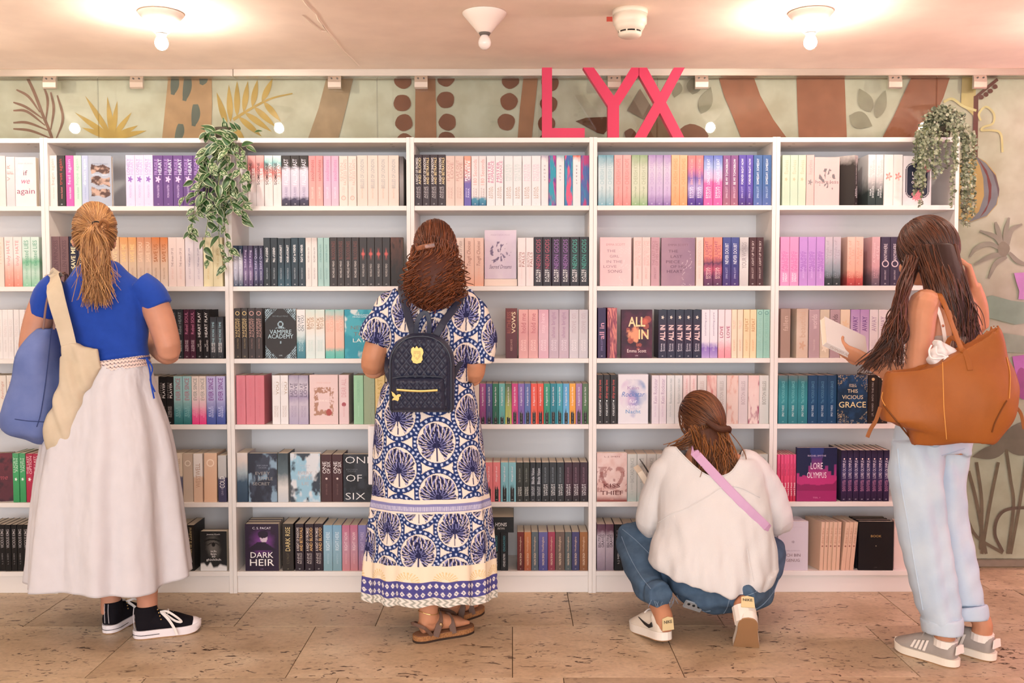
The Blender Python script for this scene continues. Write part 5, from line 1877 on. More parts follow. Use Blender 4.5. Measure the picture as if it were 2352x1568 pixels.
# hair
rr = random.Random(31)
hc = HC + HR @ Vector((0, -.008, .02))
HRAD = (.081, .104, .114)
hp = obj('hair', blend([ell(hc, (.081, .103, .112), HR, 24, 16),
                        tube([q(2148, 570, -.69), q(2165, 640, -.74), q(2185, 700, -.775), q(2205, 750, -.79), q(2222, 800, -.80)], [(.07, .05), (.075, .045), (.06, .035), (.048, .025), (.02, .01)], 18, 4),
                        tube([q(2095, 600, -.70), q(2078, 650, -.77), q(2064, 710, -.83), q(2054, 760, -.86)], [(.03, .025), (.026, .02), (.02, .016), (.008, .006)], 14, 4)], .006, 4), mat('hair_under_dark', '#2c1811', .5, .35), p4)
cut_face(hp.data, hc, HR)
st = []
part = HR.transposed() @ Vector((-.1, -.1, 1))
for i in range(1100):
    a = rr.uniform(-math.pi, math.pi)
    el_ = rr.uniform(.2, 1.5)
    d = Vector((math.sin(a) * math.cos(el_), math.cos(a) * math.cos(el_) + .15, math.sin(el_))).normalized()
    if d.y > .5 and d.z < .5:
        continue
    sgn = 1 if d.x > -.1 else -1
    e_ = Vector((d.x * 1.1 + sgn * .15 + rr.gauss(0, .1), -.45 + d.y * .4 + rr.gauss(0, .15), -.75)).normalized()
    if e_.y > .35:
        e_.y = .35
    st.append(slerp_strand(hc, HR, HRAD, d, e_, 12, rr.uniform(.99, 1.04), .03))
hair_obj('hair_strands', st, .002, .0016, '#22110b', '#6a3c26', hp, 9)
st = []
for i in range(900):
    u_ = rr.random()
    p0 = q(2100 + 100 * u_, 560 + 30 * rr.random(), -.70 - .03 * math.sin(math.pi * u_) + rr.uniform(-.01, .015))
    mid = q(2140 + 75 * u_ + rr.gauss(0, 6), 665 + rr.gauss(0, 8), -.775 - .02 * math.sin(math.pi * u_))
    e_ = q(2178 + 62 * u_ + rr.gauss(0, 9), rr.choice([760, 800, 820, 835]) + rr.gauss(0, 14), -.80 + rr.gauss(0, .015))
    P_ = [Vector(z) for z in catmull([tuple(p0), tuple(mid), tuple(mid.lerp(e_, .5) + Vector((.012, 0, .0))), tuple(e_)], 6)]
    wv = hang((0, 0, 0), (0, 0, 0), len(P_), .006, 1.2, i)
    st.append([p + w_ for p, w_ in zip(P_, wv)])
for i in range(330):
    p0 = q(2080 + 34 * rr.random(), 585 + 25 * rr.random(), -.70 + rr.uniform(-.02, .01))
    mid = q(2073 + rr.gauss(0, 7), 680 + rr.gauss(0, 8), -.82 + rr.gauss(0, .012))
    m2 = q(2054 + rr.gauss(0, 11), 765 + rr.gauss(0, 10), -.865 + rr.gauss(0, .01))
    e_ = q(2050 + rr.gauss(0, 14), 822 + rr.gauss(0, 16), -.87) if rr.random() < .65 else q(1995 + rr.gauss(0, 12), 842 + rr.gauss(0, 8), -.84)
    P_ = [Vector(z) for z in catmull([tuple(p0), tuple(mid), tuple(m2), tuple(e_)], 7)]
    wv = hang((0, 0, 0), (0, 0, 0), len(P_), .008, 1.8, i + 900)
    st.append([p + w_ for p, w_ in zip(P_, wv)])
hair_obj('hair_lengths', st, .0026, .0012, '#28130c', '#6f3f28', hp, 10, 22)
# tan tote
M_tan = mat('tan_leather', '#9f5b24', .5, .35, color2='#94531f', noise_scale=7, bump=.25, bump_scale=900)
yq = -.95
bb = q(2180, 1013, yq)
tt_ = empty('leather_tote', (bb.x, yq, bb.z), 'large tan leather tote carried by the long-haired person', 'bag')
me = blend([px_bag([(838, 2046, 2300, .035), (846, 2042, 2308, .045), (880, 2028, 2322, .065), (930, 2020, 2338, .085), (960, 2034, 2330, .09), (990, 2066, 2296, .085), (1008, 2086, 2270, .07), (1013, 2100, 2256, .04)], yq, 2.8)], .006, 6)
# the mouth slopes up to the far end
a = coords(me)
xa, xb = q(2046, 840, yq).x, q(2305, 840, yq).x
zt, zb_ = q(2180, 840, yq).z, q(2180, 1013, yq).z
kx = np.clip((a[:, 0] - xa) / (xb - xa), 0, 1)
kz = np.clip((a[:, 2] - zb_) / (zt - zb_), 0, 1)
a[:, 2] += kz * (.058 * kx - .0)
set_coords(me, a)
ripple(me, lambda a: .003 * np.sin(a[:, 0] * 24 + a[:, 2] * 20))
tbd = obj('bag_body', me, M_tan, tt_)
M_tst = mat('tan_stitch', '#d9984f', .6)
M_tdk = mat('tan_fold', '#6f3d16', .6)
seam(tbd, me, [(2165, 832), (2166, 880), (2168, 940), (2174, 1008)], .0016, M_tst)
seam(tbd, me, [(2030, 930), (2050, 955), (2075, 985), (2090, 1004)], .003, M_tdk, 'gusset_fold')
seam(tbd, me, [(2312, 920), (2300, 940), (2285, 970), (2278, 992)], .003, M_tdk, 'gusset_fold')
seam(tbd, me, [(2312, 820), (2320, 860), (2318, 915)], .0014, M_tst)
seam(tbd, me, [(2028, 900), (2026, 915), (2034, 932)], .0014, M_tst)
hs = on_surface(me, [2228, 2222, 2214], [850, 826, 806])
hand_ = [Vector(v_) for v_ in hs] + [q(2208, 800, -.99), q(2192, 760, -.93), q(2174, 710, -.845), q(2158, 676, -.80), q(2148, 664, -.74), q(2146, 672, -.68), q(2160, 740, -.62)]
obj('handle', tube(hand_, [(.0095, .003)] * len(hand_), 8, 4, sq=4, ref=(0, -1, 0)), M_tan, tt_)
obj('handle', tube([q(2236, 838, -.9), q(2218, 800, -.9), q(2190, 776, -.90), q(2176, 790, -.89), q(2170, 830, -.9)], [(.009, .003)] * 5, 8, 5, sq=4, ref=(0, -1, 0)), M_tan, tt_)
obj('tie_string', tube([q(2022, 935, -.98), q(2012, 965, -.99), q(2000, 985, -.99), q(1992, 1004, -.99)], [(.007, .0015)] * 4, 6, 5, sq=4, ref=(0, -1, 0)), mat('brown_thong', '#8f562c', .6), tt_)
obj('tie_string', tube([q(2330, 930, -.96), q(2345, 950, -.96), q(2352, 985, -.96)], [(.006, .0015)] * 3, 6, 5, sq=4, ref=(0, -1, 0)), mat('brown_thong', '#8f562c', .6), tt_)
# mesh pouch in the tote
yp = -.93
pp = q(2165, 830, yp)
pc = empty('drawstring_pouch', (pp.x, yp, pp.z), 'white drawstring pouch poking out of the tan tote', 'pouch')
me = blend([px_bag([(786, 2140, 2162, .02), (800, 2136, 2178, .03), (820, 2132, 2196, .035), (850, 2130, 2205, .035)], yp, 2.2)], .004, 3)
ripple(me, lambda a: .005 * np.sin(a[:, 0] * 160 + a[:, 2] * 60) + .003 * np.sin(a[:, 2] * 190))
obj('pouch_body', me, mat('white_mesh_fabric', '#ece4e2', .8, .1, bump=.5, bump_scale=900), pc)
for P_ in ([(2140, 792), (2134, 806), (2140, 822), (2165, 822), (2178, 818)], [(2150, 795), (2152, 812), (2165, 815), (2172, 822), (2160, 836)]):
    obj('cord', tube([q(x, y, yp - .045) for x, y in P_], [.003] * 5, 6, 5), mat('white_cord', '#f3eeec', .8), pc)
# book in the hand
zdir = (q(1893, 788, -.74) - q(1968, 824, -.70)).normalized()
ydir = Vector((.22, .62, .62))
ydir = (ydir - zdir * ydir.dot(zdir)).normalized()
xdir = ydir.cross(zdir)
org = q(1990, 836, -.695)
hb = bpy.data.objects.new('book', None)
hb.empty_display_size = .03
Mx = Matrix((xdir, ydir, zdir)).transposed().to_4x4()
hb.matrix_local = Matrix.Translation(org) @ Mx
COL.objects.link(hb)
tag(hb, 'white book held open-handed by the long-haired person', 'book')
HELD = (hb, .024, .195, .125)

# ================================================================== trailing plants
M_leafc = bpy.data.materials.new('variegated_leaf')
M_leafc.use_nodes = True
_nt = M_leafc.node_tree
_b = _nt.nodes['Principled BSDF']
_b.inputs['Roughness'].default_value = .4
_a = _nt.nodes.new('ShaderNodeAttribute')
_a.attribute_name = 'print'
_nt.links.new(_a.outputs['Color'], _b.inputs['Base Color'])


def leaf_mesh(seed, L=.062, Wd=.03):
    rr = random.Random(seed)
    nu, nv = 9, 12
    u, v = np.meshgrid(np.linspace(-1, 1, nu), np.linspace(0, 1, nv))
    w = Wd / 2 * np.sin(math.pi * np.clip(v, 0, 1) ** .75) ** .9 + .0003
    X = u * w
    Y = v * L
    Z = -.012 * v ** 2 * (1 + rr.uniform(-.4, .8)) + .35 * np.abs(X) * (1 if seed % 2 else .7)
    edge = np.abs(u)
    g1, g2, cr = np.array(lin('#2a4a24')), np.array(lin('#456d37')), np.array(lin('#cfd4b0'))
    col = np.where((edge > .84)[..., None], cr, g1)
    st = (np.abs(edge - (.42 + .1 * np.sin(v * 9))) < .09) & (v > .12) & (v < .88)
    col = np.where(st[..., None] & (rr.random() < .8), cr * .85 + g2 * .15, col)
    col = np.where((edge < .1)[..., None], g2, col)
    if seed % 3 == 0:
        col = np.where((edge > .9)[..., None], cr, np.where((edge < .15)[..., None], g2, g1 * .8))
    return grid_mesh('leaf', np.stack([X, Y, Z], -1), col=col)


leaves = [leaf_mesh(i) for i in range(9)]
for l in leaves:
    l.materials.append(M_leafc)
vc = q(512, 318, .06)
plant = empty('trailing_plant', (vc.x, .06, SHELF_TOP), 'trailing plant with cream-striped green leaves on the bookcase top', 'plant')
M_stem = mat('green_stem', '#7c8a52', .6)
M_pot = mat('dark_pot', '#4c4438', .7)
obj('pot', (*lathe([(.032, .003), (.042, .05), (.044, .055), (.038, .055)], 24, (vc.x, .075, SHELF_TOP)), True), M_pot, plant)
rr = random.Random(77)
vines = [[(515, 318, .05), (500, 345, -.03), (478, 400, -.055), (455, 440, -.06), (415, 455, -.06)],
         [(515, 318, .05), (500, 345, -.035), (470, 410, -.06), (448, 470, -.06), (440, 520, -.055), (432, 540, -.05)],
         [(515, 318, .05), (505, 350, -.035), (480, 430, -.065), (478, 500, -.06), (470, 560, -.055), (478, 605, -.05)],
         [(515, 318, .05), (512, 350, -.04), (500, 440, -.07), (502, 510, -.06), (505, 570, -.055), (520, 618, -.05)],
         [(515, 318, .05), (525, 350, -.04), (528, 420, -.06), (515, 490, -.06), (520, 545, -.055), (535, 600, -.05)],
         [(515, 318, .05), (535, 345, -.035), (552, 400, -.05), (560, 450, -.05), (556, 490, -.05), (558, 508, -.05)],
         [(515, 318, .05), (540, 330, -.02), (560, 350, -.04), (570, 400, -.045), (575, 440, -.045)],
         [(515, 318, .05), (490, 335, -.02), (470, 355, -.045), (455, 395, -.05), (440, 420, -.055)],
         [(515, 318, .05), (518, 340, -.04), (520, 380, -.06), (530, 460, -.06), (545, 480, -.05), (575, 460, -.05)],
         [(515, 318, .05), (505, 345, -.04), (485, 380, -.065), (470, 450, -.065), (450, 490, -.06), (430, 500, -.055)]]
spots = []
for vi in vines:
    P_ = [W(*p) for p in vi]
    C_ = [Vector(c) for c in catmull([tuple(p) for p in P_], 6)]
    obj('vine', tube(C_, [.0016] * len(C_), 5, 1), M_stem, plant)
    for i in range(3, len(C_), 2):
        spots.append((C_[i], C_[i] - C_[i - 1], i))
for i in range(26):
    spots.append((W(rr.gauss(518, 27), rr.uniform(296, 340), rr.uniform(-.04, .07)), Vector((0, 0, .3)), 40 + i))
for i in range(60):
    t = rr.random()
    x = 505 + rr.gauss(0, 32) * (1 - .35 * t)
    spots.append((W(x, 335 + 160 * t, -.055 + rr.uniform(-.03, .03)), Vector((0, 0, -.3)), 90 + i))
for (p, t, k_) in spots:
    o = bpy.data.objects.new('leaf', leaves[rr.randrange(9)])
    COL.objects.link(o)
    o.parent = plant
    a = rr.uniform(0, 6.28)
    d = Vector((math.cos(a) * .8, -.35 - .3 * rr.random(), -.75 + .5 * rr.random() + (.9 if t.z > 0 else 0))).normalized()
    nrm = Vector((rr.gauss(0, .35), -1, .45 + rr.gauss(0, .3)))
    nrm = (nrm - d * nrm.dot(d)).normalized()
    sx = d.cross(nrm)
    s_ = rr.uniform(.62, 1.08)
    M_ = Matrix((sx, d, nrm)).transposed().to_4x4()
    pp_ = p.copy()
    if pp_.y > 0.0 and pp_.z < SHELF_TOP + .02:
        pp_.y = -.02
    if pp_.z > SHELF_TOP and d.z < 0:
        pp_.z += .02
    o.matrix_local = Matrix.Translation(pp_ - Vector(plant['base'])) @ M_ @ Matrix.Scale(s_, 4)

# small grey-green plant at the end of the bookcases
gc = q(2163, 290, .08)
g = empty('string_plant', (gc.x, .08, SHELF_TOP), 'grey-green plant of tiny round leaves trailing from the end bookcase', 'plant')
obj('pot', (*lathe([(.035, .003), (.045, .05), (.047, .055), (.04, .055)], 24, (gc.x, .09, SHELF_TOP)), True), M_pot, g)
LV, LF, LC = [], [], []
c1, c2, c3 = np.array(lin('#7d8368')), np.array(lin('#a3a78c')), np.array(lin('#5f6650'))


def small_leaf(p, s):
    d = Vector((rr.gauss(0, 1), rr.gauss(0, .8) - .2, rr.gauss(0, .6) - .1)).normalized()
    n = Vector((rr.gauss(0, .6), -1, rr.gauss(.4, .6)))
    n = (n - d * n.dot(d)).normalized()
    sx = d.cross(n)
    o = len(LV)
    for (x, y, z) in ((0, 0, 0), (.42, .35, .08), (.42, .7, .08), (0, 1, -.05), (-.42, .7, .08), (-.42, .35, .08)):
        LV.append(p + sx * x * s + d * y * s + n * z * s)
    LF.extend([(o, o + 1, o + 2, o + 3), (o, o + 3, o + 4, o + 5)])
    w = rr.random()
    c = c1 * (1 - w) + c2 * w if rr.random() < .7 else c3
    LC.extend([c] * 6)


for i in range(900):
    a, e = rr.uniform(0, 6.28), rr.uniform(-.2, 1.5)
    r = rr.uniform(.6, 1.0)
    p = q(2163, 296, .07) + Vector((.105 * math.cos(a) * math.cos(e) * r, .06 * math.sin(a) * math.cos(e) * r - .015, .095 * math.sin(e) * r))
    if p.z < SHELF_TOP + .012:
        p.z = SHELF_TOP + .012 + .02 * rr.random()
    small_leaf(p, rr.uniform(.011, .02))
vrows = []
for i in range(34):
    if i < 20:
        x0, L_ = rr.uniform(2105, 2195), rr.uniform(355, 480)
        Yd = rr.uniform(-.05, -.018)
    else:
        x0, L_ = rr.uniform(2200, 2240), rr.uniform(400, 540)
        Yd = rr.uniform(-.02, .12)
        if x0 < 2212:
            x0 = 2213
    xe = x0 + rr.gauss(0, 5)
    P_ = [q(2163 + (x0 - 2163) * .7, 290, .06 if i < 20 else .1), q(x0, 318, Yd), q(x0 + rr.gauss(0, 3), 318 + (L_ - 318) * .5, Yd), q(xe, L_, Yd)]
    if i < 20:
        P_[0].z = max(P_[0].z, SHELF_TOP + .03)
        P_[1].z = max(P_[1].z, SHELF_TOP + .005)
    C_ = [Vector(c) for c in catmull([tuple(p) for p in P_], 7)]
    vrows.append(tube(C_, [.0009] * len(C_), 4, 1))
    obj('vine', vrows[-1], M_stem, g)
    n_ = int((L_ - 290) / 5)
    for k_ in range(n_):
        t = .25 + .75 * k_ / n_
        f_ = t * (len(C_) - 1)
        j_ = min(int(f_), len(C_) - 2)
        p = C_[j_].lerp(C_[j_ + 1], f_ - j_)
        small_leaf(p, rr.uniform(.012, .019))
        small_leaf(p, rr.uniform(.01, .016))
me = mesh_from('foliage', LV, LF, True)
set_print(me, np.array(LC))
fo = obj('foliage', me, M_leafc, g)
fo['kind'] = 'stuff'

# ================================================================== books
SHELFNAME = ['top', 'second', 'third', 'fourth', 'fifth', 'bottom']
M_page = mat('cream_pages', '#efe2cf', 0.85, 0.1, noise_amt=0.12, noise_scale=120, stretch=(12, 1, 0.4))
BKM = {}


def book_mat(cols, h):
    key = (cols, round(h, 2))
    if key in BKM:
        return BKM[key]
    cs = cols.split()
    m = bpy.data.materials.new('cover_' + '_'.join(c.strip('#') for c in cs))
    m.use_nodes = True
    nt = m.node_tree
    b = nt.nodes['Principled BSDF']
    b.inputs['Roughness'].default_value = 0.42
    b.inputs['Specular IOR Level'].default_value = 0.3
    if len(cs) == 1:
        b.inputs['Base Color'].default_value = (*[c * .86 for c in lin(cs[0])], 1)
    else:
        tc = nt.nodes.new('ShaderNodeTexCoord')
        sp = nt.nodes.new('ShaderNodeAttribute')
        sp.attribute_name = 'bz'
        n = nt.nodes.new('ShaderNodeTexNoise')
        n.inputs['Scale'].default_value = 45
        n.inputs['Detail'].default_value = 3
        nt.links.new(tc.outputs['Object'], n.inputs['Vector'])
        mr = nt.nodes.new('ShaderNodeMath')
        mr.operation = 'MULTIPLY_ADD'
        mr.inputs[1].default_value = 1.0
        mr.inputs[2].default_value = -0.09
        nt.links.new(sp.outputs['Fac'], mr.inputs[0])
        ad = nt.nodes.new('ShaderNodeMath')
        ad.operation = 'MULTIPLY_ADD'
        ad.inputs[1].default_value = 0.18
        nt.links.new(n.outputs['Fac'], ad.inputs[0])
        nt.links.new(mr.outputs[0], ad.inputs[2])
        r = nt.nodes.new('ShaderNodeValToRGB')
        e = r.color_ramp.elements
        stops = []
        for i, c in enumerate(cs):
            if '@' in c:
                c, p = c.split('@')
                stops.append((float(p), c))
            else:
                stops.append((i / (len(cs) - 1), c))
        while len(e) < len(stops):
            e.new(0.5)
        for x, (p, c) in zip(e, stops):
            x.position = p
            x.color = (*[z * .86 for z in lin(c)], 1)
        nt.links.new(ad.outputs[0], r.inputs[0])
        nt.links.new(r.outputs[0], b.inputs['Base Color'])
    BKM[key] = m
    return m


CVM = {}


def cover_mesh(w, h, dd, m):
    key = (round(w, 4), round(h, 4), round(dd, 3), m.name)
    if key in CVM:
        return CVM[key]
    t, c = 0.0009, 0.0012
    pr = [(-w / 2, dd), (-w / 2, c), (-w / 2 + c, 0), (w / 2 - c, 0), (w / 2, c), (w / 2, dd), (w / 2 - t, dd), (w / 2 - t, t + c), (-w / 2 + t, t + c), (-w / 2 + t, dd)]
    n = len(pr)
    v = [(x, y, 0) for x, y in pr] + [(x, y, h) for x, y in pr]
    f = [(i, (i + 1) % n, (i + 1) % n + n, i + n) for i in range(n)]
    for a in ((0, 1, 8, 9), (1, 2, 3, 4, 7, 8), (4, 5, 6, 7)):
        f.append(tuple(reversed(a)))
        f.append(tuple(x + n for x in a))
    me = mesh_from('cover', v, f)
    me.attributes.new('bz', 'FLOAT', 'POINT').data.foreach_set('value', [0.0] * n + [1.0] * n)
    me.materials.append(m)
    v2, f2 = box(-w / 2 + t, w / 2 - t, t + c, dd - 0.002, 0.0015, h - 0.0015)
    pm = mesh_from('page_block', v2, f2)
    pm.materials.append(M_page)
    CVM[key] = (me, pm)
    return CVM[key]


REG = []
LABELS = {}


def make_book(loc, w, h, dd, cols, label, group, rotz=0.0, tilt=0.0, marks=(), kind='book', flip=False):
    e = bpy.data.objects.new(kind, None)
    e.empty_display_size = 0.03
    M = Matrix.Translation(loc) @ Matrix.Rotation(rotz, 4, 'Z') @ Matrix.Rotation(tilt, 4, 'Y')
    e.matrix_local = M
    COL.objects.link(e)
    tag(e, label, 'book', group)
    m = book_mat(cols, h)
    cm, pm = cover_mesh(w, h, dd, m)
    c = bpy.data.objects.new('cover', cm)
    c.parent = e
    COL.objects.link(c)
    p = bpy.data.objects.new('page_block', pm)
    p.parent = e
    COL.objects.link(p)
    for (nm, s, col, v0, v1, fx, fw, kw) in marks:
        L = (v1 - v0) * h
        put_text(nm, s, col, e, (fx * w, -0.0004, (v0 + v1) / 2 * h), L, fw * w, up=kw.get('up', 90), bold=kw.get('bold', 0.0), shear=kw.get('shear', 0.0), metal=kw.get('metal', 0.0), maxstretch=kw.get('ms', 1.6))
    return e


BOOKBASE_Y = 0.012


def spines(bay, row, x0, x1, ytop, n, cols, desc, title=None, tc='#ffffff', author=None, ac=None, span=(0.42, 0.93), aspan=(0.15, 0.38), lyx=None,
           tw=0.5, aw=0.28, bold=0.0, shear=0.0, rot=0.0, tilt=0.0, up=90, dd=0.135, setback=0.0, metal=0.0, sub=None, dot=None, labeltail=None):
    z = SZ[row]
    ym = (ytop + SHELF_PX[row]) / 2
    Y = BOOKBASE_Y + setback
    a, b = W(x0, ym, Y).x, W(x1, ym, Y).x
    lo, hi = BX[bay] + TP + 0.001, BX[bay + 1] - TP - 0.001
    a, b = max(a, lo), min(b, hi)
    h = W((x0 + x1) / 2, ytop, Y).z - z
    w = (b - a) / n
    lab = '%s, %s shelf, %s' % (desc, SHELFNAME[row], BAYNAME[bay])
    nw = len(lab.split())
    if nw > 16:
        print('LONG LABEL', nw, lab)
    if lab in LABELS:
        print('DUP LABEL', lab)
    LABELS[lab] = 1
    grp = ('%s on the %s shelf' % (desc, SHELFNAME[row])) if n > 1 else None
    marks = []
    if title:
        parts = title.split('|')
        k = len(parts)
        for i, s in enumerate(parts):
            fx = ((i + 0.5) / k - 0.5) * 0.78 if k > 1 else 0.0
            cc = tc.split()
            marks.append(('title', s, cc[min(i, len(cc) - 1)], span[0], span[1], fx, tw if k == 1 else 0.34, dict(up=up, bold=bold, shear=shear, metal=metal)))
    if author:
        parts = author.split('|')
        k = len(parts)
        for i, s in enumerate(parts):
            fx = ((i + 0.5) / k - 0.5) * 0.6 if k > 1 else 0.0
            marks.append(('author_name', s, ac or tc.split()[0], aspan[0], aspan[1], fx, aw if k == 1 else 0.24, dict(up=up)))
    if sub:
        marks.append(('subtitle', sub, ac or tc.split()[0], span[0], span[1], 0.33, 0.14, dict(up=up)))
    if lyx:
        marks.append(('publisher_mark', 'LYX', lyx, 0.025, 0.055, 0, 0.5, dict(up=0, ms=2.0)))
    out = []
    for i in range(n):
        if 'hidden' in desc and n > 6 and 2 <= i < n - 3:
            continue
        bw = w - 0.0008 - (0.0006 if i % 3 == 1 else 0)
        x = a + w * (i + 0.5)
        jig = rng.uniform(0, 0.004)
        r = rot + (rng.uniform(-0.006, 0.006) if rot == 0 else 0)
        o = make_book(Vector((x, Y + jig, z + 0.0004)), bw, h, dd, cols, lab, grp, r, tilt, marks)
        if dot:
            shape, dc, dv, dr = dot
            ornament(o, shape, dc, 0, dv * h, dr * bw)
        REG.append((bay, row, x, desc, n, i, o))
        out.append(o)
    return out


def ornament(e, shape, color, x, z, r):
    m = ink(color)
    if shape == 'disc':
        poly = [(x + r * math.cos(t), z + r * math.sin(t)) for t in np.linspace(0, 2 * math.pi, 15)[:-1]]
    elif shape == 'flower':
        poly = [(x + r * (0.75 + 0.3 * math.cos(5 * t)) * math.cos(t), z + 1.3 * r * (0.75 + 0.3 * math.cos(5 * t)) * math.sin(t)) for t in np.linspace(0, 2 * math.pi, 31)[:-1]]
    elif shape == 'ring':
        n = 18
        V = [(x + r * math.cos(2 * math.pi * i / n), -0.0004, z + r * math.sin(2 * math.pi * i / n)) for i in range(n)]
        V += [(x + 0.72 * r * math.cos(2 * math.pi * i / n), -0.0004, z + 0.72 * r * math.sin(2 * math.pi * i / n)) for i in range(n)]
        o = obj('emblem', (V, [(i, (i + 1) % n, (i + 1) % n + n, i + n) for i in range(n)]), m, e, world=False)
        return
    elif shape == 'burst':
        poly = []
        for i in range(24):
            t = 2 * math.pi * i / 24
            q = (1.0 if i % 2 else 0.45)
            poly.append((x + r * q * math.cos(t) * 0.8, z + r * q * math.sin(t) * (2.2 if i in (5, 7, 17, 19) else 0.9)))
    elif shape == 'skyline':
        # torn black lower edge: x = book width, z = top height
        poly = [(-x / 2, 0.001), (x / 2, 0.001)]
        rr = random.Random(int(z * 1e5) + int(r))
        k = 11
        for i in range(k):
            xx = x / 2 - x * i / (k - 1)
            poly.append((xx, z * (0.72 + 0.33 * rr.random() * (1.3 if i % 2 else 0.4))))
    elif shape == 'bar':
        poly = [(-x / 2, z - r), (x / 2, z - r), (x / 2, z + r), (-x / 2, z + r)]
    obj('emblem', ([(p[0], -0.0003, p[1]) for p in poly], [tuple(range(len(poly)))]), m, e, world=False)


# ---- printed front covers
def hexs(h):
    return np.array(lin(h))


def art(style, U, V, cols, seed=0):
    C = [hexs(c) for c in cols.split()]
    n = fbm(U * 4, V * 6, seed)
    base = C[0] + 0 * U[..., None]

    def mix(A, B, t):
        t = np.clip(t, 0, 1)[..., None]
        return A * (1 - t) + B * t
    if style == 'plain':
        return mix(base, base * 0.93, n)
    if style == 'wash':
        return mix(mix(base, C[1] + base * 0, (V * 1.2 - 0.3 + (n - 0.5))), C[2] + base * 0, np.clip((n - 0.55) * 5, 0, 1)) if len(C) > 2 else mix(base, C[1] + base * 0, V + (n - 0.5) * 0.8)
    if style == 'ink':
        o = mix(base, C[1] + 0 * base, (fbm(U * 3 + 2, V * 3, seed + 5) - 0.47) * 9)
        return mix(o, C[2] + 0 * base, (fbm(U * 3.5 - 3, V * 4 + 8, seed + 9) - 0.55) * 9)
    if style == 'floral':
        o = mix(base, C[1] + 0 * base, n * 0.5)
        d = np.hypot((U - 0.5) * 1.0, (V - 0.52) * 1.35)
        ang = np.arctan2(V - 0.52, U - 0.5)
        pet = (np.sin(ang * 7 + 14 * d + 5 * n) > 0.1) & (d < 0.34) & (fbm(U * 9, V * 12, seed + 3) > 0.47)
        return np.where(pet[..., None], C[2], o)
    if style == 'wreath':
        o = base.copy()
        d = np.maximum(np.abs(U - 0.5) / 0.30, np.abs(V - 0.46) / 0.25)
        w = (np.abs(d - 0.92) < 0.22 * (0.5 + fbm(U * 14, V * 20, seed))) & (fbm(U * 18, V * 26, seed + 2) > 0.45)
        o = np.where(w[..., None], C[1], o)
        r = np.hypot(U - 0.68, (V - 0.24) * 1.4) < 0.1
        return np.where((r & (n > 0.4))[..., None], C[2], o)
    if style == 'corners':
        du = np.minimum(U, 1 - U)
        dv = np.minimum(V, 1 - V) * 1.5
        w = (du + dv < 0.38) & (np.sin(du * 90) * np.sin(dv * 80) + (fbm(U * 20, V * 30, seed) - 0.5) * 1.5 > 0.1)
        o = np.where(w[..., None], C[1], mix(base, base * 0.7, n))
        d = np.hypot((U - 0.5), (V - 0.69) * 1.5)
        o = np.where(((np.abs(d - 0.075) < 0.016) | ((V > 0.6) & (V < 0.64) & (np.abs(U - 0.5) < 0.2 - 3 * (V - 0.6)) & (np.sin(U * 120) > -0.3)))[..., None], C[1], o)
        ln = ((np.abs(V - 0.40) < 0.004) | (np.abs(V - 0.385) < 0.003)) & (np.abs(U - 0.5) < 0.36)
        tip = (np.hypot((U - 0.5) * 1.2, (V - 0.325)) < 0.03)
        return np.where((ln | tip)[..., None], C[1], o)
    if style == 'goldcorners':
        du = np.minimum(U, 1 - U)
        dv = np.minimum(V, 1 - V) * 1.5
        s = (U > 0.5) == (V > 0.5)
        w = (du + dv < np.where(s, 0.55, 0.4)) & (np.abs(np.sin(20 * fbm(U * 5, V * 7, seed) + 25 * du)) < 0.3)
        return np.where(w[..., None], C[2], mix(base, C[1] + 0 * base, (n - 0.4) * 2.5))
    if style == 'strips':
        o = mix(base, base * 0.9, n)
        for i, vc in enumerate((0.72, 0.50, 0.28)):
            edge = 0.09 + 0.02 * np.sin(U * 12 + i * 3)
            w = (np.abs(V - vc - 0.02 * np.sin(U * 4 + i)) < edge * 0.85) & (U > 0.1 + 0.03 * vnoise(V * 30, V * 0, i)) & (U < 0.95 - 0.04 * vnoise(V * 40, V * 0, i + 7))
            pic = mix(C[1] + 0 * base, C[2] + 0 * base, (fbm(U * 5, V * 16, seed + i) - 0.42) * 5)
            o = np.where(w[..., None], pic, o)
        return o
    if style == 'oval':
        o = mix(base, base * 0.94, n)
        qx, qy = np.abs(U - 0.5) - 0.19, np.abs(V - 0.5) * 1.75 - 0.38
        d = np.hypot(np.maximum(qx, 0), np.maximum(qy, 0)) + np.minimum(np.maximum(qx, qy), 0)
        o = np.where((d < 0.24)[..., None], C[1], o)
        o = np.where(((d > 0.19) & (d < 0.205))[..., None], C[0], o)
        for (cx, cy, r) in ((0.48, 0.2, 0.2), (0.85, 0.75, 0.14)):
            ang = np.arctan2(V - cy, U - cx)
            dd = np.hypot(U - cx, (V - cy) * 1.6)
            fl = dd < r * (0.85 + 0.15 * np.sin(9 * ang))
            o = np.where(fl[..., None], mix(C[2] + 0 * base, C[2] * 0.6 + 0 * base, np.sin(dd * 110) * 0.5 + 0.3), o)
        return o
    if style == 'heart':
        x, y = (U - 0.5) * 2.6, (V - 0.50) * 3.2
        hrt = (x * x + y * y - 1) ** 3 - x * x * y ** 3
        o = mix(base, base * 0.97, n)
        return mix(o, mix(C[1] + 0 * base, C[2] + 0 * base, U * 1.5 - 0.3 + (n - 0.5)), np.clip(-hrt * 1.3 + (n - 0.3), 0, 1))
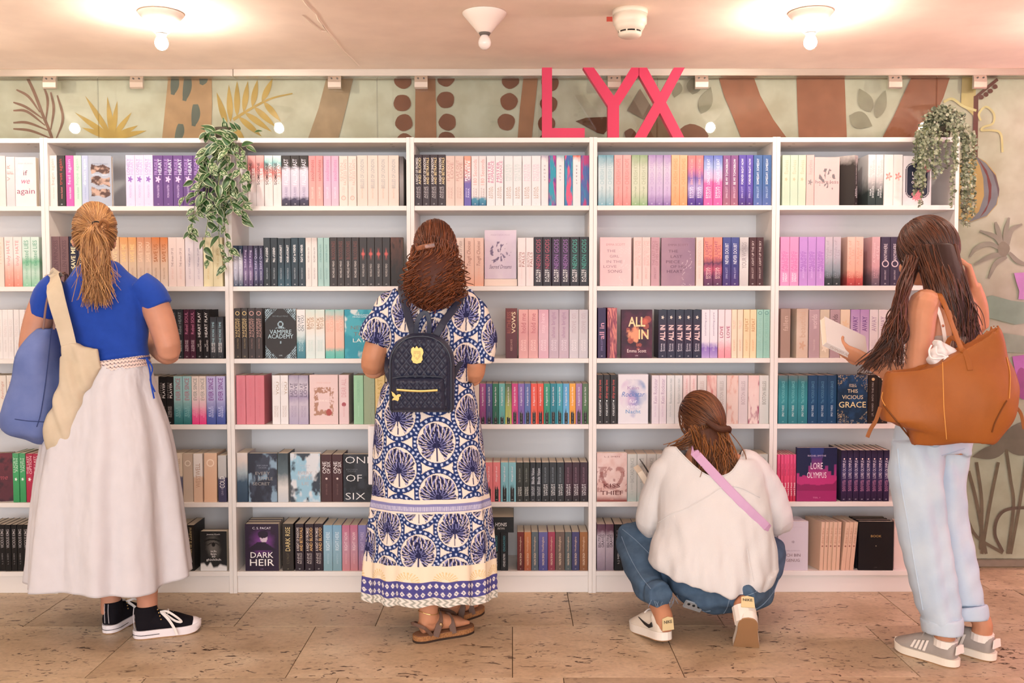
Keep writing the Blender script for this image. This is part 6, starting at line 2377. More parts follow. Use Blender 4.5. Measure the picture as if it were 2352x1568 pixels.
    if style == 'bokeh':
        o = mix(base, C[1] + 0 * base, (n - 0.35) * 1.6)
        for i in range(16):
            r = random.Random(seed * 50 + i)
            cx, cy, rr = 0.2 + 0.7 * r.random(), 0.15 + 0.7 * r.random(), 0.04 + 0.08 * r.random()
            d = np.hypot(U - cx, (V - cy) * 1.5)
            o = mix(o, C[2] + 0 * base, np.where(d < rr, 0.45, 0))
        d = np.hypot((U - 0.42) * 1.3, (V - 0.45) * 1.2) + (fbm(U * 6, V * 8, seed + 4) - 0.5) * 0.6
        return mix(o, C[3] + 0 * base, np.clip((0.22 - d) * 8, 0, 1))
    if style == 'portrait':
        d = np.hypot((U - 0.5) * 1.1, (V - 0.62) * 1.3)
        o = mix(base, C[1] + 0 * base, np.clip((0.42 - d) * 3.2 + (n - 0.5) * 0.8, 0, 1))
        hair = np.hypot((U - 0.54) / 0.16, (V - 0.78) / 0.085) < 1 + 0.3 * (n - 0.5)
        face = np.hypot((U - 0.56) / 0.11, (V - 0.70) / 0.10) < 1
        sh = (V < 0.62) & (V > 0.44) & (np.abs(U - 0.48) < 0.1 + (0.62 - V) * 2.0)
        o = np.where(face[..., None], C[2], o)
        o = np.where((hair | sh)[..., None], C[0] * 0.8, o)
        return o
    if style == 'eye':
        o = mix(base, C[1] + 0 * base, np.clip(1.2 - np.hypot((U - 0.5) * 1.4, (V - 0.62) * 1.4) * 2.6 + (n - 0.5) * 0.6, 0, 1))
        brow = np.abs(V - 0.80 + 0.6 * (U - 0.45) ** 2) < 0.022
        lid = np.abs(V - 0.71 + 1.2 * (U - 0.5) ** 2) < 0.012
        iris = np.hypot((U - 0.5), (V - 0.665) * 1.4) < 0.07
        o = np.where(((brow & (np.abs(U - 0.45) < 0.3)) | (lid & (np.abs(U - 0.5) < 0.22)) | iris)[..., None], C[0] * 0.5, o)
        return mix(o, C[2] + 0 * base, np.clip((0.10 + 0.14 * vnoise(U * 8, U * 0, seed) - V) * 18, 0, 1))
    if style == 'castle':
        sky = mix(base, C[1] + 0 * base, np.clip(V * 2.2 - 0.9, 0, 1))
        tw = 0.45 + 0.25 * vnoise(np.floor(U * 14), U * 0, seed)
        tow = (V > tw) & (np.abs(U - 0.5) > 0.12 + 0.2 * np.abs(V - 0.7))
        o = np.where(tow[..., None], C[2], sky)
        gr = V < 0.24 + 0.03 * n
        o = np.where(gr[..., None], C[3], o)
        bush = (V > 0.2) & (V < 0.30 + 0.12 * vnoise(U * 9, U * 0, seed + 2) * (np.abs(U - 0.5) * 1.5 + 0.2))
        return np.where(bush[..., None], C[3] * 0.75, o)
    if style == 'birds':
        o = mix(base, C[1] + 0 * base, (n - 0.3) * 1.4)
        dk = (fbm(U * 7, V * 9, seed + 2) > 0.56) & (V < 0.72) & (V > 0.2)
        o = mix(o, C[2] + 0 * base, np.where(dk, 0.55, 0.0))
        lip = np.abs(np.hypot((U - 0.5), (V - 0.62) * 1.1) - 0.36) < 0.05
        o = mix(o, C[2] + 0 * base, np.where(lip & (V < 0.62), 0.6, 0.0))
        return mix(o, C[2] + 0 * base, np.clip((0.12 - V) * 9, 0, 1))
    if style == 'flecks':
        o = mix(base, C[1] + 0 * base, (n - 0.45) * 6)
        return mix(o, C[2] + 0 * base, np.where(fbm(U * 25, V * 35, seed + 3) > 0.72, 1, 0) * (V < 0.5))
    if style == 'waves':
        q = fbm(U * 3 + V * 2, V * 2.5 - U, seed)
        o = mix(base, C[1] + 0 * base, (np.sin(q * 22) * 0.5 + 0.5))
        return mix(o, C[2] + 0 * base, (fbm(U * 2, V * 3, seed + 7) - 0.5) * 7)
    if style == 'sprig':
        o = mix(base, C[1] + 0 * base, n * 0.4 + U * 0.6)
        w = (np.abs(np.sin(24 * (U + 0.25 * np.sin(V * 9)) + 6 * V)) < 0.16) & (fbm(U * 5, V * 7, seed + 1) > 0.5) & (U > 0.62)
        return np.where(w[..., None], C[2], o)
    return base


ARTM = {}


def cover_art(e, style, cols, w, h, seed, x0=0.0):
    nu, nv = 54, 80
    u, v = np.meshgrid(np.linspace(0, 1, nu), np.linspace(0, 1, nv))
    P = np.stack([x0 + 0.0006 + u * (w - 0.0012), np.full_like(u, -0.0003), 0.0006 + v * (h - 0.0012)], -1)
    me = grid_mesh('cover_print', P, col=np.clip(art(style, u, v, cols, seed), 0, 1) * .86, smooth=False)
    return obj('cover_print', me, attr_mat('printed_cover', 0.45, 0.3), e, world=False)


def face(bay, row, x0, x1, ytop, cols, style, desc, lines=(), th=0.03, ybot=None, rot=0.0, setback=0.0, spinecol=None, seed=None, shelfword=True, n=1, step=0.03, lean=0.0, swapname=None):
    """a book shown front cover out. lines: (text, colour, v, width fraction, height fraction[, kwargs])"""
    Y = BOOKBASE_Y + setback
    z = SZ[row] if ybot is None else W((x0 + x1) / 2, ybot, Y).z
    ym = (ytop + SHELF_PX[row]) / 2
    a, b = W(x0, ym, Y).x, W(x1, ym, Y).x
    a, b = max(a, BX[bay] + TP + .001), min(b, BX[bay + 1] - TP - .001)
    w = b - a
    h = W((x0 + x1) / 2, ytop, Y).z - z
    lab = '%s, %s shelf, %s' % (desc, SHELFNAME[row], BAYNAME[bay])
    if len(lab.split()) > 16:
        print('LONG LABEL', len(lab.split()), lab)
    if lab in LABELS:
        print('DUP LABEL', lab)
    LABELS[lab] = 1
    for k in range(n):
        e = bpy.data.objects.new('book', None)
        e.empty_display_size = 0.03
        e.matrix_local = Matrix.Translation((a - 0.003 * k, Y + step * k, z + 0.0005)) @ Matrix.Rotation(rot, 4, 'Z') @ Matrix.Rotation(-lean, 4, 'X')
        COL.objects.link(e)
        if k == 0:
            tag(e, lab, 'book')
            REG.append((bay, row, (a + b) / 2, desc, 1, 0, e))
        else:
            tag(e, ['', 'first', 'second', 'third', 'fourth', 'fifth'][k] + ' copy behind the ' + desc + ', ' + SHELFNAME[row] + ' shelf', 'book', 'copies behind the ' + desc)
        cs = spinecol or cols.split()[0]
        cm, pm = cover_mesh(th, h, w, book_mat(cs, h))
        L = Matrix.Translation((0, th / 2, 0)) @ Matrix.Rotation(-math.pi / 2, 4, 'Z')
        for nm, me in (('cover', cm), ('page_block', pm)):
            o = bpy.data.objects.new(nm, me)
            o.parent = e
            o.matrix_local = L
            COL.objects.link(o)
        if k:
            continue
        if style != 'plain':
            cover_art(e, style, cols, w, h, seed if seed is not None else int(x0))
        for t in lines:
            kw = t[5] if len(t) > 5 else {}
            put_text(kw.get('name', 'title'), t[0], t[1], e, (w * kw.get('u', 0.5), -0.0007, h * t[2]), w * t[3], h * t[4], up=kw.get('up', 0), bold=kw.get('bold', 0), shear=kw.get('shear', 0), metal=kw.get('metal', 0), maxstretch=kw.get('ms', 2.2))
    return e


A = dict(name='author_name')
P = dict(name='publisher_mark')
LX = '#d9d4d4'
S, Fo = spines, face
# ---------------- top shelf
Fo(0, 0, -36, 13, 358, '#efe0dc', 'plain', 'cream book turned cover out')
S(0, 0, 13, 34, 360, 1, '#e3d2d6 #efe2e4', 'pale mauve paperback with brown initials', 'V E R|F', '#b8948e')
Fo(0, 0, 35, 83, 361, '#f3e6e8 #eddfe2 #f5ecec', 'wash', 'pale pink cover reading if again', [('if', '#8a5a68', .68, .2, .1), ('we', '#c46b8a', .5, .4, .08, dict(shear=.3)), ('again', '#9a5068', .29, .85, .14), ('ANA HUANG', '#c9a9b0', .87, .7, .03, A)])
S(1, 0, 112, 131, 357, 1, '#f5ece6', 'white paperback with faint red lettering', 'begin again', '#eda79a', 'mona kasten', '#f0bdb2')
S(1, 0, 131.5, 149.5, 357, 1, '#3b3838', 'black paperback with red lettering', 'trust again', '#c0524c', 'mona kasten', '#d9827c', lyx='#ffffff')
S(1, 0, 150, 168.5, 357, 1, '#f567b4', 'hot pink paperback', 'feel again', '#ffd0e8', 'mona kasten', '#ffe9f4')
S(1, 0, 169, 186.5, 357, 1, '#cfe8d9', 'pale mint paperback', 'hope again', '#9bc5ab', 'mona kasten', '#86ad96')
S(1, 0, 187, 202.5, 357, 1, '#c2cbe8', 'pale periwinkle paperback', 'dream again', '#ffffff', 'mona kasten', '#97a3c9')
Fo(1, 0, 203, 254, 357, '#b6bdcd #5b4038 #caa896', 'strips', 'blue grey cover with brown torn photo strips', [('mona kasten', '#6b7080', .84, .7, .03, A), ('dream again', '#eef0f5', .62, .65, .025), ('roman', '#6b7080', .4, .3, .02)], rot=.14)
S(1, 0, 288, 351, 356, 3, '#e6d8f2', 'lilac paperback with violet flower', 'LONELY|HEART', '#a582bd #bfa3d2', 'MONA KASTEN', '#b79bcb', span=(.62, .93), aspan=(.17, .42), lyx='#b9a2cc', dot=('flower', '#8d66b5', .53, .28))
S(1, 0, 351.5, 466, 357, 5, '#694a86', 'deep purple paperback with pink flower', 'FRAGILE|HEART', '#b48fd0 #f3e9fa', 'MONA KASTEN', '#d5bfe6', span=(.62, .93), aspan=(.17, .42), lyx='#c9b2dc', dot=('flower', '#e3b9d8', .53, .28))
S(2, 0, 533, 568.5, 357, 2, '#e9e0dc', 'greyish white paperback behind the leaves', 'SOMEONE NEW', '#a89a98', lyx='#b8aeb0')
S(2, 0, 569, 606.5, 357, 2, '#f1e6e4@0 #f3e4e2@.45 #e2827f@.72 #efb5b0@1', 'white paperback with coral red top', 'SOMEONE|ELSE', '#4a3a3c #fff4f2', 'LAURA KNEIDL', '#e6cfcb', span=(.42, .86), bold=.01, shear=.0)
S(2, 0, 607, 646, 357, 2, '#f3e8e6@0 #f5e6e2@.45 #ea8d85@.66 #8cc9c9@.85 #eef5f2@1', 'white paperback with coral and teal top', 'SOMEONE|TO STAY', '#4a3a3c #fff6f2', 'LAURA KNEIDL', '#e6cfcb', span=(.42, .86), bold=.01)
S(2, 0, 646.8, 708, 357, 3, '#3b3646@0 #47405a@.12 #cfc6dc@.2 #e0d8e6@.7 #3d3735@.8 #332e2c@1', 'lavender paperback with black ends', 'FALLING FAST', '#efe9f2', 'AVA REED', '#8a80a0', lyx='#f5f0f5')
S(2, 0, 708.5, 742, 358, 2, '#eeb1a8@0 #eba8a4@.5 #ee9a9c@1', 'coral pink paperback', 'seoulmates', '#b4605f', 'SUSAN LEE', '#f7d5cc', span=(.5, .92))
S(2, 0, 742.6, 778, 358, 2, '#ebc3d3@0 #e4bcd8@.5 #ecb4cb@1', 'orchid pink paperback', 'seoulmates', '#d486b0', 'SUSAN LEE', '#f6dce8', span=(.5, .92))
S(2, 0, 778.6, 819, 358, 2, '#f1e0d6', 'cream paperback with ring emblem', 'SEVEN|FACELESS SAINTS', '#d9b5a8 #d3a99c', 'M.K. LOBB', '#dcbfb2', dot=('ring', '#cfa99b', .16, .26))
S(2, 0, 820, 916, 357, 4, '#f1dbcf', 'pale peach paperback with grey title', 'BELLES OF LONDON', '#98a5a5', 'MIMI MATTHEWS', '#e2b7a2', span=(.35, .92), tw=.34)
S(2, 0, 917, 927, 359, 1, '#6b6361@0 #a39a98@.5 #524a4a@1', 'narrow grey photo spine at row end')
S(3, 0, 950.6, 969.5, 355, 1, '#3d3036', 'dark aubergine paperback reading promises', 'A NIGHT OF PROMISES|AND BLOOD', '#e8e0dc #e6d3a5', 'ANNE|PATZOLD', '#c9c0c0', span=(.42, .94), lyx='#f2efef', bold=.01)
S(3, 0, 969.8, 1023.5, 355, 3, '#3c3035', 'dark aubergine paperback reading shadows', 'A NIGHT OF SHADOWS|AND BETRAYALS', '#e8e0dc #e9cf9b', 'ANNE|PATZOLD', '#c9c0c0', span=(.42, .94), lyx='#f2efef', bold=.01)
S(3, 0, 1024, 1065, 358, 2, '#e9d1c4@0 #e6cbbf@1', 'beige paperback with rose lettering', 'FLAT OUT|LOVE', '#c08f86', 'JESSICA|PARK', '#cda79c', span=(.5, .92))
S(3, 0, 1065.6, 1082, 358, 1, '#6d62b2@0 #7a6bb4@.45 #d39ea4@.6 #eda98f@1', 'violet and peach paperback', 'FLAT OUT|CELESTE', '#ffffff', 'JESSICA|PARK', '#dcd6f2', span=(.5, .92), bold=.01)
S(3, 0, 1082.6, 1117, 358, 2, '#2f6f92@0 #4b90ab@.12 #f2e8e6@.2 #f3e3e2@1', 'white paperback with teal foot', '180 Seconds', '#d8a29a', 'JESSICA|PARK', '#b3a29f', lyx='#ffffff')
S(3, 0, 1117.6, 1157, 358, 2, '#f6edee', 'white paperback with rose pink title', 'MISTER|ROMANCE', '#c2658d', 'LEISA|RAYVEN', '#b39d88', span=(.46, .9), lyx='#d8cccb')
S(3, 0, 1158, 1199, 358, 2, '#f4eeee', 'white paperback with grey green title', 'MISTER|SECRET', '#c2d2cf', 'LEISA|RAYVEN', '#b39d88', span=(.5, .84), lyx='#d8cccb')
S(3, 0, 1199.6, 1242, 358, 2, '#f6edee', 'white paperback with pale blush title', 'MISTER|FOREVER', '#ecc4cf', 'LEISA|RAYVEN', '#b39d88', span=(.5, .84), lyx='#d8cccb')
for (x0, x1, nm, w1) in ((1242.5, 1260, 'T|R|U|L|Y', 'tiny dark strokes'), (1277.5, 1296.5, 'M|A|D|L|Y', 'teal corner'), (1315.5, 1334, 'D|E|E|P|L|Y', 'red corner')):
    bk = S(3, 0, x0, x1, 357, 1, '#f3ebec@0 #f4eded@.9 ' + {'T': '#b9adc0@1', 'M': '#9dbcc4@1', 'D': '#d9624e@1'}[nm[0]], 'white paperback with spaced letters and ' + w1, author='AVA REED', ac='#e2d6d8')[0]
    for i, ch in enumerate(nm.split('|')):
        put_text('title', ch, '#5e5258', bk, (0, -0.0004, (.80 - .07 * i) * .216), .007, .007, up=0)
Fo(3, 0, 1260.4, 1277.2, 357, '#5a3f96 #cf3f86 #2f9db4', 'waves', 'marbled violet magenta and teal edge', th=.13, seed=3)
Fo(3, 0, 1297, 1315.2, 357, '#2f9db8 #4c5aa8 #e05a80', 'waves', 'marbled turquoise and coral edge', th=.13, seed=8)
Fo(3, 0, 1334.4, 1353.5, 357, '#5a5aa6 #3d7fae #b83f7c', 'waves', 'marbled indigo and crimson edge', th=.13, seed=12)
S(4, 0, 1374, 1410, 356, 2, '#7fb0be@0 #d3e3e4@.35 #cfe0e2@.75 #6fa5b6@1', 'pale teal paperback', 'CHERISH LOVE', '#9dbcc2', 'Nalini Singh', '#86a9b0', lyx='#f2f7f7')
S(4, 0, 1410.6, 1450, 356, 2, '#dd8c89@0 #f2aaa6@.3 #f0b4b0@1', 'salmon pink paperback', 'CHERISH HOPE', '#d98784', 'Nalini Singh', '#cf7a78', lyx='#f7d9d5')
S(4, 0, 1450.6, 1488, 356, 2, '#8fb07f@0 #d3d9bf@.3 #d5dac3@.75 #94ad83@1', 'sage green paperback', 'CHERISH KISSES', '#a5ad90', 'Nalini Singh', '#8d9877', lyx='#eef2e6')
S(4, 0, 1488.6, 1541.5, 356, 3, '#8a6aa8@0 #c9b3d9@.25 #dccfe0@.75 #a98cc0@1', 'lavender paperback with violet foot', 'CHERISH DREAMS', '#b49cc4', 'Nalini Singh', '#a58bb8', lyx='#f2ebf5')
S(4, 0, 1542, 1579.5, 356, 2, '#fb9f6c@0 #fab58c@.4 #fabd96@1', 'bright apricot paperback', 'CHERISH WISHES', '#e89666', 'Nalini Singh', '#e08c5c', lyx='#fce0cc')
S(4, 0, 1580, 1616, 357, 2, '#472a86@0 #5c3f98@.12 #b9a6d6@.34 #7d64ad@.55 #e07f92@.75 #ee8783@1', 'violet paperback with coral top', 'BRING DOWN THE STARS', '#f2b7b0', 'EMMA|SCOTT', '#efe6f5', lyx='#ffffff')
S(4, 0, 1616.6, 1660, 357, 2, '#f363a6@0 #f06aaa@.45 #e0b6d8@.55 #a9b8e2@.75 #5f6fc0@1', 'pink paperback with blue top', 'LONG LIVE THE BEAT', '#e2e6f7', 'EMMA|SCOTT', '#ffe6f2', lyx='#ffffff')
S(4, 0, 1660.6, 1696, 357, 2, '#a5697f@0 #8f5c85@.5 #86538a@1', 'plum paperback', 'BE MY TOMORROW', '#ffffff', 'EMMA SCOTT', '#e0c6d6', lyx='#ffffff', tw=.3)
S(4, 0, 1696.6, 1730.5, 356, 2, '#4c2f78@0 #5a4aa6@.3 #6152ae@1', 'bright violet paperback', 'FOREVER RIGHT NOW', '#ffffff', 'EMMA SCOTT', '#cdc5ec', lyx='#ffffff', tw=.3)
S(4, 0, 1731, 1775.5, 356, 2, '#5b6fae@0 #456a9f@.5 #4a6aa0@1', 'steel blue paperback', 'SOMEDAY, SOMEDAY', '#ffffff', 'EMMA SCOTT', '#c2d2ea', lyx='#ffffff', tw=.3)
S(5, 0, 1797, 1851.5, 356, 3, '#c9dcc4', 'pale mint paperback with sprig', 'flawless', '#b9b496', 'ELSIE SILVER', '#c3cdb8', span=(.62, .9), dot=('flower', '#bcb492', .52, .2))
S(5, 0, 1852, 1870, 356, 1, '#eec3bd', 'pale pink paperback with grey sprig', 'heartless', '#cf9a96', 'ELSIE SILVER', '#e6bdb6', span=(.62, .9), dot=('flower', '#8a8484', .46, .3))
Fo(5, 0, 1870.5, 1929, 361, '#eec4c0 #f0cdc8 #7d7a7c', 'floral', 'pale pink cover with grey flowers', [('heart·less', '#7c6a6c', .49, .92, .07), ('ELSIE SILVER', '#e2b8b2', .89, .8, .04, A)], rot=.05, seed=2)
S(5, 0, 1957, 1976.5, 357, 1, '#2f2b2a@0 #37312f@.8 #c9c0bc@1', 'angled black paperback with printed back', 'THE LONG PROMISED MOMENT', '#e3dcda', 'MIA|SHERIDAN', '#ffffff', rot=.85, lyx='#ffffff', tw=.28)
S(5, 0, 1994, 2030, 355, 2, '#2c3a3a@0 #33413f@.25 #e8e4e2@.6 #f4f0ee@1', 'white paperback fading to dark green', 'More|Than Words', '#c9c2be', 'MIA|SHERIDAN', '#dfe6e4', span=(.42, .9), setback=.004)
S(5, 0, 2030.8, 2074, 355, 2, '#f5ece8', 'white paperback with coral rose', 'Like Falling', '#eedcd4', 'BELLE ANDERS', '#ecdcd4', dot=('flower', '#ef8f86', .57, .36))
Fo(5, 0, 2075, 2140, 358, '#ece6e6 #262b3c #ec8f98', 'oval', 'white cover with navy oval and peonies', [('Like', '#f5ecea', .64, .38, .075), ('words', '#f5ecea', .55, .38, .05), ('on our', '#f5ecea', .465, .42, .05), ('skin', '#f5ecea', .39, .26, .05)], rot=.03)
# ---------------- second shelf
S(0, 1, -34, 9, 545, 2, '#f0dcd0', 'cream paperback with beige print', 'TRUST', '#d9b8a8')
S(0, 1, 9.6, 50, 544, 2, '#ee8e7c@0 #f2b5a6@.3 #f7e8e4@.6 #f6e4e0@1', 'white paperback fading to coral', 'truly HATE', '#e58e90', 'ANA HUANG', '#e8c0b4', lyx='#f6ddd6')
S(0, 1, 50.5, 90, 544, 2, '#8fc7a5@0 #c9e2d2@.3 #7fc09a@.5 #d6e9de@.62 #d9ebe2@1', 'mint green marbled paperback', 'twisted LIES', '#5f9c80', 'ANA HUANG', '#86b59c', lyx='#f2f8f4')
S(1, 1, 117, 157.5, 543, 2, '#7d5f62', 'dull mauve brown paperback', 'FALLEN PRINCESS', '#593f45', span=(.2, .92))
S(1, 1, 158, 196, 543, 2, '#28283f', 'navy paperback with gold ornament', 'SAVE ME', '#efe0b8', 'MONA KASTEN', '#d9c48f', span=(.36, .8), bold=.02, tw=.55, dot=('ring', '#d9bd7c', .9, .3))
S(1, 1, 197, 274, 544, 4, '#e0cdbc@0 #e6b98c@1', 'tan paperback behind the ponytail', 'SAVE ME', '#f6dcae')
S(1, 1, 274.8, 313, 545, 2, '#eddccd@0 #efd2b4@.45 #eba564@1', 'cream paperback with amber top', 'SAVE ME', '#f3cf92', 'MONA KASTEN', '#c9a78a', span=(.5, .86), bold=.015)
S(1, 1, 313.6, 348, 545, 2, '#eedfd4@0 #ecccb4@.5 #dd9872@1', 'cream paperback with rose brown top', 'SAVE YOU', '#f2d2b8', 'MONA KASTEN', '#c9a78a', span=(.5, .9), bold=.015)
S(1, 1, 348.6, 385, 545, 2, '#eddccf@0 #ebcbb2@.45 #db7f42@1', 'cream paperback with burnt orange top', 'SAVE US', '#b0683c', 'MONA KASTEN', '#a68266', span=(.5, .86), bold=.015)
S(1, 1, 385.6, 424, 545, 2, '#f5dfd8', 'blush pink paperback with small title', 'THE dream OF US', '#8a6a6a', 'A M Y  B A X T', '#d9a99c', span=(.4, .78), tw=.26)
S(1, 1, 424.6, 466, 545, 2, '#ecdfe2', 'pale greyish lilac paperback', 'THE whisper OF LOVE', '#80728a', 'A M Y  B A X T', '#a89aa8', span=(.4, .78), tw=.26)
S(1, 1, 467, 511, 545, 2, '#f6e8bd', 'pale yellow paperback', 'THE colors OF YOU', '#c4a86a', 'A M Y  B A X T', '#d9b96a', span=(.4, .78), tw=.26)
S(2, 1, 532, 557.5, 564, 2, '#3b4c63@0 #c9c6d8@.35 #dcd9e4@.6 #2d3c52@.85', 'short navy and silver paperback', 'Royal Prince', '#f0eef5', 'MEGHAN MARCH', '#e6e6ee', lyx='#ffffff')
S(2, 1, 558, 581, 564, 2, '#463a60@0 #8a749c@.35 #6a5482@.6 #352c44@1', 'short mauve purple paperback', 'Sinful King', '#d9c9e6', 'MEGHAN MARCH', '#f0e6f5', lyx='#ffffff')
S(2, 1, 581.5, 604.5, 564, 2, '#2d2a44@0 #5f5880@.4 #3a3553@.7 #2a2740@1', 'short dark indigo paperback', 'Sinful Queen', '#cfc9e6', 'MEGHAN MARCH', '#e6e2f2', lyx='#ffffff')
S(2, 1, 605, 637, 546, 2, '#262d33@0 #323a40@1', 'charcoal paperback with tall white title', 'FALL of LEGEND', '#f2f2f2', 'MEGHAN MARCH', '#aab2b8', span=(.5, .8), lyx='#ffffff', bold=.015, tw=.34)
S(2, 1, 637.5, 668, 547, 2, '#355766@0 #2f3f49@.5 #2b343a@1', 'dark slate paperback with blue foot', 'HOUSE of SCARLETT', '#f2f2f2', 'MEGHAN MARCH', '#aab2b8', span=(.5, .86), lyx='#ffffff', bold=.015, tw=.34)
S(2, 1, 668.5, 701, 546, 2, '#2c3a44@0 #324550@1', 'dark blue grey paperback', 'FIGHT for FOREVER', '#f2f2f2', 'MEGHAN MARCH', '#aab2b8', span=(.5, .86), lyx='#ffffff', bold=.015, tw=.34)
S(2, 1, 701.5, 729, 546, 2, '#ece4df@0 #efe8e3@.8 #d3c5bf@1', 'white paperback with slim grey title', 'RICHER than SIN', '#857a78', 'MEGHAN MARCH', '#a59a98', span=(.5, .8), tw=.28)
S(2, 1, 729.5, 756.5, 546, 2, '#a8ccc6', 'pale sea green paperback', 'STRONGER than FATE', '#5f8a88', 'MEGHAN MARCH', '#7ba09c', span=(.5, .86), tw=.28)
S(2, 1, 757, 824.5, 545, 4, '#3a3230', 'black brown paperback with dull red title', 'BLOODLINES', '#7c4a44', 'RICHELLE MEAD', '#d9cfc9', span=(.55, .92), aspan=(.18, .52), lyx='#a89e98')
S(2, 1, 825, 896, 545, 4, '#393332', 'black paperback with red starburst', None, '#fff', 'RICHELLE MEAD', '#c9bfb9', aspan=(.2, .46), lyx='#f2f0ee', dot=('burst', '#c9605a', .66, .42))
Fo(2, 1, 897.5, 926, 545, '#2b2320 #6b4436 #1c1614', 'wash', 'dark cover with brown portrait', th=.03)
S(3, 1, 950, 1047, 546, 5, '#ecd6cb', 'cream paperback behind the curls', 'Promise of Fate', '#c9a296')
S(3, 1, 1048, 1066, 546, 1, '#efdacf', 'cream paperback with looping grey script', 'Promise of Fate', '#a88f88', 'SIMONA AHRNSTEDT', '#e2c2b2', shear=.3)
S(3, 1, 1067, 1111, 546, 2, '#f4b599@0 #f1c6b4@.3 #f0cdbf@1', 'peach paperback with brown script', 'Tough Choices', '#9c6a5e', 'NENA MUCK', '#e6ab92', shear=.3)
rest = make_book(W(1150, 656.8, .02) + Vector((0, 0, .0005)), .145, .0305, .1, '#f4ddcf', 'cream book lying flat under the lilac cover, second shelf', None, marks=())
Fo(3, 1, 1113, 1186, 528, '#e9dbe6 #cdb6d6 #7a6a8a', 'floral', 'lilac cover with dark star flowers', [('Sacred Dreams', '#6b5470', .25, .7, .08, dict(shear=.35)), ('MARYANA FOX', '#b9a4b8', .9, .6, .03, A)], ybot=640.5, setback=.03, lean=.06)
S(3, 1, 1189, 1226, 546, 2, '#f3e6e4', 'blush white paperback with red brown title', 'RUXTON|FALLS', '#9c6058', 'KRISTEN CALLIHAN', '#e3cbc6', span=(.4, .7))
for (x0, x1, c1, tc_, d) in ((1226.5, 1267, '#33202f', '#b4576a', 'dark plum paperback with rose neon title'), (1267.5, 1309, '#40234a', '#9a6aa8', 'dark violet paperback with purple neon title'), (1309.5, 1352, '#1f3636', '#4fa394', 'dark green paperback with teal neon title')):
    S(3, 1, x0, x1, 544, 2, '#241a22@0 %s@.5 #2a2028@1' % c1, d, 'NEON GODS', tc_, 'KATEE|ROBERT', '#f2eeee', span=(.36, .95), aspan=(.09, .34), bold=.005)
Fo(4, 1, 1378, 1450, 545, '#e9c3c6 #efd3d2 #f2dede', 'sprig', 'dusty pink cover with five line title', [('EMMA SCOTT', '#c48d92', .85, .6, .045, A), ('THE', '#a3808a', .72, .28, .055, dict(u=.36)), ('GIRL', '#a3808a', .61, .3, .055, dict(u=.46)), ('IN THE', '#a3808a', .5, .5, .055, dict(u=.46)), ('LOVE', '#a3808a', .4, .42, .055, dict(u=.32)), ('SONG', '#8c6a74', .3, .45, .06, dict(u=.48))])
S(4, 1, 1455, 1494.5, 545, 2, '#eed1cb', 'pale rose paperback', 'WHEN YOU COME|BACK TO ME', '#d9aba6', 'EMMA SCOTT', '#d9a29c')
S(4, 1, 1495, 1515, 545, 1, '#c99ea8', 'dusty mauve paperback', 'THE LAST PIECE|OF HIS HEART', '#a3757f', 'EMMA SCOTT', '#9c6f7a')
Fo(4, 1, 1519, 1596, 546, '#b3909f #8a6f8a #d9c3cc', 'sprig', 'mauve cover with pale wildflowers', [('EMMA SCOTT', '#7c5c6e', .85, .6, .045, A), ('THE', '#6a4f62', .72, .28, .055, dict(u=.35)), ('LAST', '#6a4f62', .61, .34, .055, dict(u=.45)), ('PIECE', '#6a4f62', .5, .42, .06, dict(u=.35)), ('OF HIS', '#6a4f62', .4, .46, .06, dict(u=.5)), ('HEART', '#5f4459', .3, .46, .06, dict(u=.4))])
S(4, 1, 1599, 1616, 545, 1, '#f0d6ce', 'blush paperback beside the mauve cover', 'BRINGING DOWN', '#e0b2a6', 'EMMA SCOTT', '#e0b2a6')
S(4, 1, 1617, 1659, 545, 2, '#5a2f52@0 #7a3f66@.22 #c9607a@.34 #5f3458@.46 #f08a7c@.6 #f29384@1', 'coral and plum slashed paperback', 'THE LIGHT|IN US', '#8c4a66 #a85a6a', 'EMMA|SCOTT', '#f3c9c9', lyx='#ffffff')
S(4, 1, 1660, 1698, 545, 2, '#4a2f72@0 #3c3f80@.5 #4a5596@1', 'indigo paperback with large white title', 'NEVER DOUBT', '#f0f0fa', 'EMMA SCOTT', '#b9b4dc', span=(.45, .88), lyx='#ffffff', tw=.42)
S(4, 1, 1699, 1720, 545, 1, '#c9c4c4@0 #e3dfdf@.5 #b0abae@.75 #d9d5d5@1', 'smoky grey white paperback', 'YOUR WORDS', '#8c8588', span=(.36, .9))
S(4, 1, 1721, 1754.5, 545, 2, '#4b2c30', 'dark maroon paperback with thin title', 'LIGHT UP THE SKY', '#d9c9c6', 'EMMA SCOTT', '#c4b0ae', lyx='#ffffff', tw=.3)
S(5, 1, 1792.5, 1835, 544, 2, '#ea9cc8', 'candy pink paperback', 'FALLING|INFINITY', '#cf6aa4', 'SARAH|SPRINT', '#fff0f8', span=(.3, .7), aspan=(.08, .26))
S(5, 1, 1836, 1894.5, 544, 3, '#c595d9', 'orchid purple paperback', 'FALLING|INFINITY', '#9a63b8', 'SARAH SPRINT', '#d9b5e6', span=(.3, .7))
S(5, 1, 1895, 1931.5, 544, 2, '#2f3538@0 #3d4447@.15 #8a98a2@.3 #bfbcc8@.6 #cbbfc9@1', 'grey paperback with black foot', 'A Wish of|Us', '#a59aa6', 'SARAH|SPRINT', '#8f959e', lyx='#ffffff')
S(5, 1, 1946, 1983.5, 544, 2, '#a83e42@0 #c9605a@.15 #f1b9a4@.32 #f3cdbf@1', 'peach paperback with red foot', 'A Kind of|Us', '#e0a08e', 'SARAH|SPRINT', '#e3ab98', lyx='#f3d5cc')
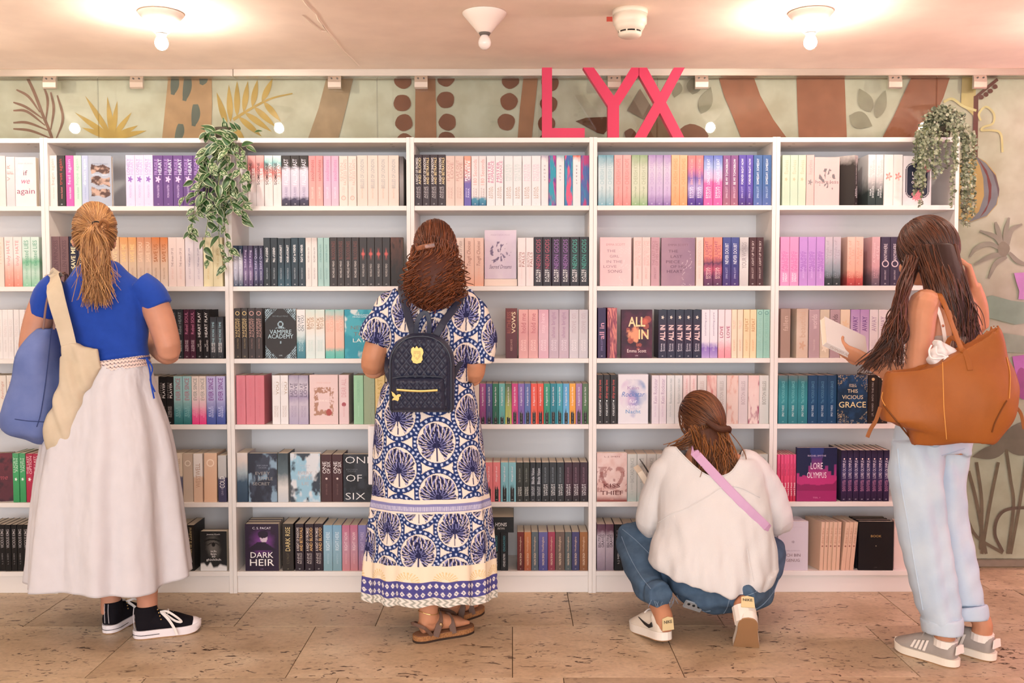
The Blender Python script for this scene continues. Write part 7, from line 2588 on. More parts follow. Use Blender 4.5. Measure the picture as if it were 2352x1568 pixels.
S(5, 1, 2003, 2022, 544, 1, '#5c5060@0 #8d7480@.22 #d6a8b0@.4 #d9b3b9@1', 'rose paperback with grey foot', 'A Glimpse|of Us', '#e6c6ca', 'SARAH|SPRINT', '#c49aa4', lyx='#e6dade', rot=.02)
S(5, 1, 2023.5, 2088, 544, 3, '#433a52', 'dark violet paperback with pale laurel', 'ANYWHERE', '#e0d6dc', 'SARAH SPRINT', '#c9bfc9', span=(.52, .86), aspan=(.12, .32), lyx='#ffffff', dot=('ring', '#d9c9cf', .45, .38))
# ---------------- third shelf
S(0, 2, -34, 57, 711, 7, '#f4edeb', 'white paperback with faint grey text', 'FINDING YOU', '#d9ccc9', 'NORA LEYA', '#cfc4c0', span=(.45, .8))
S(0, 2, 57.5, 92, 711, 2, '#f2d3d6', 'pale pink paperback', 'FINDING US', '#e6b0b8')
S(1, 2, 112, 330, 711, 11, '#e8ddd6', 'pale paperback half hidden behind the blue shirt', 'HOME', '#cbb')
S(1, 2, 331, 362, 711, 2, '#ead9cf@0 #e6d2c6@.5 #f3ebe6@1', 'cream paperback beside the elbow', 'RISE', '#c9ad9e')
S(1, 2, 363, 391, 711, 2, '#54403c', 'dark brown paperback beside the elbow', 'RISE', '#c9ad9e')
S(1, 2, 392, 420.5, 711, 2, '#2c3136', 'charcoal paperback with silver title', 'Rebel HEART', '#8f989c', 'VI KEELAND|PENELOPE WARD', '#c9cdd0', span=(.5, .95), lyx='#e0e0e0')
S(1, 2, 421, 449, 711, 2, '#4b2438', 'wine red paperback with pink title', 'Rebel SOUL', '#c47a9a', 'VI KEELAND|PENELOPE WARD', '#dcc3cf', span=(.5, .95), lyx='#e0e0e0')
S(1, 2, 449.5, 481, 711, 2, '#1e1a1c', 'black paperback with white capitals', 'HEART PLAY', '#f0ecea', 'VI|KEELAND', '#d9d2cf', span=(.44, .94), lyx='#ffffff', tw=.4)
S(1, 2, 481.5, 513, 728, 2, '#2a2c31@0 #5a5d63@.5 #34363c@1', 'shorter charcoal paperback', 'ONE MORE TIME', '#a9d0d9', 'VI KEELAND|PENELOPE WARD', '#ffffff', span=(.35, .88), lyx='#9a9a9a', tw=.34)
S(2, 2, 537, 569, 708, 2, '#3a322e', 'black hardback with gold ornament', 'VAMPIRE|ACADEMY', '#cdb27c', 'RICHELLE MEAD', '#8f7c58', span=(.42, .8), aspan=(.2, .4), lyx='#cdb98f', dot=('ring', '#d9bd80', .9, .32))
S(2, 2, 569.5, 603, 708, 2, '#3b302e', 'black hardback with rose ornament', 'VAMPIRE|ACADEMY', '#b48a80', 'RICHELLE MEAD', '#8a6a62', span=(.42, .8), aspan=(.2, .4), lyx='#bfa098', dot=('ring', '#c99a90', .9, .32))
Fo(2, 2, 609, 680, 709, '#322d2c #a9c3cf', 'corners', 'black cover with silver blue filigree', [('VAMPIRE', '#b6d0da', .535, .7, .085), ('ACADEMY', '#b6d0da', .445, .82, .085), ('RICHELLE MEAD', '#6f7a80', .85, .5, .03, A), ('LYX', '#c9d5da', .06, .1, .025, P)])
S(2, 2, 681, 701, 711, 1, '#3d7c8c@0 #5a95a2@.3 #cfe0e0@.45 #f4efed@.7', 'white paperback with deep teal foot', 'COUNT|ON YOU', '#4a5a62', 'MORGANE|MONCOMBLE', '#b6d6da', span=(.56, .88), bold=.005)
S(2, 2, 701.6, 746, 711, 2, '#dcebe6@0 #eaf0ec@.4 #f3e3d2@.75 #d6e8df@1', 'pale mint and cream paperback', 'BACK|TO US', '#a87f5c', 'MORGANE|MONCOMBLE', '#c3d6d0', span=(.6, .84), bold=.005)
S(2, 2, 747, 790.5, 711, 2, '#5fbcae@0 #7cc7ba@.14 #f2c6b2@.24 #f4cbb8@.75 #9ccdc6@1', 'peach paperback with teal ends', 'NEVER TOO|CLOSE', '#e0a592', 'MORGANE|MONCOMBLE', '#e8b3a0', span=(.55, .88))
Fo(2, 2, 791.5, 868, 711, '#2f9cb2 #4bb1c2 #dfe9e6', 'ink', 'turquoise cover with white splashes', [('MORGANE', '#e3f2f4', .89, .42, .03, A), ('MONCOMBLE', '#e3f2f4', .85, .5, .03, A), ('NEVER', '#7b7a70', .63, .62, .075), ('TOO', '#7b7a70', .5, .45, .075), ('LATE', '#e3efe9', .37, .5, .075)], seed=5)
S(2, 2, 869, 925, 711, 3, '#c9dcd8', 'grey green paperback behind the sleeve', 'DEAR', '#8aa')
Fo(3, 2, 950, 1015, 711, '#d9c6c0', 'plain', 'beige cover behind the backpack')
S(3, 2, 1161, 1188, 708, 1, '#5c2a32@0 #6a343c@.5 #742f2c@1', 'dark red hardback with gold capitals', 'RUTHLESS|VOWS', '#a05a50 #f0dcb8', 'REBECCA ROSS', '#c99a90', span=(.5, .93), bold=.01)
S(3, 2, 1191, 1236, 711, 2, '#edb4b2@0 #e6a5a6@.5 #efb3ae@1', 'rose pink paperback with satin swirl', 'hold me', '#b96a72', 'ANNA|SAVAS', '#f6d0cc', span=(.52, .92))
S(3, 2, 1236.6, 1260, 711, 1, '#e3b3c2@0 #e9c0cc@.45 #dfa9b8@1', 'orchid paperback with satin swirl', 'stay here', '#f0cdd6', 'ANNA|SAVAS', '#f3d9e0', span=(.52, .92))
S(3, 2, 1260.6, 1307, 711, 2, '#c9b3c0@0 #cbb6c2@.45 #c0a6b6@1', 'greyish mauve paperback with satin swirl', 'shine bright', '#a0809a', 'ANNA|SAVAS', '#e0d2da', span=(.42, .95))
S(3, 2, 1307.6, 1351, 711, 2, '#d3ccd3@0 #d6cfd4@.5 #d0c6cc@1', 'silver grey paperback with satin swirl', 'move on', '#b8a8b0', 'ANNA|SAVAS', '#e9e3e6', span=(.52, .92))
S(4, 2, 1373, 1392, 707, 1, '#352650', 'dark violet paperback with pink title', 'all in', '#d49ab0', 'EMMA SCOTT', '#8c7aa8', span=(.38, .7), lyx='#e0d6ea', tw=.6, bold=.01)
Fo(4, 2, 1395, 1417, 707, '#8c3f5a #e08a80 #6a2f4c', 'waves', 'coral and wine marbled hardback edge', th=.13, seed=2)
Fo(4, 2, 1427, 1498, 711, '#3a1c30 #6a2c48 #e0705a #f2a07a', 'bokeh', 'dark plum cover with fiery bokeh', [('ALL', '#f6d2a0', .75, .55, .2, dict(bold=.02)), ('IN', '#f6cf98', .49, .32, .2, dict(u=.72, bold=.02)), ('Emma Scott', '#f5e0dc', .15, .62, .07, A), ('LYX', '#e6d6d6', .05, .09, .025, P)])
S(4, 2, 1512, 1611, 711, 5, '#25253f@0 #3a2540@.5 #2b3344@1', 'midnight blue paperback with pink capitals', 'ALL IN', '#f3c9c9', 'Emma|Scott', '#d9d2e0', span=(.36, .68), aspan=(.14, .3), lyx='#f2eef5', bold=.03, tw=.6, dot=('flower', '#d9d0c4', .84, .18))
S(4, 2, 1611.6, 1649, 711, 2, '#b9a0d6@0 #8f6fc4@.22 #efe6ef@.34 #f0e8f0@1', 'lilac white paperback with violet splash', 'something pure', '#8d809a', 'KYLIE SCOTT', '#d9c9dc', span=(.46, .94), tw=.28)
S(4, 2, 1650, 1680, 711, 2, '#f09ba8@0 #f3a9b2@.18 #f6e0e4@.36 #f5e0e6@1', 'pink white paperback with wine capitals', 'LOVE', '#a04060', 'KYLIE|SCOTT', '#ecb4c0', span=(.42, .66), bold=.01)
S(4, 2, 1680.5, 1707, 711, 2, '#f7e0c6', 'cream paperback with rose capitals', 'TRUST', '#e3b0a0', 'KYLIE SCOTT', '#c99a74', span=(.6, .78), tw=.5)
S(4, 2, 1707.5, 1737.5, 711, 2, '#f9dcb2', 'pale apricot paperback with brown capitals', 'REPEAT', '#b98a5c', 'KYLIE SCOTT', '#c99a6a', span=(.55, .82), tw=.5)
S(4, 2, 1738, 1769.5, 711, 2, '#a6d5c7', 'mint green paperback with star', 'CRUSHED', '#8dbdb0', 'KYLIE|SCOTT', '#8dbdb0', dot=('ring', '#5f8f88', .93, .3))
S(5, 2, 1793, 1816, 709, 1, '#ab9286', 'taupe paperback with faded script', 'fallen', '#c9b3a6', span=(.55, .85), rot=.06)
S(5, 2, 1829, 1857, 709, 1, '#d9c4b0@0 #e3d3c2@.5 #cdb6a3@1', 'thick sand coloured paperback', 'beautiful', '#c4a993', dot=('flower', '#c9a890', .25, .3), rot=.1)
S(5, 2, 1858, 1883, 711, 1, '#bfa5ac', 'dusky pink paperback with pale words', 'worlds', '#d9c6ca', 'THALEA STORM', '#d3bfc4', span=(.6, .9))
S(5, 2, 1883.6, 1906, 711, 1, '#dccdb6@0 #d6c8b2@1', 'stone coloured paperback', dot=('flower', '#e6dac6', .2, .35))
S(5, 2, 1906.6, 1930, 711, 1, '#b79da4', 'dusky mauve paperback with black words', 'worlds', '#5f4a52', span=(.6, .9))
S(5, 2, 1930.6, 1953, 711, 1, '#ead6bd', 'cream sand paperback', dot=('flower', '#dcc19f', .7, .36))
S(5, 2, 1954, 1997, 711, 2, '#d6c3da@0 #cdb6d6@.5 #b592c6@1', 'lilac paperback with purple capitals', 'AWAY', '#6d4a8a', 'ABBI|GLINES', '#bfa9c6', span=(.55, .86), bold=.01, tw=.55)
S(5, 2, 1997.6, 2038, 711, 2, '#e9e3e6', 'white paperback with lilac grey capitals', 'AWAY', '#a998b0', 'ABBI|GLINES', '#cfc4cc', span=(.55, .86), bold=.01, tw=.55)
S(5, 2, 2038.6, 2060, 711, 1, '#efe6e2', 'cream paperback behind the hair', 'STAY', '#c9a9b0', span=(.55, .86))
# ---------------- fourth shelf
S(0, 3, -34, -3, 862, 1, '#262223', 'black paperback at the frame', 'PLAYER', '#ddd')
S(0, 3, -2, 31, 862, 2, '#f0e6dc', 'cream paperback with rose script', 'feelings', '#c99a8a', 'NENA TRAMOUNTANI', '#d9c0b2', span=(.5, .9), shear=.3)
S(0, 3, 32, 92, 862, 3, '#efeaea', 'white paperback behind the tote', 'feelings', '#caa')
S(1, 3, 120, 364, 864, 13, '#e6dcd6', 'pale paperback half hidden behind the skirt', 'HOPE', '#bba')
S(1, 3, 365, 398, 865, 2, '#1a1819', 'black paperback with white capitals', 'BRITISH|PLAYER', '#77716f #f2f0ef', 'VI KEELAND|PENELOPE WARD', '#b9b2af', span=(.55, .87), lyx='#ffffff')
S(1, 3, 398.5, 439.5, 864, 2, '#2c6f72@0 #4f9298@.25 #9cc5c6@.5 #9fc9cb@1', 'teal paperback with dusky red title', 'EVER SINCE', '#a8707c', 'ELLE|KENNEDY', '#8fc0c2', span=(.5, .96), bold=.01, tw=.52)
S(1, 3, 440, 473.5, 864, 2, '#ee3f86@0 #f06a9c@.2 #f0c6cf@.42 #efdcd6@.6 #ecdcd2@1', 'white paperback fading to hot pink', 'EVER SINCE', '#9a948e', 'ELLE|KENNEDY', '#f5a3bf', span=(.5, .96), bold=.01, tw=.52)
S(1, 3, 474, 517, 864, 2, '#4656a0@0 #5f6cb2@.22 #b3aed9@.5 #c4b9e2@1', 'periwinkle paperback with purple title', 'EVER SINCE', '#7a3f8c', 'ELLE|KENNEDY', '#cdd0f0', span=(.5, .96), bold=.01, tw=.52)
S(2, 3, 542.5, 607, 862, 3, '#dc7f8b', 'plain dusty rose paperback', 'NO LONGER MINE', '#d06f7c', 'MORGANE MONCOMBLE', '#c96878')
S(2, 3, 625, 662, 862, 2, '#f3eeee', 'white paperback with bronze capitals', 'STILL WITH|YOU', '#d6d0cc #a58a70', 'MORGANE|MONCOMBLE', '#c9b9b0', span=(.6, .87))
S(2, 3, 663, 708.5, 862, 2, '#b6aac4@0 #cfc3d2@.4 #ab9cb9@.55 #d9cfd9@.75 #a89cb4@1', 'smoky lavender paperback', 'BAD AT|LOVE', '#6a5c72', 'MORGANE|MONCOMBLE', '#a294ac', span=(.56, .84), bold=.005)
Fo(2, 3, 711, 776.5, 861, '#f0d2cf #b98a74 #b5524c', 'wreath', 'blush cover with rose flower wreath', [('DEAR ALL', '#f5e3dc', .48, .35, .04), ('MARIE NIEBLER', '#dcb0a8', .84, .5, .025, A)])
S(2, 3, 778, 801, 861, 1, '#f0d3d3', 'blush paperback with red rose', 'DEAR ALL', '#d6a0a4', 'MARIE NIEBLER', '#d9a9ac', span=(.55, .92), dot=('disc', '#a8545c', .4, .22))
S(2, 3, 812, 834.5, 862, 1, '#a3d5ad', 'light green paperback', 'NO LONGER YOURS', '#86b894', 'MORGANE MONCOMBLE', '#b9e0c2', span=(.45, .9), tw=.3)
Fo(2, 3, 835.5, 860.5, 862, '#9fb28f #a9b89a #7c9070', 'sprig', 'sage cover with thin branches', th=.03, rot=.04)
S(2, 3, 861.5, 884, 862, 1, '#efd28c', 'soft yellow paperback', 'AS LAST', '#c9a95c')
S(2, 3, 885, 925, 862, 2, '#d9c9a8', 'sand paperback behind the dress', 'LAST', '#b99')
Fo(3, 3, 1040, 1100.5, 862, '#f0dfd0 #efe0d2 #7a6a60', 'floral', 'cream cover with small dark leaves', seed=4, th=.02)
S(3, 3, 952, 1038, 870, 4, '#d9cfd0', 'pale paperback half hidden behind the backpack', 'LAST', '#b99')
CR = [('#8c3f7c #b45a98', 'plum'), ('#4a4470 #5a5f96', 'slate violet'), ('#1f5c48 #2f7a5c', 'bottle green'), ('#5aa7a3 #6fb8b2', 'aqua'), ('#cfd36a #4a6a4a', 'green and lime'), ('#d94a8c #cf3f82', 'magenta'), ('#7a5aa6 #8a6ab4', 'violet'),
      ('#5a74b0 #5f6faa', 'denim blue'), ('#ef6a50 #e85648', 'tomato red'), ('#d9402f #e85a48', 'scarlet'), ('#2f8a70 #3a9a7c', 'jade'), ('#1f7c8c #2a8496', 'petrol'), ('#3f9aae #4aa8b6', 'turquoise'), ('#6fb3de #5fa6d4', 'sky blue'),
      ('#f0a23c #f4ae48', 'amber'), ('#a277a8 #a880ae', 'mauve'), ('#4f7a4a #5c7258', 'moss')]
for i, (c, nm) in enumerate(CR):
    x0 = 1101.5 + i * 250.5 / 17
    bk = S(3, 3, x0, x0 + 250.5 / 17, 881, 1, c, nm + ' paperback with torn black foot', 'Im Angesicht der Nacht', '#f3ecf0', None, span=(.45, .92), tw=.34, shear=.35, lyx=None, labeltail=i)[0]
    ornament(bk, 'skyline', '#23201f', .0145, .062 if i > 4 else .035, i * 7)
    put_text('author_name', 'LARA ADRIAN', '#8c8684', bk, (0, -.0006, .036), .034, .004, up=90)
    put_text('publisher_mark', 'LYX', '#e6e2e0', bk, (0, -.0006, .008), .007, .005)
S(4, 3, 1371, 1417, 861, 3, '#292324', 'black paperback with red slanted title', 'dirty sexy love', '#d9605c', 'KYLIE SCOTT', '#ffffff', span=(.52, .9), aspan=(.17, .44), shear=.2, lyx='#f0eeee', dot=('disc', '#ffffff', .47, .11))
Fo(4, 3, 1420, 1489, 860, '#edeaf0 #d6b6dc #4f86c4', 'heart', 'white cover with blue heart wash', [('Kylie Scott', '#c9c6d2', .89, .45, .04, A), ('Kein', '#a88ab6', .73, .38, .07), ('Rockstar', '#5a7cba', .60, .78, .1, dict(shear=.3)), ('für', '#f2eef5', .46, .25, .08), ('eine', '#f2eef5', .355, .42, .075), ('Nacht', '#5a90c4', .25, .5, .075)], rot=.03)
S(4, 3, 1497, 1531, 862, 2, '#ece2ea', 'lilac white paperback', 'Kein Rockstar', '#b49ab4', 'Kylie Scott', '#c9b0c9')
S(4, 3, 1531.6, 1568, 862, 2, '#e8e9e9', 'cool white paperback', 'Rockstars kuesst man', '#9aa5a8', 'Kylie Scott', '#b6bfc2', tw=.3)
S(4, 3, 1569, 1601, 862, 2, '#f3dcda', 'pale rose white paperback', 'Rockstars bleiben', '#dc9a9c', 'Kylie Scott', '#e6b6b6', tw=.3)
BBL = dict(span=(.4, .88), tw=.4)
S(4, 3, 1602, 1623, 862, 1, '#e3dbd8', 'grey white paperback beside pink face print', 'BOSTON BELLES', '#bfaba6', **BBL)
Fo(4, 3, 1623.5, 1646, 862, '#f0cdc6 #e6b3ac #d88f8a', 'waves', 'pale pink cover edge with coral mouth', th=.13, seed=31)
S(4, 3, 1646.5, 1668.5, 862, 1, '#dedad8', 'stone grey paperback with slim capitals', 'BOSTON BELLES', '#a8a09c', **BBL)
Fo(4, 3, 1669, 1695.5, 862, '#f0d9d0 #ecc9bf #e0a898', 'wash', 'peach cream cover edge', th=.13, seed=33)
S(4, 3, 1696, 1718, 862, 1, '#e3d6d8', 'rose grey paperback with slim capitals', 'BOSTON BELLES', '#a8959a', **BBL)
Fo(4, 3, 1718.5, 1743.5, 862, '#f2dcd6 #eec6c2 #a3506c', 'wash', 'cream cover edge with wine lace', th=.13, seed=38)
S(4, 3, 1744, 1766, 862, 1, '#d9dad6@0 #e2e0dc@.5 #e6e2de@1', 'pale grey paperback at the row end', 'BOSTON BELLES', '#8c8880', **BBL)
S(5, 3, 1788, 1855, 862, 3, '#2c7782@0 #3a929a@.5 #337e86@.85 #6a7a7c@1', 'teal paperback with pale title', 'This VICIOUS GRACE', '#7cc4c6', 'EMILY THIEDE', '#cfe6e6', span=(.42, .88), lyx='#9fcfcf', tw=.42)
S(5, 3, 1855.6, 1922.5, 862, 3, '#1d466c@0 #1f4f78@.5 #2a4a6c@1', 'royal blue paperback with pale title', 'This VICIOUS GRACE', '#5f8fae', 'EMILY THIEDE', '#c2d6e6', span=(.42, .88), lyx='#8fb3cf', tw=.42)
Fo(5, 3, 1923.5, 1992.5, 861, '#16324c #244f7c #b9a683', 'goldcorners', 'navy cover with gold flower corners', [('EMILY', '#d9cfb6', .8, .22, .03, A), ('THIEDE', '#d9cfb6', .765, .26, .03, A), ('THIS', '#ecdcb4', .67, .34, .075), ('VICIOUS', '#ecdcb4', .545, .7, .08), ('GRACE', '#f3e2a8', .39, .9, .12), ('LYX', '#cfc6b0', .06, .1, .03, P)])
S(5, 3, 1994, 2040, 861, 2, '#29211f', 'black paperback with slim copper title', 'J.R. WARD  INTO THE FIRE', '#a8a09c', span=(.15, .85), tw=.24, lyx='#c98a6a', dot=('disc', '#d9b98a', .91, .16))
# ---------------- fifth shelf
Fo(0, 4, -40, 26, 1042, '#5c2430 #7a2c38 #3d1a24', 'wash', 'dark crimson cover set at an angle', [('kill me', '#a84a54', .5, .6, .1, dict(shear=.3))], rot=.25, setback=.0)
S(0, 4, 29, 58.5, 1041, 2, '#3f9c60@0 #4fae70@.6 #5aa876@1', 'grass green paperback with white clover', 'LUCKY|FAITH', '#cfe6d4', span=(.58, .95), dot=('flower', '#f0f5ee', .47, .22))
S(0, 4, 59, 92, 1042, 2, '#b5304c@0 #c43c5c@.6 #b83852@1', 'raspberry paperback with white flower', 'THE LAST|OPTION', '#f2ccd4', span=(.58, .95), dot=('flower', '#f7e6e8', .47, .22))
S(1, 4, 115, 396, 1043, 13, '#dccfc6', 'pale paperback behind the skirt folds', 'WEST', '#baa')
S(1, 4, 397, 419, 1042, 1, '#6a6880@0 #75728a@.5 #f0dfcb@.54 #f0dfcb@1', 'cream over slate paperback', 'WESTWELL', '#b99f86', span=(.5, .9))
S(1, 4, 419.5, 443, 1042, 1, '#d3c2b0@0 #cdb9a6@1', 'beige patterned paperback', dot=('ring', '#e6dccf', .8, .3))
S(1, 4, 444, 465, 1042, 1, '#eac6aa@0 #ebc9af@.5 #f5ece6@.54 #f5ece6@1', 'white over peach paperback', 'WESTWELL', '#b9937a', span=(.3, .8))
S(1, 4, 467, 497, 1041, 1, '#f0c2a0@0 #efc9ac@1', 'peach patterned paperback leaning', dot=('ring', '#f5ddc9', .8, .3), tilt=.012)
S(1, 4, 500.5, 520, 1046, 1, '#46425f@0 #4a4664@.5 #c9c6c4@.54 #cfccca@1', 'grey over navy paperback', 'COLD', '#efebe8', 'LENA KIEFER', '#9a96ac', span=(.3, .55), tw=.6)
S(2, 4, 544, 569, 1040, 1, '#31455a@0 #42586c@.4 #a9b6bc@.6 #dfcfc6@.85 #e3d6cf@1', 'ink clouded paperback with peach top', rot=.0)
Fo(2, 4, 570.5, 636.5, 1041, '#3d4252 #2a2d3a #8fa9bd', 'ink', 'dark ink clouded cover', [('KIM NINA', '#7d8694', .75, .38, .03, A), ('OCKER', '#7d8694', .705, .28, .03, A), ('EVERY', '#9a948e', .59, .5, .06), ('LITTLE', '#9a948e', .48, .5, .06, dict(u=.6)), ('SECRET', '#9a948e', .375, .6, .06, dict(u=.45))], seed=7)
S(2, 4, 637.5, 662, 1041, 1, '#c9cdd2@0 #e3dfdb@.3 #5f7078@.6 #3c474d@1', 'white paperback clouded with black ink', None)
Fo(2, 4, 667, 735.5, 1041, '#e3e6ea #9fcbe0 #3a4450', 'ink', 'white cover with sky blue clouds', [('KIM NINA', '#b6bcc6', .75, .35, .03, A), ('OCKER', '#b6bcc6', .705, .25, .03, A), ('EVERY', '#b9aeb0', .6, .48, .06), ('LITTLE', '#b9aeb0', .49, .48, .06), ('LIE', '#b9aeb0', .38, .24, .06)], seed=21)
S(2, 4, 737, 787, 1044, 2, '#4b2a2c', 'maroon paperback with white capitals', 'ONE|OF SIX', '#f0e8e6', 'KIM NINA OCKER', '#7a5a58', span=(.6, .85), dot=('disc', '#e6d2c9', .49, .1))
Fo(2, 4, 788.5, 861, 1043, '#2c2e35 #3a3d46 #1f2126', 'ink', 'charcoal cover with huge thin capitals', [('ONE', '#f2f0f0', .88, .86, .14, dict(bold=-.012)), ('OF', '#f2f0f0', .5, .5, .14, dict(u=.34, bold=-.012)), ('SIX', '#f2f0f0', .12, .62, .14, dict(u=.38, bold=-.012)), ('KIM NINA', '#6a6d74', .68, .36, .03, dict(u=.28, name='author_name')), ('OCKER', '#6a6d74', .64, .28, .03, dict(u=.28, name='author_name'))], seed=3)
S(2, 4, 862, 925, 1043, 3, '#3a3a40', 'charcoal paperback behind the dress', 'SIX', '#ccc')
S(3, 4, 952, 1113, 1062, 8, '#8d8a96', 'grey paperback half hidden behind the dress', 'SIX', '#ccc')
for (x0, x1, c, nm) in ((1114, 1149.5, '#ef7f86 #f08a8c', 'coral pink'), (1150, 1185.5, '#7fbcc9 #8cc6cf', 'powder blue')):
    for bk in S(3, 4, x0, x1, 1062, 2, c, nm + ' paperback with black city skyline', 'Midnight Breed', '#f3e6ea', span=(.5, .9), tw=.26, shear=.3):
        ornament(bk, 'skyline', '#221f1e', (.0335 if x0 < 1130 else .0335) * .5 + .0002, .075, int(x0))
        put_text('author_name', 'LARA ADRIAN', '#8c8684', bk, (0, -.0006, .045), .04, .004, up=90)
        put_text('publisher_mark', 'LYX', '#e6e2e0', bk, (0, -.0006, .009), .008, .006)
S(3, 4, 1186, 1217, 1062, 2, '#2a2a26@0 #33352c@1', 'olive black paperback', 'Das Spiel des Lebens', '#8f948a', 'LYNSAY|SANDS', '#d9d9d0', span=(.5, .85), lyx='#e6e6e0', shear=.2)
S(3, 4, 1217.5, 1244, 1062, 2, '#23252a@0 #3a3c42@.6 #1f2024@1', 'narrow grey black paperback', 'Blinde Vision', '#d9dce0', 'NALINI|SINGH', '#c9ccd0', span=(.45, .85), lyx='#d9dadc')
S(3, 4, 1244.5, 1296, 1062, 3, '#211f21@0 #35393d@.5 #2c2f33@1', 'smoky black paperback with twin capitals', 'GILDE DER JAEGER', '#7d858c', 'NALINI|SINGH', '#e0dedd', span=(.48, .88), aspan=(.16, .44), lyx='#e6e4e2', tw=.3)
S(3, 4, 1296.5, 1350, 1062, 3, '#221c1f@0 #4a2c3a@.5 #3a2430@1', 'plum black paperback with twin capitals', 'GILDE DER JAEGER', '#8c6a78', 'NALINI|SINGH', '#e3d9dc', span=(.48, .88), aspan=(.16, .44), lyx='#e6e0e2', tw=.3)
Fo(4, 4, 1371, 1440, 1040, '#ecd2cc #d9a398 #8c3a34', 'birds', 'rose cover with rust red drawing', [('L. J. SHEN', '#7a3a38', .92, .5, .035, A), ('KISS', '#5f2320', .33, .55, .08), ('THIEF', '#5f2320', .18, .75, .085), ('LYX', '#e0b0a4', .05, .1, .025, P)])
S(4, 4, 1441, 1530, 1043, 4, '#b6ccc6@0 #d5d9d4@.25 #d9dbd6@1', 'pale grey green paperback', 'BASTARD PRINCE', '#9aa09c', 'L. J. SHEN', '#aab2ae', span=(.4, .92), tw=.4)
S(4, 4, 1720, 1764, 1043, 2, '#c9d0cc@0 #dcdcd8@1', 'pale grey paperback beside the sleeve', 'BASTARD', '#aaa')
S(4, 4, 1531, 1719, 1043, 8, '#cfc9c6', 'pale paperback half hidden by the white blouse', 'BROKEN', '#aaa')
S(5, 4, 1786, 1829, 1044, 6, '#cf2f50@0 #ee4f7c@.5 #f05a8c@1', 'thin hot pink paperback', 'Always You', '#8c1f40', 'Lauren E. Brandt', '#ffffff', span=(.5, .85), aspan=(.12, .4), tw=.5, aw=.5)
Fo(5, 4, 1829.5, 1922, 1028, '#c4357c #2c3a78 #1d2148 #a82a6c', 'castle', 'large violet and magenta hardback cover', [('LORE', '#f2e0ea', .66, .3, .12), ('OLYMPUS', '#f2e0ea', .49, .48, .11), ('RACHEL SMYTHE', '#cdbad6', .85, .45, .03, A), ('TEIL 1', '#e08ab4', .07, .18, .025)], th=.02, spinecol='#232650')
S(5, 4, 1932, 2043, 1034, 8, '#2a1a3a@0 #3a2450@.3 #3d3a6a@.6 #2a1c38@1', 'dark purple hardback with moon', 'LORE OLYMPUS', '#e3d6ea', 'RACHEL|SMYTHE', '#c98ab0', span=(.45, .8), aspan=(.2, .42), tw=.5, lyx='#d9cbe0', dot=('disc', '#f0d2d2', .83, .14), dd=.17)
# ---------------- bottom shelf
S(0, 5, -30, 80, 1205, 8, '#1a1819', 'black paperback with white spark', 'VICIOUS KING', '#b9b2b2', 'L. J. SHEN', '#8f8a8a', span=(.5, .9), dot=('disc', '#f5f0ee', .83, .08))
S(0, 5, 80.5, 92, 1206, 1, '#2c2727', 'dark paperback behind the skirt hem', None)
S(1, 5, 120, 405, 1210, 12, '#cfc4bc', 'pale paperback half hidden by the skirt', 'HOPE', '#a99')
S(1, 5, 408, 427, 1206, 1, '#e3d2bf', 'cream paperback beside the skirt', None)
S(1, 5, 428, 446, 1206, 1, '#211c19', 'black hardback with gold script', 'Nuit de la Zauberei', '#b9a57c', span=(.35, .95), shear=.2, tw=.4, dd=.15)
Fo(1, 5, 460, 521, 1220, '#1f1f20 #77736f #f2eeec', 'eye', 'small grey cover with an eye', [('Jessica Koch', '#e6e2e0', .92, .5, .04, A), ('ich', '#f5f2f0', .5, .2, .05), ('bin', '#f5f2f0', .43, .2, .05), ('so', '#f5f2f0', .365, .13, .045), ('glücklich', '#f5f2f0', .28, .55, .07)], th=.045, setback=.0)
Fo(2, 5, 563, 640, 1203, '#2a1730 #7c3f8c #d9c3d2', 'portrait', 'dark purple cover with a young portrait', [('C. S. PACAT', '#f0e6ee', .91, .55, .045, A), ('DARK', '#f5eeea', .34, .68, .12), ('HEIR', '#f5eeea', .18, .72, .14), ('LYX', '#a58ab0', .04, .08, .02, P)], th=.04, n=3, step=.045)
S(2, 5, 648, 674, 1203, 1, '#2b231d', 'black hardback with gold capitals', 'DARK RISE', '#e0c68c', 'C. S. PACAT', '#6a5c48', span=(.42, .93), lyx='#9a8c74', tw=.42)
S(2, 5, 677.5, 698, 1203, 1, '#2a1c26', 'aubergine hardback reading shadows', 'A NIGHT OF SHADOWS|AND BETRAYALS', '#d9c9c2 #d9ad74', 'ANNE|PATZOLD', '#c2b5b2', span=(.42, .92), lyx='#f0ecea', bold=.01)
S(2, 5, 700, 742, 1203, 2, '#2b1b26', 'aubergine hardback reading promises', 'A NIGHT OF PROMISES|AND BLOOD', '#d9c9c2 #d9ad74', 'ANNE|PATZOLD', '#c2b5b2', span=(.42, .92), lyx='#f0ecea', bold=.01)
S(2, 5, 742.6, 785, 1206, 2, '#86a9b3@0 #97bcd0@.6 #86b4d2@1', 'powder blue paperback with little stars', 'RIGHT HERE', '#dcebf2', 'ANNE PATZOLD', '#b4cdd6', span=(.45, .85), tw=.4)
S(2, 5, 785.6, 822, 1206, 2, '#d28a90@0 #cf9cb0@.5 #cf7a98@1', 'rose pink paperback with little stars', 'RIGHT NOW', '#f3d9e0', 'ANNE PATZOLD', '#e2b6be', span=(.45, .85), tw=.4)
S(2, 5, 822.6, 860, 1206, 2, '#bb7f8e@0 #a28bb6@.5 #8f8cc8@1', 'violet and rose paperback', 'RIGHT THERE', '#cdbfe0', 'ANNE PATZOLD', '#d6b6c6', span=(.45, .85), tw=.4)
S(2, 5, 861, 925, 1206, 3, '#77708f', 'grey violet paperback behind the hem', None)
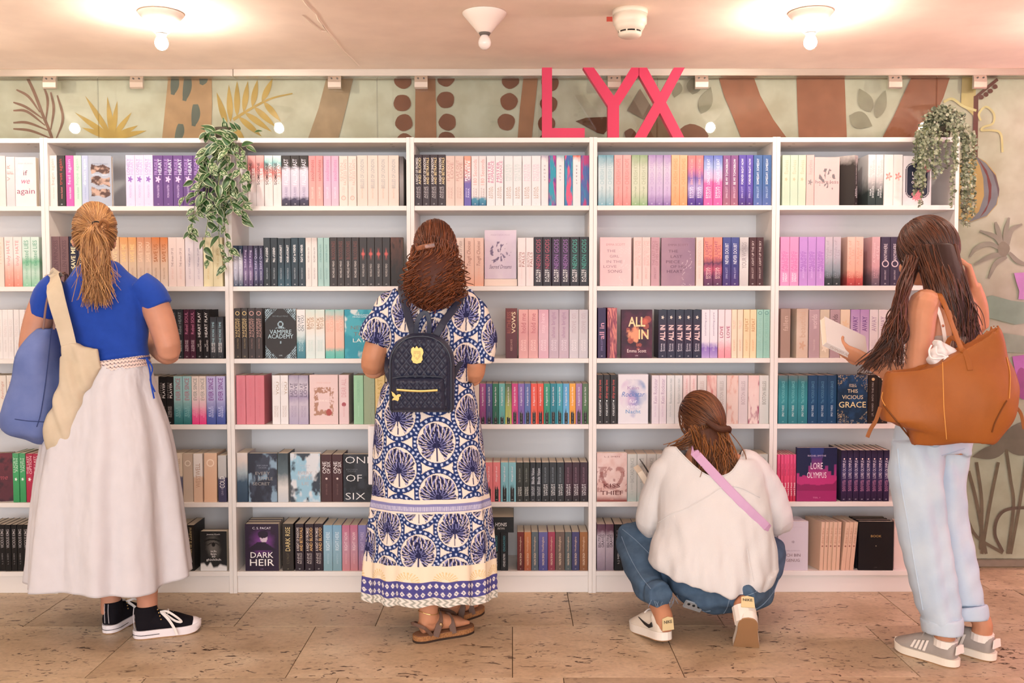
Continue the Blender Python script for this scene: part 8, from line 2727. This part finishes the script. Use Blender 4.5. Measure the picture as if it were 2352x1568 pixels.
S(3, 5, 955, 1130, 1222, 8, '#4a4650', 'dark paperback half hidden by the dress hem', None)
S(3, 5, 1131, 1167, 1223, 2, '#141416', 'black paperback with upside down title', 'ORIONMOND', '#4f94a0', 'NALINI SINGH', '#d9d9da', span=(.5, .92), aspan=(.1, .44), up=-90, aw=.5, tw=.3, lyx='#777')
lb = make_book(Vector((W(1128, 1222, .02).x, .012, W(1150, 1222.5, .012).z)), W(1180, 1200, .012).x - W(1126, 1200, .012).x, W(1150, 1187, .012).z - W(1150, 1222, .012).z, .2, '#171717', 'black book lying flat on the upside down paperbacks, bottom shelf', None)
lb.location.x = (W(1126, 1200, .012).x + W(1180, 1200, .012).x) / 2
put_text('title', 'SINGH', '#e6e4e2', lb, (-.004, -.0005, .036), .05, .018, up=180)
put_text('author_name', 'NALINI', '#c9c6c4', lb, (-.004, -.0005, .018), .03, .009, up=180)
WR = [('#5c1f1c #7a2a24', 'oxblood'), ('#a85a3a #c9804f', 'copper orange'), ('#566068 #5f6a70', 'grey teal'), ('#4a4a86 #6a66a0', 'indigo'), ('#8c3a4a #a8405a', 'crimson'), ('#6a564c #6b5a52', 'umber'), ('#4f5a5c #5c6260', 'pewter'), ('#3c3c62 #4a4672', 'dusk blue'), ('#8c5a3a #a06a40', 'bronze')]
wx = [1188, 1204, 1220.5, 1237, 1258.5, 1275.5, 1297.5, 1313.5, 1331.5, 1350.5]
for i, (c, nm) in enumerate(WR):
    S(3, 5, wx[i], wx[i + 1] - .4, 1222, 1, c, nm + ' paperback with small gold author line', 'Hoellenglanz', '#d9b9a0', 'NALINI SINGH', '#e3c9b0', span=(.5, .88), aspan=(.14, .46), tw=.3, lyx='#d9cbc0')
S(4, 5, 1371, 1410, 1204, 2, '#8a7a8a@0 #b3a3b2@.3 #d3c6d0@.7 #6a4456@.88 #5c3a4c@1', 'plum topped paperback with black capitals', 'BEAUTIFUL|GRAVES', '#4a3c46', 'L. J. SHEN', '#a596a6', span=(.5, .78), bold=.01)
S(4, 5, 1410.6, 1431, 1204, 1, '#17161a', 'black paperback beside the knee', 'THE DEVIL', '#77717a', 'L. J. SHEN', '#c9c6ca', span=(.5, .9))
S(4, 5, 1432, 1764, 1206, 14, '#8d8794', 'grey paperback half hidden by the crouching figure', None)
Fo(5, 5, 1787, 1856, 1197, '#ded2dc', 'plain', 'pale lilac booklet with small sprig', [('WEIL ES REICHT', '#b39fae', .4, .45, .02), ('ICH BIN', '#8d6f70', .31, .5, .06), ('GENUG', '#8d6f70', .205, .45, .06), ('NADINE KEMPNER', '#c6b5c2', .88, .6, .015, A), ('*', '#8d7a80', .58, .1, .06)], th=.013, n=6, step=.0165)
S(5, 5, 1882, 1930, 1199, 5, '#e8c0a4@0 #eac8ae@1', 'thin peach booklet with violet dot', 'dear bro', '#b98a70', span=(.55, .88), tw=.5, dot=('disc', '#9a6a5c', .5, .22), tilt=.04, rot=.25)
S(5, 5, 1932, 1962, 1199, 3, '#e6baa0@0 #eac8ae@1', 'slanted peach booklet with violet dot', 'dear bro', '#b98a70', span=(.55, .88), tw=.5, dot=('disc', '#9a6a5c', .5, .22), tilt=.09, rot=.1)
Fo(5, 5, 1972, 2051, 1197, '#17151a', 'plain', 'black journal with gold lettering', [('BOOK', '#b9975c', .7, .3, .045, dict(metal=.0)), ('LYX', '#5f5a5a', .06, .08, .02, P), ('o', '#e6d6b0', .5, .03, .02)], th=.016, n=4, step=.03, rot=-.03)
Fo(5, 5, 2053, 2120, 1195, '#efd9d2', 'plain', 'plain pale pink book behind the jeans', th=.03, setback=.02)


# ---- copies of one title: say which one by its neighbours
def short(d):
    w = d.split()
    for i, q in enumerate(w):
        if q in ('paperback', 'hardback', 'cover', 'book', 'booklet', 'journal', 'spine', 'edge'):
            return ' '.join(w[:i + 1])
    return ' '.join(w[:3])


ORD = ['first', 'second', 'third', 'fourth', 'fifth', 'sixth', 'seventh', 'eighth', 'ninth', 'tenth', 'eleventh', 'twelfth', 'thirteenth', 'fourteenth']
rows = {}
for r in REG:
    rows.setdefault((r[0], r[1]), []).append(r)
used = set(o['label'] for o in COL.objects if 'label' in o)
for (bay, row), L in rows.items():
    L.sort(key=lambda r: r[2])
    for q, (b_, r_, x, desc, n, i, o) in enumerate(L):
        if n < 2:
            continue
        first = q - i if q - i >= 0 else 0
        lo = next((L[k][3] for k in range(q - 1, -1, -1) if L[k][3] != desc), None)
        hi = next((L[k][3] for k in range(q + 1, len(L)) if L[k][3] != desc), None)
        ln = 'the ' + short(lo) if lo else 'the side panel'
        hn = 'the ' + short(hi) if hi else 'the side panel'
        if i == 0:
            t = 'beside ' + ln
        elif i == n - 1:
            t = 'beside ' + hn
        elif n == 3:
            t = 'between its two twins'
        else:
            t = ORD[i] + ' from ' + ln
        lab = '%s, %s shelf, %s' % (desc, SHELFNAME[row], t)
        if lab in used:
            lab = '%s, %s shelf, %s, %s' % (desc, SHELFNAME[row], t, BAYNAME[bay])
        if len(lab.split()) <= 16 and lab not in used:
            o['label'] = lab
            used.add(lab)


# the book in the long-haired person's hand
if 'HELD' in globals():
    hb_, w_, h_, d_ = HELD
    cm, pm = cover_mesh(w_, h_, d_, book_mat('#f3ebe8', h_))
    for nm, me in (('cover', cm), ('page_block', pm)):
        o = bpy.data.objects.new(nm, me)
        o.parent = hb_
        COL.objects.link(o)
    put_text('title', 'BIN GENUG', '#b9a29a', hb_, (0, -.0005, h_ * .62), h_ * .5, w_ * .42, up=90)

# ---- about 300 of the books stay things of their own (the ones that show largest); the slimmest rest are joined
cand = []
allb = []
for (bay, row, x, desc, n, i, o) in REG:
    cv = next(c for c in o.children if c.name.startswith('cover'))
    a_ = coords(cv.data)
    area = float((a_[:, 0].max() - a_[:, 0].min()) * (a_[:, 2].max() - a_[:, 2].min()))
    if any(c.name.startswith('cover_print') for c in o.children) or cv.matrix_basis != Matrix.Identity(4):
        area = 1.0
    if 'hidden' in desc or 'behind the' in desc:
        area *= .2
    allb.append((area, o))
allb.sort(key=lambda t: -t[0])
KEEP = 318
rest_ = [o for _, o in allb[KEEP:] if _ < 1.0]
JV, JF, JM, JB, slots = [], [], [], [], {}
for o in rest_:
    for c in list(o.children):
        Mw = o.matrix_basis @ c.matrix_basis
        me = c.data
        off = len(JV)
        JV += [tuple(Mw @ v.co) for v in me.vertices]
        at = me.attributes.get('bz')
        JB += [d.value for d in at.data] if at else [0.0] * len(me.vertices)
        m = c.material_slots[0].material
        k = slots.setdefault(m.name, len(slots))
        for p in me.polygons:
            JF.append(tuple(off + v for v in p.vertices))
            JM.append(k)
        bpy.data.objects.remove(c)
    bpy.data.objects.remove(o)
if rest_:
    me = mesh_from('slim_paperbacks', JV, JF)
    for nm in slots:
        me.materials.append(bpy.data.materials[nm])
    me.polygons.foreach_set('material_index', JM)
    me.attributes.new('bz', 'FLOAT', 'POINT').data.foreach_set('value', JB)
    so = obj('slim_paperbacks', me)
    tag(so, 'slim paperbacks filling the remaining gaps along the shelves', 'books', None, 'stuff')
print('books kept', len(allb) - len(rest_), 'joined', len(rest_))
